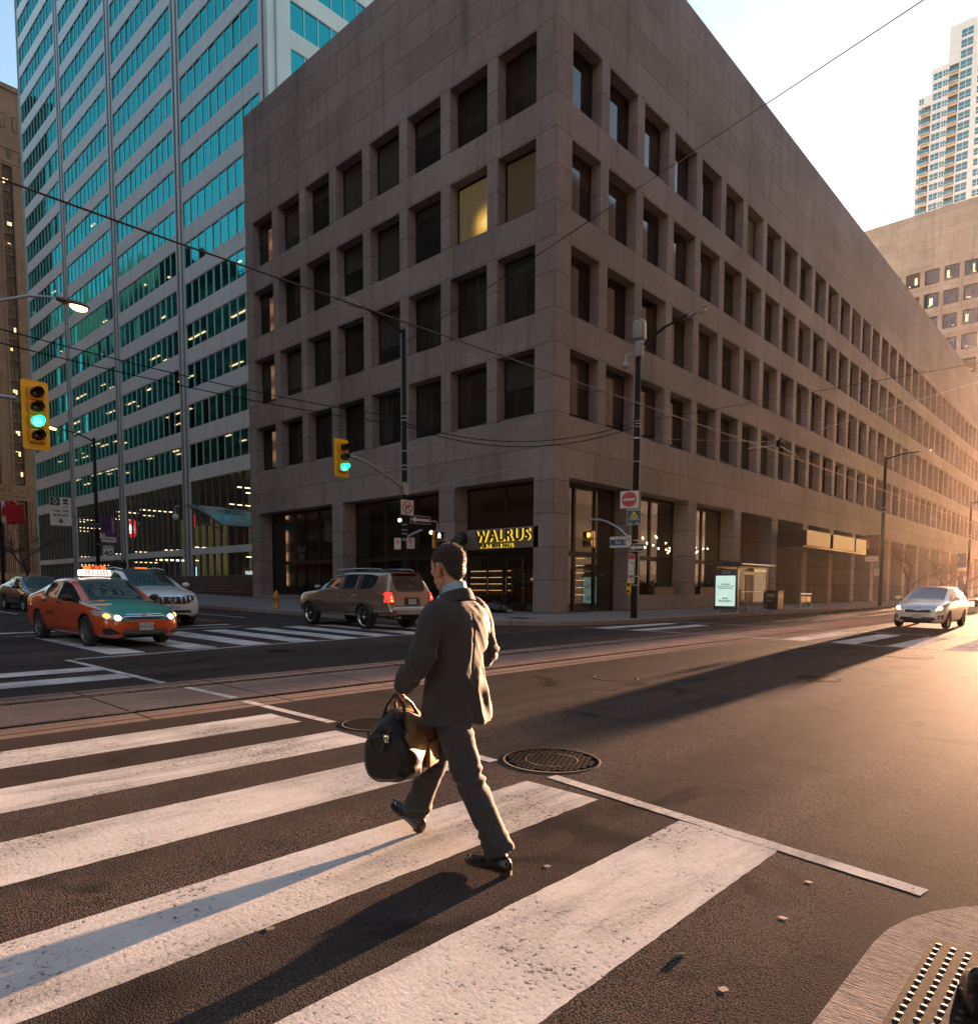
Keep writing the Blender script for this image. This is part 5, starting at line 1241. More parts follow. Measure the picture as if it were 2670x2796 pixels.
def decal(bvh, pts, fn, direction, mat, mb, off=.006, cuts=3, thick=.0):
    """polygon pts (2D) placed by fn(u,v) and projected along direction onto the car skin"""
    bm = bmesh.new(); f = bm.faces.new([bm.verts.new(fn(u, v)) for u, v in pts]); bmesh.ops.triangulate(bm, faces=[f])
    for _ in range(cuts): bmesh.ops.subdivide_edges(bm, edges=bm.edges[:], cuts=1, use_grid_fill=True)
    d = V(direction).normalized(); bm.verts.index_update(); vs = []
    for v in bm.verts:
        hit = bvh.ray_cast(v.co-d*4, d)
        vs.append((hit[0]-d*off) if hit[0] is not None else None)
    faces = [[v.index for v in f.verts] for f in bm.faces if all(vs[v.index] is not None for v in f.verts)]
    keep = sorted(set(i for f in faces for i in f)); mp = {k: i for i, k in enumerate(keep)}
    out = [vs[k] for k in keep]; fl = [[mp[i] for i in f] for f in faces]
    mb.raw(out, fl, mat, True); bm.free()
def seam(bvh, line, fn, direction, mb, w=.014, mat=None, off=.004):
    P = [V((*p, 0)) for p in line]; Q = []
    for i in range(len(P)-1):
        k = max(1, int((P[i+1]-P[i]).length/.06)); Q += [P[i].lerp(P[i+1], j/k) for j in range(k)]
    Q.append(P[-1])
    for i in range(len(Q)-1):
        t = (Q[i+1]-Q[i]).normalized(); n = V((-t.y, t.x, 0))*w/2
        decal(bvh, [(p.x, p.y) for p in (Q[i]-n, Q[i+1]-n, Q[i+1]+n, Q[i]+n)], fn, direction, mat or M_seal, mb, off, 0)
def wheel(parent, x, y, r, width, spokes, rimmat, side, steer=0.0):
    t = empty('wheel', (x, y, r)); t.parent = parent; t.rotation_euler = (0, random.uniform(0, 1), steer)
    m = MB(); w = width/2; R = r*.70
    m.lathe([(R,-w*.85),(r*.86,-w),(r*.96,-w*.9),(r,-w*.6),(r,w*.6),(r*.96,w*.9),(r*.86,w),(R,w*.85)], (0,0,0), M_tyre, 36, 'Y'); m.build('tyre', t)
    m = MB(); o = side*w; m.lathe([(R,side*w*.85),(R*.95,side*w*.80),(R*.9,side*w*.2)], (0,0,0), rimmat, 32, 'Y'); m.lathe([(R*.93,side*w*.1),(.001,side*w*.1)], (0,0,0), M_rimd, 24, 'Y')
    for k in range(spokes):
        a = 2*pi*k/spokes; c, s = cos(a), sin(a); tw = .15*R*(5/spokes)**.5; q = []
        for rad, hw, yy in ((.10*R, tw*1.2, side*w*.62), (.94*R, tw*.75, side*w*.72)):
            for sg in (-1, 1): q.append((rad*c-sg*hw*s, yy, rad*s+sg*hw*c)); q.append((rad*c-sg*hw*s*.9, yy-side*.05, rad*s+sg*hw*c*.9))
        m.raw(q, [(0,2,6,4),(0,4,5,1),(2,3,7,6),(4,6,7,5),(1,5,7,3)], rimmat)
    m.lathe([(.17*R,side*w*.45),(.16*R,side*w*.74),(.001,side*w*.76)], (0,0,0), rimmat, 16, 'Y'); m.build('rim', t)
FRONT = lambda u, v: V((3, u, v)); REAR = lambda u, v: V((-3, u, v))
def side_fn(s): return lambda u, v: V((u, s*2, v))
def plate(parent, bvh, z, rear, text, dx=.012):
    d = V((1,0,0)) if rear else V((-1,0,0)); h = bvh.ray_cast(V((-4 if rear else 4, 0, z)), d); x = h[0].x-(.012+dx if rear else -.012-dx)
    m = MB(); m.cbox((x,0,z),(.016,.31,.155),M_platew); p = m.build('licence_plate', parent)
    M0 = frame_M((x-.010 if rear else x+.010,0,z-.008),(0,-1,0) if rear else (0,1,0),(0,0,1)); m = MB(); add_text(m, text, M0, .095, M_plateb, .0008); add_text(m, 'ONTARIO', M0 @ Matrix.Translation((0,.06,0)), .026, M_plateb, .0008); m.build('lettering', p)
def mirror(parent, x, y, z, s, mat):
    m = MB(); Mx = Matrix.Translation((x,y,z)); m.ell((0,s*.09,.02),(.075,.12,.075),mat,Mx); m.tube([(x,y-s*.04,z-.04),(x,y+s*.05,z-.01)], .03, M_seal, 6); m.build('mirror', parent)
def handles(parent, bvh, pts, mat):
    for s in (-1, 1):
        for x, z in pts:
            h = bvh.ray_cast(V((x, s*3, z)), V((0,-s,0)))
            if h[0] is None: continue
            y = h[0].y; m = MB(); m.tube([(x-.085,y+s*.006,z),(x-.06,y+s*.03,z+.004),(x+.06,y+s*.03,z+.006),(x+.085,y+s*.006,z)], .014, mat, 6); m.build('door_handle', parent)
def finish(o, parent, bvh, spec):
    o.name = 'body'; o.parent = parent
    for cen, m2 in split_mat(o, 'window', 'car glass', parent):
        nm = 'side_window' if abs(cen.y) > .35 else ('windscreen' if cen.x > 0 else 'rear_window'); mesh_obj(nm, m2, parent)
    mb = MB()
    for s in (-1, 1):
        for ln in spec.get('seams', ()): seam(bvh, ln, side_fn(s), (0,-s,0), mb)
    mb.build('door_seam', parent)
def lamp(parent, bvh, name, pts, fn, dr, parts, off=.008):
    """lamp glass polygon with lit spots inside"""
    m = MB(); decal(bvh, pts, fn, dr, M_seal, m, off*.6, 3); cx = sum(p[0] for p in pts)/len(pts); cy = sum(p[1] for p in pts)/len(pts)
    inner = [(cx+(u-cx)*.93, cy+(v-cy)*.86) for u, v in pts]; decal(bvh, inner, fn, dr, parts[0], m, off, 3); o = m.build(name, parent)
    for (u, v, r, mt) in parts[1:]:
        m = MB(); decal(bvh, [(u+r*cos(2*pi*k/12), v+r*.9*sin(2*pi*k/12)) for k in range(12)], fn, dr, mt, m, off+.006, 2); m.build('bulb', o)
    return o

# ---- the sedan: orange and green cab, dark sedan, red car
SED = [(2.38,.56,.30,.46,'h',.56,.02),(2.33,.72,.22,.50,'h',.66,.03),(2.17,.845,.19,.56,'h',.755,.035),(1.85,.895,.18,.64,'h',.835,.045),(1.40,.91,.18,.70,'h',.90,.05),(1.06,.912,.18,.72,'h',.94,.035,'ws'),
       (.26,.912,.18,.76,'c',.875,.955,.675,1.415,'glass'),(-.12,.912,.18,.78,'c',.875,.965,.685,1.455,'pillar'),(-.22,.912,.18,.78,'c',.875,.97,.685,1.457,'glass'),(-.80,.912,.18,.80,'c',.865,.99,.665,1.445,'glass'),(-1.14,.91,.18,.82,'c',.855,1.01,.64,1.41,''),(-1.27,.91,.18,.82,'c',.85,1.03,.61,1.385,'rw'),
       (-1.90,.895,.19,.82,'h',1.075,.03),(-2.22,.86,.22,.80,'h',1.055,.02),(-2.38,.79,.28,.72,'h',.98,.01),(-2.44,.66,.34,.62,'h',.82,.0)]
def sedan(name, paint, hood, roof, label, cat, loc, rz, sc=1.0, plate_txt=None, lit=True, rimmat=None, cap=M_seal, mirror_mat=None, tilt=True):
    t = empty(name, loc, rz, label=label, cat=cat); t.scale = (sc,)*3; t.rotation_euler = (.0165*sin(rz), .0165*cos(rz), rz)
    o, bvh = car_body(SED, (1.3875,-1.3875), .335, paint, roof, hood)
    finish(o, t, bvh, {'seams': [[(1.0,.28),(1.02,.55),(.98,.93)],[(-.17,.27),(-.15,.98)],[(-1.0,.55),(-1.12,.75),(-1.1,1.0)],[(-1.0,.55),(-.95,.3),(.98,.28)]]})
    for ax in (1.3875,-1.3875):
        for s in (-1, 1): wheel(t, ax, s*.80, .33, .21, 10, rimmat or M_rim, s)
    for s in (-1, 1):
        lamp(t, bvh, 'headlight', [(s*.40,.635),(s*.56,.575),(s*.78,.59),(s*.90,.70),(s*.88,.80),(s*.76,.79),(s*.60,.715)], FRONT, (-1,0,0), [M_hlglass]+([(s*.585,.64,.062,M_hl),(s*.76,.68,.05,M_amber)] if lit else []))
        m = MB(); decal(bvh, [(s*.52,.30),(s*.80,.28),(s*.83,.42),(s*.72,.43)], FRONT, (-1,0,0), M_seal, m, .005, 3); m.build('fog_recess', t)
        lamp(t, bvh, 'tail_light', [(s*.5,.80),(s*.82,.78),(s*.86,.95),(s*.6,.97)], REAR, (1,0,0), [M_taild])
        mirror(t, .72, s*.90, 1.0, s, mirror_mat or paint)
    m = MB(); decal(bvh, [(-.46,.66),(-.30,.60),(.30,.60),(.46,.66),(.40,.725),(-.40,.725)], FRONT, (-1,0,0), M_seal, m, .006, 3)
    for z, w_ in ((.705,.41),(.665,.44)): decal(bvh, [(-w_,z-.009),(w_,z-.009),(w_,z+.012),(-w_,z+.012)], FRONT, (-1,0,0), M_chrome, m, .014, 3)
    gr = m.build('grille', t); m = MB(); h = bvh.ray_cast(V((4,0,.675)), V((-1,0,0)))[0].x+.02
    for k in range(24):
        a, b = 2*pi*k/24, 2*pi*(k+1)/24
        for (rx, ry, oy) in ((.075,.05,0),(.028,.046,0),(.05,.02,.018)): m.tube([(h,rx*cos(a),.675+oy+ry*sin(a)),(h,rx*cos(b),.675+oy+ry*sin(b))], .006, M_chrome, 5, False)
    m.build('emblem', gr)
    m = MB(); decal(bvh, [(-.50,.27),(.50,.27),(.47,.38),(-.47,.38)], FRONT, (-1,0,0), M_seal, m, .005, 3)
    for k in range(3): decal(bvh, [(-.48,.29+.03*k),(.48,.29+.03*k),(.48,.298+.03*k),(-.48,.298+.03*k)], FRONT, (-1,0,0), M_grey, m, .008, 2)
    m.build('lower_grille', t)
    plate(t, bvh, .45, False, plate_txt or 'BKVD 482'); handles(t, bvh, ((-.05,.90),(-.98,.92)), mirror_mat or paint)
    m = MB(); m.box((-2.0,-.75,.2),(2.0,.75,.3),M_under); m.build('underbody', t)
    return t, bvh
P_or = car_paint('cab orange paint', (.55,.065,.008)); P_gr = car_paint('cab green paint', (.0,.20,.135)); P_dk = car_paint('dark grey metallic', (.06,.068,.07), .7, .3); P_red = car_paint('dark red paint', (.12,.03,.02))
TAXI_LOC = (.43, -17.99)
taxi, bv = sedan('taxi', P_or, P_gr, P_gr, 'orange taxi with green bonnet and a lit roof sign, stopped on the crosswalk', 'taxi', (TAXI_LOC[0], TAXI_LOC[1], gz(TAXI_LOC[0])), radians(3.5), .965, 'ARRH-376', rimmat=simple('hubcap', (.2,.2,.2), .35, .6), mirror_mat=M_seal)
taxi.scale = (.965,.965,1.01); M_signlit = glow('lit roof sign', (1,.82,.72), .75, (.7,.6,.55)); M_sigor = glow('lit orange cap', (1,.12,.02), .75, (.6,.1,.02))
rs = MB(); rs.cbox((-.25,0,1.565),(.24,.70,.15),M_signlit,r=.03); rs.box((-.36,-.36,1.47),(-.14,.36,1.495),M_seal); so_ = rs.build('roof_sign', taxi)
m = MB(); m.cbox((-.25,0,1.68),(.20,.46,.10),M_sigor,r=.03); m.build('cap', so_)
m = MB(); add_text(m, '751-5555', frame_M((-.128,0,1.565),(0,1,0),(0,0,1)), .145, M_sblack, .001, bold=.002); add_text(m, 'BECK', frame_M((-.147,0,1.68),(0,1,0),(0,0,1)), .10, M_sblack, .001, bold=.004); m.build('lettering', so_)
m = MB(); h = bv.ray_cast(V((.25,-3,.62)), V((0,1,0)))[0]; add_text(m, '751-5555', frame_M((-.55,h.y-.012,.66),(1,0,0),(0,0,1)), .13, M_sblack, .001); m.build('door_lettering', taxi)
m = MB(); m.ell((.70,-.28,1.06),(.06,.11,.03),M_amber); m.build('dash_lamp', taxi)
dark, _ = sedan('parked_car', P_dk, None, None, 'dark grey sedan with lit headlights at the left edge behind the taxi', 'car', (-16.27,-14.86,gz(-16.27)), radians(0.5), .99)
dark.name = 'sedan'
red, _ = sedan('sedan', P_red, None, None, 'dark red sedan with lit headlights cut by the right edge', 'car', (9.3,48.0,gz(9.3)), radians(-90), 1.0)
cab2 = copy_tree(taxi); cab2['label'] = 'second taxi mostly hidden behind the white crossover, only its roof sign showing'; cab2.location = (-12.5,-12.1,gz(-12.5)+.12); cab2.rotation_euler = (0,0,radians(180))

# ---- brown SUV seen from behind
SUV = [(2.42,.66,.44,.62,'h',.86,.02),(2.36,.82,.40,.70,'h',1.02,.03),(2.15,.915,.38,.80,'h',1.10,.03),(1.60,.945,.38,.86,'h',1.15,.04),(1.08,.95,.38,.90,'h',1.20,.03,'ws'),
       (.48,.95,.38,.92,'c',.90,1.225,.70,1.70,'glass'),(-.28,.95,.38,.92,'c',.90,1.23,.715,1.80,'pillar'),(-.40,.95,.38,.92,'c',.90,1.23,.715,1.805,'glass'),(-1.20,.95,.38,.92,'c',.90,1.235,.71,1.82,'pillar'),(-1.32,.95,.38,.92,'c',.90,1.24,.71,1.82,'glass'),(-2.22,.95,.40,.92,'c',.895,1.245,.69,1.80,''),(-2.50,.945,.42,.92,'c',.885,1.25,.675,1.78,'rw'),
       (-2.74,.925,.44,.90,'h',1.19,.0),(-2.80,.90,.46,.86,'h',.98,.0),(-2.83,.89,.46,.66,'h',.74,.0),(-2.92,.86,.48,.60,'h',.69,.0),(-2.95,.80,.50,.58,'h',.66,.0)]
P_br = car_paint('champagne silver metallic', (.33,.25,.20), .75, .26)
suv = empty('suv', (-.46,-9.84,gz(-.46)), label='brown SUV with red tail lights turning away across the junction', cat='SUV'); suv.rotation_euler = (0,-.0165,radians(178.5)); suv.scale = (.975,)*3
o, bvh = car_body(SUV, (1.55,-1.55), .385, P_br, None, None, 1.16)
finish(o, suv, bvh, {'seams': [[(1.05,.5),(1.06,1.18)],[(-.34,.5),(-.34,1.2)],[(-1.26,.9),(-1.2,1.2)],[(-1.26,.9),(-1.1,.5),(1.05,.5)]]})
for ax in (1.55,-1.55):
    for s in (-1, 1): wheel(suv, ax, s*.82, .385, .25, 6, M_chrome, s)
m = MB()
for s in (-1, 1):
    for (a, b) in ((2.2,1.98),(1.12,.98)): pass
    seam(bvh, [(1.0,.78),(-1.0,.78)], side_fn(s), (0,-s,0), m, .075, P_br, .022); seam(bvh, [(1.0,.805),(-1.0,.805)], side_fn(s), (0,-s,0), m, .014, M_chrome, .026); seam(bvh, [(1.05,.45),(-1.05,.45)], side_fn(s), (0,-s,0), m, .10, M_grey, .035)
    for ax in (1.55,-1.55):
        pts = [(ax+.47*cos(a), .385+.47*sin(a)) for a in [pi*k/16 for k in range(1,16)]]; seam(bvh, pts, side_fn(s), (0,-s,0), m, .07, P_br, .03)
m.build('side_trim', suv)
for s in (-1, 1):
    lamp(suv, bvh, 'tail_light', [(s*.70,.86),(s*.915,.86),(s*.905,1.20),(s*.74,1.20)], REAR, (1,0,0), [M_tail,(s*.80,.93,.035,M_brake),(s*.80,1.03,.03,M_brake)], .02)
    m = MB(); decal(bvh, [(-2.62,.88),(-2.72,.88),(-2.76,1.2),(-2.62,1.2)], side_fn(s), (0,-s,0), M_tail, m, .012, 2); m.build('tail_light', suv)
    m = MB(); decal(bvh, [(s*.80+.06*cos(2*pi*k/12), .60+.05*sin(2*pi*k/12)) for k in range(12)], REAR, (1,0,0), M_taild, m, .012, 2); m.build('reflector', suv); mirror(suv, .85, s*.95, 1.27, s, P_br)
    m = MB(); m.tube([(.35,s*.62,1.80),(.2,s*.62,1.875),(-.8,s*.63,1.90),(-2.0,s*.62,1.895),(-2.15,s*.62,1.83)], .022, M_chrome, 8); m.build('roof_rail', suv)
    lamp(suv, bvh, 'headlight', [(s*.5,.80),(s*.82,.80),(s*.84,.95),(s*.55,.96)], FRONT, (-1,0,0), [M_hlglass])
m = MB()
for x in (-.3,-1.4): m.tube([(x,-.62,1.89),(x,.62,1.89)], .018, M_seal, 6)
m.build('roof_bar', suv)
m = MB(); decal(bvh, [(-.62,.52),(.62,.52),(.66,.60),(-.66,.60)], REAR, (1,0,0), M_grey, m, .006, 3); decal(bvh, [(-.30,.78),(.30,.78),(.30,1.02),(-.30,1.02)], REAR, (1,0,0), M_seal, m, .004, 3); m.box((-2.72,-.5,.34),(-2.2,.5,.5),M_under); m.build('bumper', suv)
m = MB(); seam(bvh, [(-.72,1.17),(-.70,.76),(.70,.76),(.72,1.17)], REAR, (1,0,0), m, .016, M_seal, .008); m.build('tailgate_seam', suv)
plate(suv, bvh, .90, True, 'BPKW 314'); handles(suv, bvh, ((-.12,1.06),(-1.05,1.06)), M_chrome)
m = MB(); m.tube([(-2.66,.02,1.27),(-2.60,.3,1.34)], .014, M_seal, 6); m.tube([(-2.68,-.05,1.24),(-2.52,.55,1.42)], .010, M_seal, 6); m.build('wiper', suv)
m = MB(); m.cbox((-2.56,0,1.775),(.12,.9,.045),M_taild); m.build('brake_lamp', suv); m = MB(); m.box((-2.6,-.8,.40),(2.1,.8,.5),M_under); m.tube([(-2.85,.5,.42),(-2.3,.5,.42)], .04, M_galv, 8); m.build('underbody', suv)

# ---- white crossover behind the taxi
XO = [(2.40,.60,.38,.58,'h',.72,.02),(2.34,.78,.30,.62,'h',.86,.04),(2.12,.895,.26,.72,'h',.985,.05),(1.55,.93,.25,.80,'h',1.065,.055),(1.08,.94,.25,.84,'h',1.13,.035,'ws'),
      (.15,.94,.25,.88,'c',.88,1.16,.66,1.60,'glass'),(-.30,.94,.25,.88,'c',.88,1.17,.67,1.66,'pillar'),(-.40,.94,.25,.88,'c',.88,1.17,.67,1.665,'glass'),(-1.25,.94,.25,.90,'c',.87,1.20,.65,1.66,'glass'),(-1.70,.93,.26,.92,'c',.86,1.23,.62,1.62,''),(-1.95,.925,.27,.92,'c',.85,1.24,.60,1.58,'rw'),
      (-2.26,.90,.30,.90,'h',1.16,.0),(-2.40,.84,.36,.78,'h',.96,.0),(-2.45,.74,.42,.66,'h',.78,.0)]
P_wh = car_paint('white pearl paint', (.62,.60,.58), 0, .25); P_sv = car_paint('white silver paint', (.60,.60,.60), .25, .28)
xo = empty('crossover', (-5.23,-14.82,gz(-5.23)), label='white crossover with chrome grille half hidden behind the orange taxi', cat='SUV'); xo.rotation_euler = (0,.0165,radians(-2.5)); xo.scale = (1.04,)*3
o, bvh = car_body(XO, (1.4125,-1.4125), .375, P_wh, M_seal, None)
finish(o, xo, bvh, {'seams': [[(1.0,.4),(1.0,1.1)],[(-.35,.4),(-.35,1.15)]]})
for ax in (1.4125,-1.4125):
    for s in (-1, 1): wheel(xo, ax, s*.81, .37, .24, 5, M_rim, s)
m = MB(); decal(bvh, [(-.66,.80),(-.40,.68),(.40,.68),(.66,.80),(.60,.90),(-.60,.90)], FRONT, (-1,0,0), M_seal, m, .006, 3); decal(bvh, [(-.66,.885),(.66,.885),(.62,.925),(-.62,.925)], FRONT, (-1,0,0), M_chrome, m, .016, 3)
for k in range(-4, 5):
    if abs(k) > 1: decal(bvh, [(k*.12-.02+.01*k,.71),(k*.12+.01+.01*k,.71),(k*.13+.02,.885),(k*.13-.015,.885)], FRONT, (-1,0,0), M_chrome, m, .016, 2)
gr = m.build('grille', xo); m = MB(); h = bvh.ray_cast(V((4,0,.80)), V((-1,0,0)))[0].x+.024
m.tube([(h,.09*cos(2*pi*k/24),.80+.085*sin(2*pi*k/24)) for k in range(25)], .012, M_chrome, 6); m.box((h-.008,-.12,.785),(h+.008,.12,.815),M_chrome); m.build('emblem', gr)
for s in (-1, 1):
    lamp(xo, bvh, 'headlight', [(s*.62,.80),(s*.86,.80),(s*.90,.94),(s*.72,.95)], FRONT, (-1,0,0), [M_hlglass]); mirror(xo, .80, s*.93, 1.19, s, P_wh)
    m = MB(); m.ell((2.20,s*.70,.52),(.07,.065,.065),M_hl); m.build('fog_lamp', xo); m = MB(); m.tube([(.2,s*.6,1.66),(-.6,s*.62,1.72),(-1.7,s*.6,1.66)], .02, M_chrome, 6); m.build('roof_rail', xo)
m = MB(); decal(bvh, [(-.55,.42),(.55,.42),(.50,.50),(-.50,.50)], FRONT, (-1,0,0), M_seal, m, .006, 3); m.build('lower_grille', xo); plate(xo, bvh, .58, False, 'CDBH-744'); m = MB(); m.box((-2.0,-.8,.26),(2.1,.8,.36),M_under); m.build('underbody', xo)

# ---- white compact people carrier on the right
HB = [(2.20,.56,.30,.48,'h',.58,.02),(2.15,.72,.22,.54,'h',.70,.04),(1.98,.85,.19,.62,'h',.84,.05),(1.60,.895,.18,.72,'h',.945,.06),(1.12,.905,.18,.78,'h',1.03,.04,'ws'),
      (.16,.905,.18,.84,'c',.862,1.06,.64,1.53,'glass'),(-.28,.905,.18,.85,'c',.862,1.07,.65,1.58,'pillar'),(-.38,.905,.18,.85,'c',.862,1.07,.65,1.583,'glass'),(-1.15,.905,.19,.87,'c',.855,1.09,.63,1.575,'glass'),(-1.65,.90,.20,.88,'c',.845,1.11,.60,1.54,''),(-1.88,.89,.21,.88,'c',.835,1.12,.58,1.51,'rw'),
      (-2.14,.87,.25,.86,'h',1.06,.0),(-2.25,.82,.30,.74,'h',.90,.0),(-2.29,.72,.36,.62,'h',.74,.0)]
hb = empty('hatchback', (12.36,8.62,gz(12.36)), label='white compact people carrier with lit headlights approaching on the right', cat='car'); hb.rotation_euler = (-.0165,0,radians(-91))
o, bvh = car_body(HB, (1.375,-1.375), .325, P_sv)
finish(o, hb, bvh, {'seams': [[(1.0,.3),(1.02,1.0)],[(-.33,.3),(-.33,1.05)],[(-1.1,.6),(-1.25,1.08)]]})
for ax in (1.375,-1.375):
    for s in (-1, 1): wheel(hb, ax, s*.79, .325, .21, 5, M_rim, s, -.06 if ax > 0 else 0)
for s in (-1, 1):
    lamp(hb, bvh, 'headlight', [(s*.50,.66),(s*.64,.655),(s*.80,.74),(s*.87,.88),(s*.80,.90),(s*.62,.80)], FRONT, (-1,0,0), [M_hlglass,(s*.60,.70,.04,M_amber),(s*.69,.765,.075,M_hl)]); mirror(hb, .86, s*.91, 1.10, s, P_sv)
    m = MB(); decal(bvh, [(s*.66,.36),(s*.80,.36),(s*.82,.52),(s*.66,.50)], FRONT, (-1,0,0), M_seal, m, .006, 3); decal(bvh, [(s*.71,.39),(s*.76,.39),(s*.76,.46),(s*.71,.46)], FRONT, (-1,0,0), M_hlglass, m, .01, 2); m.build('fog_lamp', hb)
m = MB(); g = [(-.44,.68),(-.40,.61),(-.12,.595),(.12,.595),(.40,.61),(.44,.68),(.34,.705),(.14,.70),(.07,.68),(-.07,.68),(-.14,.70),(-.34,.705)]
decal(bvh, [(-.47,.68),(-.42,.595),(.42,.595),(.47,.68),(.40,.72),(-.40,.72)], FRONT, (-1,0,0), M_chrome, m, .006, 3); decal(bvh, g, FRONT, (-1,0,0), M_seal, m, .012, 3); gr = m.build('grille', hb)
m = MB(); h = bvh.ray_cast(V((4,0,.77)), V((-1,0,0)))[0].x+.012; m.tube([(h,.065*cos(2*pi*k/20),.775+.022*sin(2*pi*k/20)) for k in range(21)], .006, M_seal, 5); m.build('emblem', gr)
m = MB(); decal(bvh, [(-.60,.34),(-.44,.27),(.44,.27),(.60,.34),(.55,.42),(-.55,.42)], FRONT, (-1,0,0), M_seal, m, .006, 3); m.build('lower_grille', hb); plate(hb, bvh, .46, False, 'BVRT 913'); handles(hb, bvh, ((-.15,.93),(-1.0,.95)), P_sv); m = MB(); m.box((-1.9,-.75,.20),(1.9,.75,.3),M_under); m.build('underbody', hb)
# ---------------------------------------------------------------- the walking man (faces -x; his left is -y)
def wool():
    t = NT('suit wool'); v = t.coord('Object'); a = t.noise(v, 330, 2, .8); b = t.noise(v, 6, 4); w = t.noise(t.coord('Object', (700,700,120)), 1, 2)
    c = t.mix((.018,.0185,.021), (.068,.065,.066), t.ramp(t.math('ADD', t.math('MULTIPLY', a, .6), t.math('MULTIPLY', w, .4)), [(.35, 0), (.65, 1)])); c = t.mix(c, (.025,.025,.027), t.ramp(b, [(.4, 0), (.7, .5)]))
    return t.done(t.pbr(c, .85, 0, .2, t.bump(a, .25, .002), sheen=.12))
M_wool = wool(); M_skin = None
def skin():
    t = NT('skin'); v = t.coord('Object'); n = t.noise(v, 40, 4); m = t.noise(v, 260, 2)
    c = t.mix((.36,.175,.115), (.46,.25,.17), n); x, y, z = t.sep(v)
    return t.done(t.pbr(c, .5, 0, .35, t.bump(m, .15, .002)))
M_skin = skin(); M_shirt = simple('light blue shirt', (.22,.36,.46), .7); M_tie = simple('red tie', (.35,.03,.05), .5); M_leather = simple('black leather', (.012,.010,.009), .28, 0, .6, .25, 30); M_sole = simple('shoe sole', (.03,.02,.015), .6); M_sock = simple('black sock', (.008,.008,.008), .9)
def hairmat():
    t = NT('short dark hair'); v = t.coord('Object'); n = t.noise(t.coord('Object', (420,420,110)), 1, 3, .7)
    c = t.mix((.006,.004,.003), (.040,.022,.013), n); return t.done(t.pbr(c, .55, 0, .35, t.bump(n, .9, .006), sheen=.2))
M_hair = hairmat(); M_eye = simple('eye white', (.5,.48,.45), .1)
def fuse(mb, name, voxel, parent, mat, smooth=6, fac=.5, disp=None):
    """weld overlapping closed shapes into one continuous skin"""
    o = mb.build(name, None, merge=False); 
    md = o.modifiers.new('r', 'REMESH'); md.mode = 'VOXEL'; md.voxel_size = voxel; md.use_smooth_shade = True
    if smooth: s_ = o.modifiers.new('s', 'SMOOTH'); s_.factor = fac; s_.iterations = smooth
    realize(o); me = o.data; me.materials.clear(); me.materials.append(mat); me.polygons.foreach_set('material_index', [0]*len(me.polygons))
    if disp:
        ns = [v.normal.copy() for v in me.vertices]
        for v, n in zip(me.vertices, ns): v.co = v.co+n*disp(v.co, n)
        me.update()
    me.polygons.foreach_set('use_smooth', [True]*len(me.polygons)); o.parent = parent; return o
def sring(c, ax, by, n=40, e=2.4, tilt=(0,0)):
    out = []
    for k in range(n):
        a = 2*pi*k/n; cx, sy = cos(a), sin(a); x = ax*abs(cx)**(2/e)*(1 if cx >= 0 else -1); y = by*abs(sy)**(2/e)*(1 if sy >= 0 else -1)
        out.append(V((c[0]+x, c[1]+y, c[2]+tilt[0]*x+tilt[1]*y)))
    return out
def limb(mb, P, R, mat, n=20, sub=5):
    """smooth tapering limb through points P with radii R"""
    P = [V(p) for p in P]; pts = []; rs = []
    for i in range(len(P)-1):
        p0, p1, p2, p3 = P[max(i-1,0)], P[i], P[i+1], P[min(i+2,len(P)-1)]
        for k in range(sub):
            t = k/sub; pts.append(.5*((2*p1)+(p2-p0)*t+(2*p0-5*p1+4*p2-p3)*t*t+(3*p1-p0-3*p2+p3)*t**3)); rs.append(R[i]+(R[i+1]-R[i])*(t*t*(3-2*t)))
    pts.append(P[-1]); rs.append(R[-1]); mb.tube(pts, rs, mat, n); mb.ell(pts[0], (rs[0],)*3, mat); mb.ell(pts[-1], (rs[-1],)*3, mat)
MX, MY = 15.6, -21.25
man = empty('person', (MX, MY, gz(MX)+.001), label='man in a grey suit striding over the crosswalk with a travel bag', cat='person')
HIPL, HIPR = (.075,-.085,.90), (.015,.085,.90); KNL, KNR = (.215,-.075,.475), (-.205,.075,.475); ANL, ANR = (.425,-.045,.095), (-.375,.06,.115)
SHL, SHR = (.055,-.175,1.375), (.045,.18,1.385); ELL, ELR = (.080,-.292,1.115), (.055,.222,1.105); WRL, WRR = (-.055,-.298,.968), (-.17,.165,1.065)
HANDL = V((-.098,-.298,.928))
# body: head, neck, trunk, arms, hands as one skin
b = MB(); HC = V((-.018,0,1.605)); hy = radians(8); HM = Matrix.Translation(HC) @ Matrix.Rotation(-hy*0, 4, 'Z') @ Matrix.Rotation(radians(-4), 4, 'Y')
E_ = lambda c, r: b.ell(c, r, M_skin, HM, 28, 18)
E_((.018,0,.035),(.098,.076,.085)); E_((-.03,0,.0),(.066,.066,.085)); E_((.045,0,-.01),(.068,.066,.065)); E_((-.045,0,-.055),(.046,.050,.052)); E_((-.062,0,-.093),(.026,.028,.022)); E_((-.03,.0,-.07),(.052,.057,.036)); E_((-.078,0,.045),(.022,.05,.03)); E_((-.085,0,.022),(.018,.055,.012))
b.tube([HM @ V((-.088,0,.015)), HM @ V((-.112,0,-.022)), HM @ V((-.106,0,-.032)), HM @ V((-.085,0,-.034))], [.010,.014,.016,.012], M_skin, 10); E_((-.090,0,-.062),(.014,.026,.008)); E_((-.088,0,-.071),(.014,.022,.007))
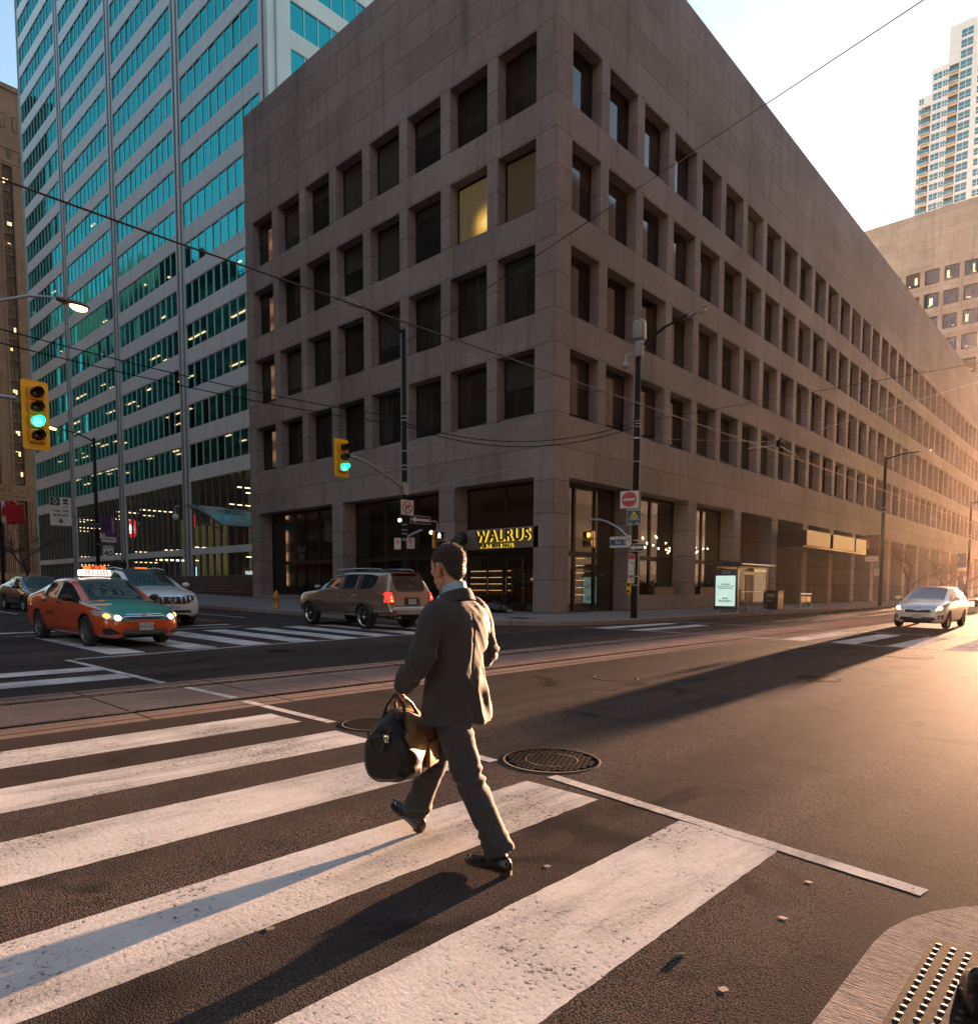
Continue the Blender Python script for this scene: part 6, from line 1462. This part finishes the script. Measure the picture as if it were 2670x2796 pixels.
for s in (-1, 1):
    E_((-.058,s*.038,-.012),(.03,.026,.026))
    M2 = HM @ Matrix.Translation((.012,s*.074,-.005)) @ Matrix.Rotation(s*.45, 4, 'Z') @ Matrix.Rotation(.18, 4, 'Y')
    b.tube([M2 @ V((.024*cos(a)*(1 if sin(a) > -.2 else .7), s*(.010+.006*sin(a)), .036*sin(a))) for a in [2*pi*k/18 for k in range(19)]], .0065, M_skin, 7, False); b.ell((0,s*.004,0),(.018,.006,.030), M_skin, M2); b.ell((-.003,s*.008,-.034),(.010,.006,.010), M_skin, M2)
limb(b, [HM @ V((.03,0,-.045)), (.025,0,1.50), (.04,0,1.44), (.045,0,1.36)], [.056,.056,.060,.085], M_skin)
b.loft([sring((.045,0,.86),.10,.15), sring((.04,0,1.0),.09,.14), sring((.045,0,1.2),.095,.15), sring((.045,0,1.34),.085,.15), sring((.045,0,1.42),.05,.08)], M_skin)
limb(b, [SHL, ELL, WRL, tuple(HANDL+V((.02,0,.022)))], [.05,.040,.027,.026], M_skin); limb(b, [SHR, ELR, WRR], [.05,.040,.027], M_skin)
limb(b, [HIPL, KNL, ANL], [.075,.052,.036], M_skin); limb(b, [HIPR, KNR, ANR], [.075,.052,.036], M_skin)
def hand(c, fwd, out, thumb, curl, s=1.0):
    """palm at c; fingers along fwd, palm facing 'out'; curled by angle per joint"""
    c, f, o_ = V(c), V(fwd).normalized(), V(out).normalized(); sd = f.cross(o_).normalized()
    if sd.dot(V(thumb)) < 0: sd = -sd
    Mh = Matrix(((f.x,sd.x,o_.x,c.x),(f.y,sd.y,o_.y,c.y),(f.z,sd.z,o_.z,c.z),(0,0,0,1)))
    b.ell((0,0,0),(.050,.042,.017), M_skin, Mh)
    for i, (off, L) in enumerate(((.030,.072),(.010,.080),(-.010,.075),(-.029,.060))):
        p = Mh @ V((.042-.004*abs(i-1),off,0)); a = 0; pts = [Mh @ V((.02,off*.9,0)), p]
        for k, q in enumerate((.45,.30,.25)):
            a += curl*(1+.08*i); p = p+(Mh.to_3x3() @ V((cos(a),-.04*(i-1),sin(a))))*L*q*1.05; pts.append(p)
        b.tube(pts, [.0095,.0095,.0088,.0082,.0065], M_skin, 9); b.ell(pts[-1], (.0067,)*3, M_skin)
    q = [Mh @ V((-.02,.03,.004)), Mh @ V((.005,.052,.014)), Mh @ V((.03,.056,.030)), Mh @ V((.048,.046,.042))]; b.tube(q, [.013,.0115,.0098,.0075], M_skin, 9); b.ell(q[-1], (.0077,)*3, M_skin)
hand(HANDL+V((-.005,0,.0)), (-.35,0,-.94), (.2,.97,-.05), (-1,0,.2), 1.05); hand((-.225,.153,1.065), (-1,-.25,-.05), (0,-.95,-.2), (-.2,0,1), .45)
body = fuse(b, 'body', .0048, man, M_skin, 3, .45)
# hair as a cap lifted off the skull
me = body.data; bm = bmesh.new(); bm.from_mesh(me); HI = HM.inverted()
def hairy(p):
    """how far a point of the head lies inside the hair (metres)"""
    q = HI @ p
    if q.z < -.105 or abs(q.y) > .095: return -1
    a = q.x
    if a < -.060: line = .066
    elif a < -.035: line = .066-(a+.060)*2.0
    elif a < -.020: line = -.005
    elif a < .038: line = .034-.012*abs(a-.01)/.03
    else: line = max(-.088, .0-1.6*(a-.038))
    return q.z-line
fs = [f for f in bm.faces if all(hairy(v.co) > 0 for v in f.verts)]; b2 = bmesh.new(); mp = {}
for f in fs:
    vv = []
    for v in f.verts:
        if v not in mp:
            q = HI @ v.co; mg = min(1, hairy(v.co)/.045); th = .0008+(.003+.013*max(0, min(1, (q.z-.02)/.06))+.006*max(0,min(1,(-q.x)/.08))*(1 if q.z > .05 else 0))*mg*(2-mg)
            nz = noise.noise(v.co*150)*.0022+noise.noise(v.co*60)*.002
            mp[v] = b2.verts.new(v.co+v.normal*(th+nz))
        vv.append(mp[v])
    nf = b2.faces.new(vv); nf.smooth = True
bnd = [e for e in b2.edges if e.is_boundary]
ex = bmesh.ops.extrude_edge_only(b2, edges=bnd)
inv = {nv: ov for ov, nv in mp.items()}
for e in bnd:
    pass
for g in ex['geom']:
    if isinstance(g, bmesh.types.BMVert): g.co = g.co-(g.co-HC).normalized()*.006
# loose strands that catch the light
rh = random.Random(3); b2.verts.ensure_lookup_table(); src = [(v.co.copy(), (v.co-HC).normalized()) for v in mp.values()]
for _ in range(5200):
    p, n = rh.choice(src); q = HI @ p; L_ = .012 if q.z > .03 else .007; d_ = (n*.9+V((rh.gauss(0,.3),rh.gauss(0,.3),rh.gauss(-.1,.3)))).normalized()*L_*rh.uniform(.5,1.3); w_ = n.cross(V((rh.gauss(0,1),rh.gauss(0,1),rh.gauss(0,1)))).normalized()*.0009
    b2.faces.new([b2.verts.new(p-w_), b2.verts.new(p+w_), b2.verts.new(p+d_)])
hm = bpy.data.meshes.new('hair'); b2.to_mesh(hm); b2.free(); hm.materials.append(M_hair); mesh_obj('hair', hm, man); bm.free()
m = MB()
for s in (-1, 1): m.ell((-.079,s*.032,.002),(.012,.013,.010), M_eye, HM, 12, 8); m.ell((-.0885,s*.033,.002),(.004,.006,.006), M_hair, HM, 8, 6)
m.build('eye', man); m = MB()
for s in (-1, 1): m.tube([HM @ V((-.094,s*.018,.024)), HM @ V((-.092,s*.038,.030)), HM @ V((-.078,s*.056,.024))], [.004,.0045,.002], M_hair, 6)
m.build('eyebrow', man)
# shirt collar and tie
def collar(rows, name, mat, thick, gap=.0):
    m = MB(); n = 40; out = []; 
    for (h, ax, by, cx, tl) in rows: out.append([V((cx+ax*cos(a), by*sin(a), h+tl*cos(a))) for a in [gap-pi+gap*0+(2*pi-2*gap)*k/n for k in range(n+1)]])
    inn = [[V((p.x-(p.x-rows[i][3])*thick/rows[i][1], p.y*(1-thick/rows[i][2]), p.z)) for p in r] for i, r in enumerate(out)]
    m.loft(out, mat, False, False); m.loft([r[::-1] for r in inn], mat, False, False); m.loft([out[-1], inn[-1]], mat, False, False); m.loft([inn[0], out[0]], mat, False, False); return m.build(name, man)
collar([(1.432,.078,.080,.042,.022),(1.468,.072,.072,.036,.024),(1.516,.0675,.0665,.028,.022)], 'shirt_collar', M_shirt, .006, .10)
m = MB(); m.loft([sring((-.06,0,1.46),.012,.022,12), sring((-.085,0,1.41),.010,.018,12), sring((-.11,0,1.30),.006,.03,12), sring((-.112,0,1.15),.006,.04,12)], M_tie); m.build('tie', man)
m = MB(); m.loft([sring((-.025,0,1.455),.05,.05,16), sring((-.045,0,1.36),.06,.075,16), sring((-.05,0,1.2),.065,.08,16)], M_shirt); m.build('shirt_front', man)
# jacket
j = MB()
rows = [(.755,.050,.160,.238),(.80,.050,.158,.232),(.90,.047,.150,.216),(.98,.044,.138,.199),(1.06,.042,.127,.188),(1.15,.045,.132,.195),(1.24,.050,.139,.208),(1.32,.052,.136,.214),(1.375,.052,.116,.206),(1.412,.050,.092,.165),(1.436,.046,.080,.112),(1.448,.044,.072,.085)]
rows2 = []
for i in range(len(rows)-1):
    for k in range(3): rows2.append(tuple(rows[i][q]+(rows[i+1][q]-rows[i][q])*k/3 for q in range(4)))
rows2.append(rows[-1])
TW = radians(9); tw = lambda p: V((.045+(p.x-.045)*cos(TW)-p.y*sin(TW), (p.x-.045)*sin(TW)+p.y*cos(TW), p.z))
j.loft([[tw(p) for p in sring((cx, 0, h), ax*.95, by*1.0, 56, 2.55)] for h, cx, ax, by in rows2], M_wool)
limb(j, [(.073,-.150,1.378), (.078,-.212,1.335), (.080,-.255,1.225), ELL, (.02,-.308,1.035), (-.047,-.300,.975)], [.070,.071,.065,.063,.060,.050], M_wool, 24)
limb(j, [(.03,.155,1.382), (.028,.215,1.335), (.045,.235,1.22), ELR, (-.04,.205,1.075), (-.145,.17,1.065)], [.070,.070,.063,.060,.055,.048], M_wool, 24)
def jack(p, n):
    d = 0; q = V((p.x*2.2, p.y*7+p.z*3.2, p.z*3.5-p.y*2.0)); f = noise.noise(q*1.5); d += .010*(1-abs(f)*2)*(.55 if p.z > 1.2 else 1)-.004
    d += .006*noise.noise(V((p.x*9,p.y*9,p.z*4)))
    if abs(p.y) > .2 and p.z < 1.27:
        w = min(1, (1.27-p.z)/.1); e_ = math.exp(-((p.z-1.11)/.09)**2); d += w*(.006+.012*e_)*(1-2*abs(noise.noise(V((p.x*7,p.y*7,p.z*15+p.x*9)))))-.004*w
    if p.x > .02 and p.z < 1.0 and abs(p.y) < .25 and p.z > .74:          # centre vent
        yv = .018+.03*(1.0-p.z); st = 1/(1+math.exp(-(p.y-yv)/.004)); fade = min(1, (1.0-p.z)/.1); d += fade*(.018*st*math.exp(-max(0, p.y-yv)/.10)-.004*(1-st))
    if p.x > .05 and 1.02 < p.z < 1.36: d -= .004*math.exp(-(p.y/.006)**2)     # back seam
    if p.x > 0 and p.z < 1.40:
        w = max(0, min(1, (p.y+.06)/.10)); u_ = p.z*.8+p.y*1.0; r1 = 1-2*abs(noise.noise(V((u_*8.5, (p.y-p.z)*.7, 3.3)))); r2 = 1-2*abs(noise.noise(V(((p.z-p.y*.5)*7, (p.y+p.z)*.8, 7.1))))
        d += w*(.008*max(0, r1)+.005*max(0, r2)-.004)
    return d
jk = fuse(j, 'jacket', .0075, man, M_wool, 4, .5, jack)
# open hem: drop the bottom cap, keep the skirt a cloth edge
bm = bmesh.new(); bm.from_mesh(jk.data); dl = [f for f in bm.faces if f.normal.z < -.75 and f.calc_center_median().z < .775]; bmesh.ops.delete(bm, geom=dl, context='FACES'); bm.to_mesh(jk.data); bm.free()
sm = jk.modifiers.new('t', 'SOLIDIFY'); sm.thickness = .005; sm.offset = -1; realize(jk)
collar([(1.418,.100,.118,.050,.020),(1.448,.093,.098,.048,.028),(1.474,.083,.085,.044,.026)], 'jacket_collar', M_wool, .012, .55)
m = MB()
for s in (-1, 1):
    P = [V((-.070,s*.075,1.44)), V((-.098,s*.10,1.34)), V((-.103,s*.085,1.20)), V((-.102,s*.012,1.04)), V((-.112,s*.02,1.18)), V((-.100,s*.035,1.36))]; m.face(P if s > 0 else P[::-1], M_wool); m.face([p+V((.006,0,0)) for p in (P[::-1] if s > 0 else P)], M_wool)
m.build('lapel', man)
for nm, w, e, rr in (('shirt_cuff',V((-.057,-.299,.965)),HANDL,.040),('shirt_cuff',V((-.15,.168,1.065)),V((-.22,.155,1.065)),.038)):
    m = MB(); d_ = (e-w).normalized(); m.tube([w-d_*.02, w+d_*.012], [rr,rr*.97], M_shirt, 18); m.build(nm, man)
# trousers
t_ = MB()
t_.loft([sring((.045,0,1.02),.115,.165), sring((.045,0,.94),.128,.182), sring((.045,0,.86),.128,.180), sring((.045,0,.80),.105,.160)], M_wool)
limb(t_, [(.065,-.083,.90), (.120,-.082,.74), (.180,-.080,.59), (.225,-.076,.475), (.30,-.065,.33), (.375,-.053,.19), (.425,-.045,.10)], [.100,.093,.082,.075,.072,.073,.077], M_wool, 24)
limb(t_, [(.020,.085,.90), (-.065,.083,.75), (-.145,.080,.60), (-.205,.075,.475), (-.265,.070,.35), (-.325,.065,.22), (-.365,.062,.135)], [.100,.092,.082,.075,.073,.074,.078], M_wool, 24)
def trs(p, n):
    d = .006*noise.noise(V((p.x*8,p.y*8,p.z*5))); k = noise.noise(V((p.x*6+p.z*5,p.y*5,p.z*17))); w = math.exp(-((p.z-.47)/.10)**2)+1.1*math.exp(-((p.z-.14)/.07)**2)+.8*math.exp(-((p.z-.76)/.08)**2); d += (.015*(1-2*abs(k))-.006)*w
    d += .008*(1-2*abs(noise.noise(V((p.x*3+2,p.y*4,p.z*7+p.x*7)))))
    return d
tr = fuse(t_, 'trousers', .0075, man, M_wool, 4, .5, trs)
bm = bmesh.new(); bm.from_mesh(tr.data)
axes = ((V(ANL), V((.425-.375,.008,-.09)).normalized(), V((.421,-.045,.088))), (V(ANR), V((-.04,-.003,-.085)).normalized(), V((-.368,.062,.112))))
dl = [f for f in bm.faces if any((f.calc_center_median()-c).dot(a) > 0 and (f.calc_center_median()-c).length < .17 for _, a, c in axes)]
bmesh.ops.delete(bm, geom=dl, context='FACES'); bm.to_mesh(tr.data); bm.free(); sm = tr.modifiers.new('t', 'SOLIDIFY'); sm.thickness = .004; sm.offset = -1; realize(tr)
# shoes
def shoe(ankle, heel_z, pitch, yaw=0.0, name='shoe', par=None, mats=None):
    """shoe pointing -x; origin under the heel"""
    lm, sl = mats or (M_leather, M_sole)
    Ms = Matrix.Translation((ankle[0]+.045, ankle[1], heel_z)) @ Matrix.Rotation(yaw, 4, 'Z') @ Matrix.Rotation(pitch, 4, 'Y')
    m = MB(); rings = []
    for x, w, h, z0 in ((.012,.016,.045,.03),(.004,.030,.062,.024),(-.02,.036,.078,.022),(-.06,.037,.085,.022),(-.095,.036,.080,.016),(-.13,.040,.066,.012),(-.17,.047,.054,.012),(-.21,.049,.046,.012),(-.25,.042,.038,.013),(-.28,.028,.030,.015),(-.295,.010,.018,.017)):
        r_ = []
        for k in range(22):
            a = 2*pi*k/22; y = w*cos(a); zz = h*max(0, sin(a))**.8 if sin(a) > 0 else -.004*abs(sin(a)); r_.append(Ms @ V((x, y*(1 if zz < h*.5 else .96), z0+zz)))
        rings.append(r_)
    m.loft(rings, lm); m.tube([Ms @ V((-.055+.035*cos(a),.030*sin(a),.098-.02*(cos(a) < 0)*abs(cos(a)))) for a in [2*pi*k/16 for k in range(17)]], .006, lm, 6, False)
    for k in range(4): m.tube([Ms @ V((-.105-.014*k,-.018,.088-.008*k)), Ms @ V((-.105-.014*k,0,.094-.008*k)), Ms @ V((-.105-.014*k,.018,.088-.008*k))], .0028, M_sock, 5)
    m.tube([Ms @ V((-.215+.035*cos(a),.044*sin(a),.055)) for a in [pi*.55+pi*.9*k/10 for k in range(11)]], .0022, M_sock, 4)
    s_ = m.build(name, par or man); m = MB(); pts = [(.014,.0),(.008,.024),(-.03,.036),(-.09,.034),(-.13,.039),(-.18,.049),(-.22,.050),(-.26,.040),(-.29,.020),(-.302,0)]; pl = pts+[(x, -y) for x, y in pts[-2:0:-1]]
    m.prism(pl, lambda u, v, d: Ms @ V((u, v, d)), .012, .024, sl); hp = [(x, y) for x, y in pl if x > -.085]; m.prism(hp, lambda u, v, d: Ms @ V((u, v, d)), -.002, .012, sl); m.build('sole', s_); return Ms
shoe((.437,-.045), -.0165*.35+.001, 0.0, .05); shoe((-.370,.062), .0165*.36+.001, radians(24), .02)
m = MB(); limb(m, [(.395,-.05,.16), (.425,-.045,.085), (.42,-.045,.06)], [.040,.036,.036], M_sock); m.build('sock', man); m = MB(); limb(m, [(-.34,.063,.20), (-.372,.062,.115), (-.372,.062,.085)], [.040,.036,.036], M_sock); m.build('sock', man)

# ---- travel bag in his left hand
def canvas():
    t = NT('tan waxed canvas'); v = t.coord('Object'); n = t.noise(v, 9, 5, .6); w = t.noise(v, 500, 2); c = t.mix((.13,.072,.024), (.21,.12,.04), n); return t.done(t.pbr(c, .55, 0, .4, t.bump(w, .3, .002)))
M_canvas = canvas(); M_bagleather = simple('black bag leather', (.008,.007,.007), .42, 0, .35, .4, 14, bump=.3); M_strap = simple('dark strap leather', (.022,.014,.010), .4)
bag = empty('travel_bag', (MX-.188, MY-.200, gz(MX)+.435), atan2(.89,-.45), label='black and tan travel bag hanging from the left hand of the walking man', cat='bag')
# local: x along the long axis (away from camera), y across, z up
m = MB(); L_, W_, H_ = .225, .155, .385; rings = []
for i in range(19):
    x = -L_+2*L_*i/18; e = 1-.22*abs(i/9-1)**4; ring_ = []
    for k in range(36):
        a = 2*pi*k/36; c, s = cos(a), sin(a); y = W_*abs(c)**.62*(1 if c > 0 else -1); z = H_/2+H_/2*abs(s)**.7*(1 if s > 0 else -1); top = max(0, (z/H_-.45)/.55); y *= (1-.55*top**1.4)*(1+.05*(z/H_ < .2))
        ring_.append(V((x, y*e, H_/2+(z-H_/2)*e-.03*top*abs(i/9-1)**2)))
    rings.append(ring_)
m.loft(rings, M_canvas)
def bgd(p, n): return .014*noise.noise(V((p.x*7,p.y*7,p.z*6)))+.010*(1-2*abs(noise.noise(V((p.x*9+p.z*6,p.y*6,p.z*5-p.x*4)))))
bo = fuse(m, 'body', .008, bag, M_canvas, 3, .5, bgd); bo.data.materials.append(M_bagleather)
for p in bo.data.polygons:
    c = p.center
    if c.x < -L_*.62+.05*sin(c.z*20) or c.x > L_*.9 or c.z < .09+.02*sin(c.x*30): p.material_index = 1
m = MB()
m.loft([[V((-L_-.004, .122*cos(a)*abs(cos(a))**-.3 if abs(cos(a)) > .01 else 0, .16+.13*sin(a)*abs(sin(a))**-.3 if abs(sin(a)) > .01 else .16)) for a in [2*pi*k/24+.001 for k in range(24)]], [V((-L_-.028, .100*cos(a)*abs(cos(a))**-.3 if abs(cos(a)) > .01 else 0, .16+.115*sin(a)*abs(sin(a))**-.3 if abs(sin(a)) > .01 else .16)) for a in [2*pi*k/24+.001 for k in range(24)]]], M_bagleather); m.build('end_pocket', bag)
m = MB(); m.tube([(-L_-.03,-.05,.33),(-L_-.05,-.02,.26),(-L_-.055,.0,.2)], .008, M_strap, 6); m.cbox((-L_-.05,-.03,.27),(.012,.03,.04),M_chrome,r=.003); m.tube([(-L_-.02,.09,.30),(-L_-.035,.07,.22)], .008, M_strap, 6); m.build('buckle', bag)
Bi = Matrix.Rotation(-atan2(.89,-.45), 4, 'Z') @ Matrix.Translation((.188,.200,-.434))
hd = Bi @ (HANDL+V((-.005,0,-.01)))
m = MB()
for s in (-1, 1):
    for x in (-.12,.12):
        base = V((x, s*.075, .30)); mid = base.lerp(hd, .55)+V((0, s*.015, .02)); m.tube([V((x, s*.14, .12)), V((x, s*.118, .22)), base, mid, hd+V((.03*(1 if x > 0 else -1), s*.006, 0))], [.011,.011,.011,.010,.009], M_strap, 6)
    m.tube([hd+V((-.035, s*.006, 0)), hd+V((.035, s*.006, 0))], .010, M_strap, 8)
m.build('handle', bag)
m = MB()
for x in (-.12,.12):
    for s in (-1, 1): m.tube([V((x, s*.152, .06)), V((x, s*.148, .14))], .012, M_strap, 6)
m.tube([(-L_*.7,0,.322),(0,0,.338),(L_*.7,0,.322)], .006, M_strap, 6); m.build('trim', bag)
m = MB(); m.cbox((.07,-.158,.13),(.16,.03,.15),M_canvas,r=.012); m.build('side_pocket', bag)

# ---- boot of someone waiting at the ramp
bt = empty('boot', (18.115,-21.12,gz(18.1)+.03), radians(-78), label='black leather boot tip cut off at the lower right corner by the tactile plate', cat='boot')
m = MB(); rings = []
for x, w, h in ((.02,.03,.06),(.0,.045,.10),(-.06,.05,.13),(-.12,.052,.10),(-.18,.056,.078),(-.23,.056,.068),(-.27,.046,.058),(-.30,.026,.042),(-.31,.008,.025)): rings.append([V((x, w*cos(2*pi*k/24), .012+h*max(0, sin(2*pi*k/24))**.75)) for k in range(24)])
m.loft(rings, M_leather); limb(m, [(-.05,0,.07), (-.04,0,.11), (-.035,0,.14)], [.045,.046,.045], M_leather); m.build('upper', bt); m = MB(); pts = [(.02,.0),(.01,.04),(-.05,.05),(-.12,.05),(-.19,.058),(-.24,.058),(-.28,.045),(-.31,.015)]; m.prism(pts+[(x,-y) for x, y in pts[::-1][:-1]], lambda u, v, d: (u, v, d), 0, .016, M_sole); m.build('sole', bt)

# ---- far pedestrian on the plaza
M_coat = simple('dark coat', (.015,.015,.017), .8)
def far_person(x, y, z, rz, label):
    t = empty('person', (x,y,z), rz, label=label, cat='person'); b = MB()
    limb(b, [(0,.09,.85),(.10,.09,.45),(.22,.09,.06)], [.10,.07,.05], M_coat, 10, 3); limb(b, [(0,-.09,.85),(-.08,-.09,.45),(-.2,-.09,.08)], [.10,.07,.05], M_coat, 10, 3); b.ell((.27,.09,.04),(.11,.045,.04),M_coat); b.ell((-.14,-.09,.05),(.11,.045,.045),M_coat)
    b.loft([sring((0,0,.75),.15,.2,16), sring((0,0,1.1),.13,.19,16), sring((0,0,1.38),.12,.22,16), sring((0,0,1.48),.06,.08,16)], M_coat); limb(b, [(0,.22,1.38),(.04,.27,1.12),(.14,.25,.9)], [.07,.06,.05], M_coat, 10, 3); limb(b, [(0,-.22,1.38),(-.06,-.27,1.12),(-.08,-.25,.88)], [.07,.06,.05], M_coat, 10, 3); b.ell((.02,0,1.55),(.06,.06,.1),M_coat); b.ell((.03,0,1.63),(.10,.08,.12),M_coat); b.ell((.15,.25,.85),(.05,.03,.07),M_coat); b.ell((-.08,-.25,.82),(.05,.03,.07),M_coat)
    o = fuse(b, 'body', .022, t, M_coat, 3); h = MB(); h.ell((.075,0,1.62),(.06,.062,.085),M_skin); h.build('face', t)
far_person(-63.6, 5.2, 2.35, .6, 'person in a dark coat at the top of the plaza steps, left one of two'); far_person(-62.4, 5.6, 2.35, 2.4, 'person in a dark coat at the top of the plaza steps, right one of two')
# ---------------------------------------------------------------- camera, sun, sky
cam = bpy.data.cameras.new('camera'); co = bpy.data.objects.new('camera', cam); COL.objects.link(co); S.camera = co
yaw, pit, rol = 0.7421, -0.0709, 0.003
fw = V((-sin(yaw), cos(yaw), 0)); rt = V((cos(yaw), sin(yaw), 0)); d = fw*cos(pit)+V((0,0,sin(pit))); u0 = -fw*sin(pit)+V((0,0,cos(pit)))
r_ = rt*cos(rol)+u0*sin(rol); u_ = -rt*sin(rol)+u0*cos(rol)
co.matrix_world = Matrix(((r_.x,u_.x,-d.x,18.4435),(r_.y,u_.y,-d.y,-24.013),(r_.z,u_.z,-d.z,1.0491),(0,0,0,1)))
cam.sensor_fit = 'HORIZONTAL'; cam.sensor_width = 36; cam.lens = 1925.5566/2670*36
cam.shift_x = (1335-1339.54)/2670; cam.shift_y = (1744.0-1398)/2670; cam.clip_end = 3000; cam.clip_start = .1
SUN_EL = radians(3.3); sd = V((-.062, 1, 0)).normalized(); sd = V((sd.x*cos(SUN_EL), sd.y*cos(SUN_EL), sin(SUN_EL)))
sl = bpy.data.lights.new('sun', 'SUN'); sl.energy = SUN; sl.angle = radians(.5); sl.color = (1.0,.57,.34)
so = bpy.data.objects.new('sun', sl); COL.objects.link(so); so.rotation_euler = sd.to_track_quat('Z', 'Y').to_euler()
w = bpy.data.worlds.new('World'); S.world = w; w.use_nodes = True; nt = w.node_tree; bg = nt.nodes['Background']
sk = nt.nodes.new('ShaderNodeTexSky'); sk.sky_type = 'NISHITA'; sk.sun_disc = False; sk.sun_elevation = SUN_EL; sk.sun_rotation = atan2(sd.x, sd.y)
sk.air_density = 1.0; sk.dust_density = 1.5; sk.ozone_density = 1.6
nt.links.new(sk.outputs[0], bg.inputs[0]); bg.inputs[1].default_value = .095
S.view_settings.view_transform = 'Standard'; S.view_settings.look = 'None'; S.view_settings.exposure = EXPO; S.view_settings.gamma = 1
S.cycles.max_bounces = 6; S.cycles.transparent_max_bounces = 12; S.cycles.caustics_reflective = False; S.cycles.caustics_refractive = False
S.cycles.sample_clamp_indirect = 6

if HAZE:
    hz = MB(); hz.box((-530,-270,-3.7),(250,390,192),None); ho = hz.build('haze', kind='stuff'); ho.data.materials.clear()
    hm_ = bpy.data.materials.new('haze'); hm_.use_nodes = True; hn = hm_.node_tree; hn.nodes.clear(); oo = hn.nodes.new('ShaderNodeOutputMaterial'); pv = hn.nodes.new('ShaderNodeVolumePrincipled')
    pv.inputs['Color'].default_value = (.98,.76,.63,1); pv.inputs['Density'].default_value = HAZE; pv.inputs['Anisotropy'].default_value = HAZE_G
    hn.links.new(pv.outputs[0], oo.inputs['Volume']); ho.data.materials.append(hm_)
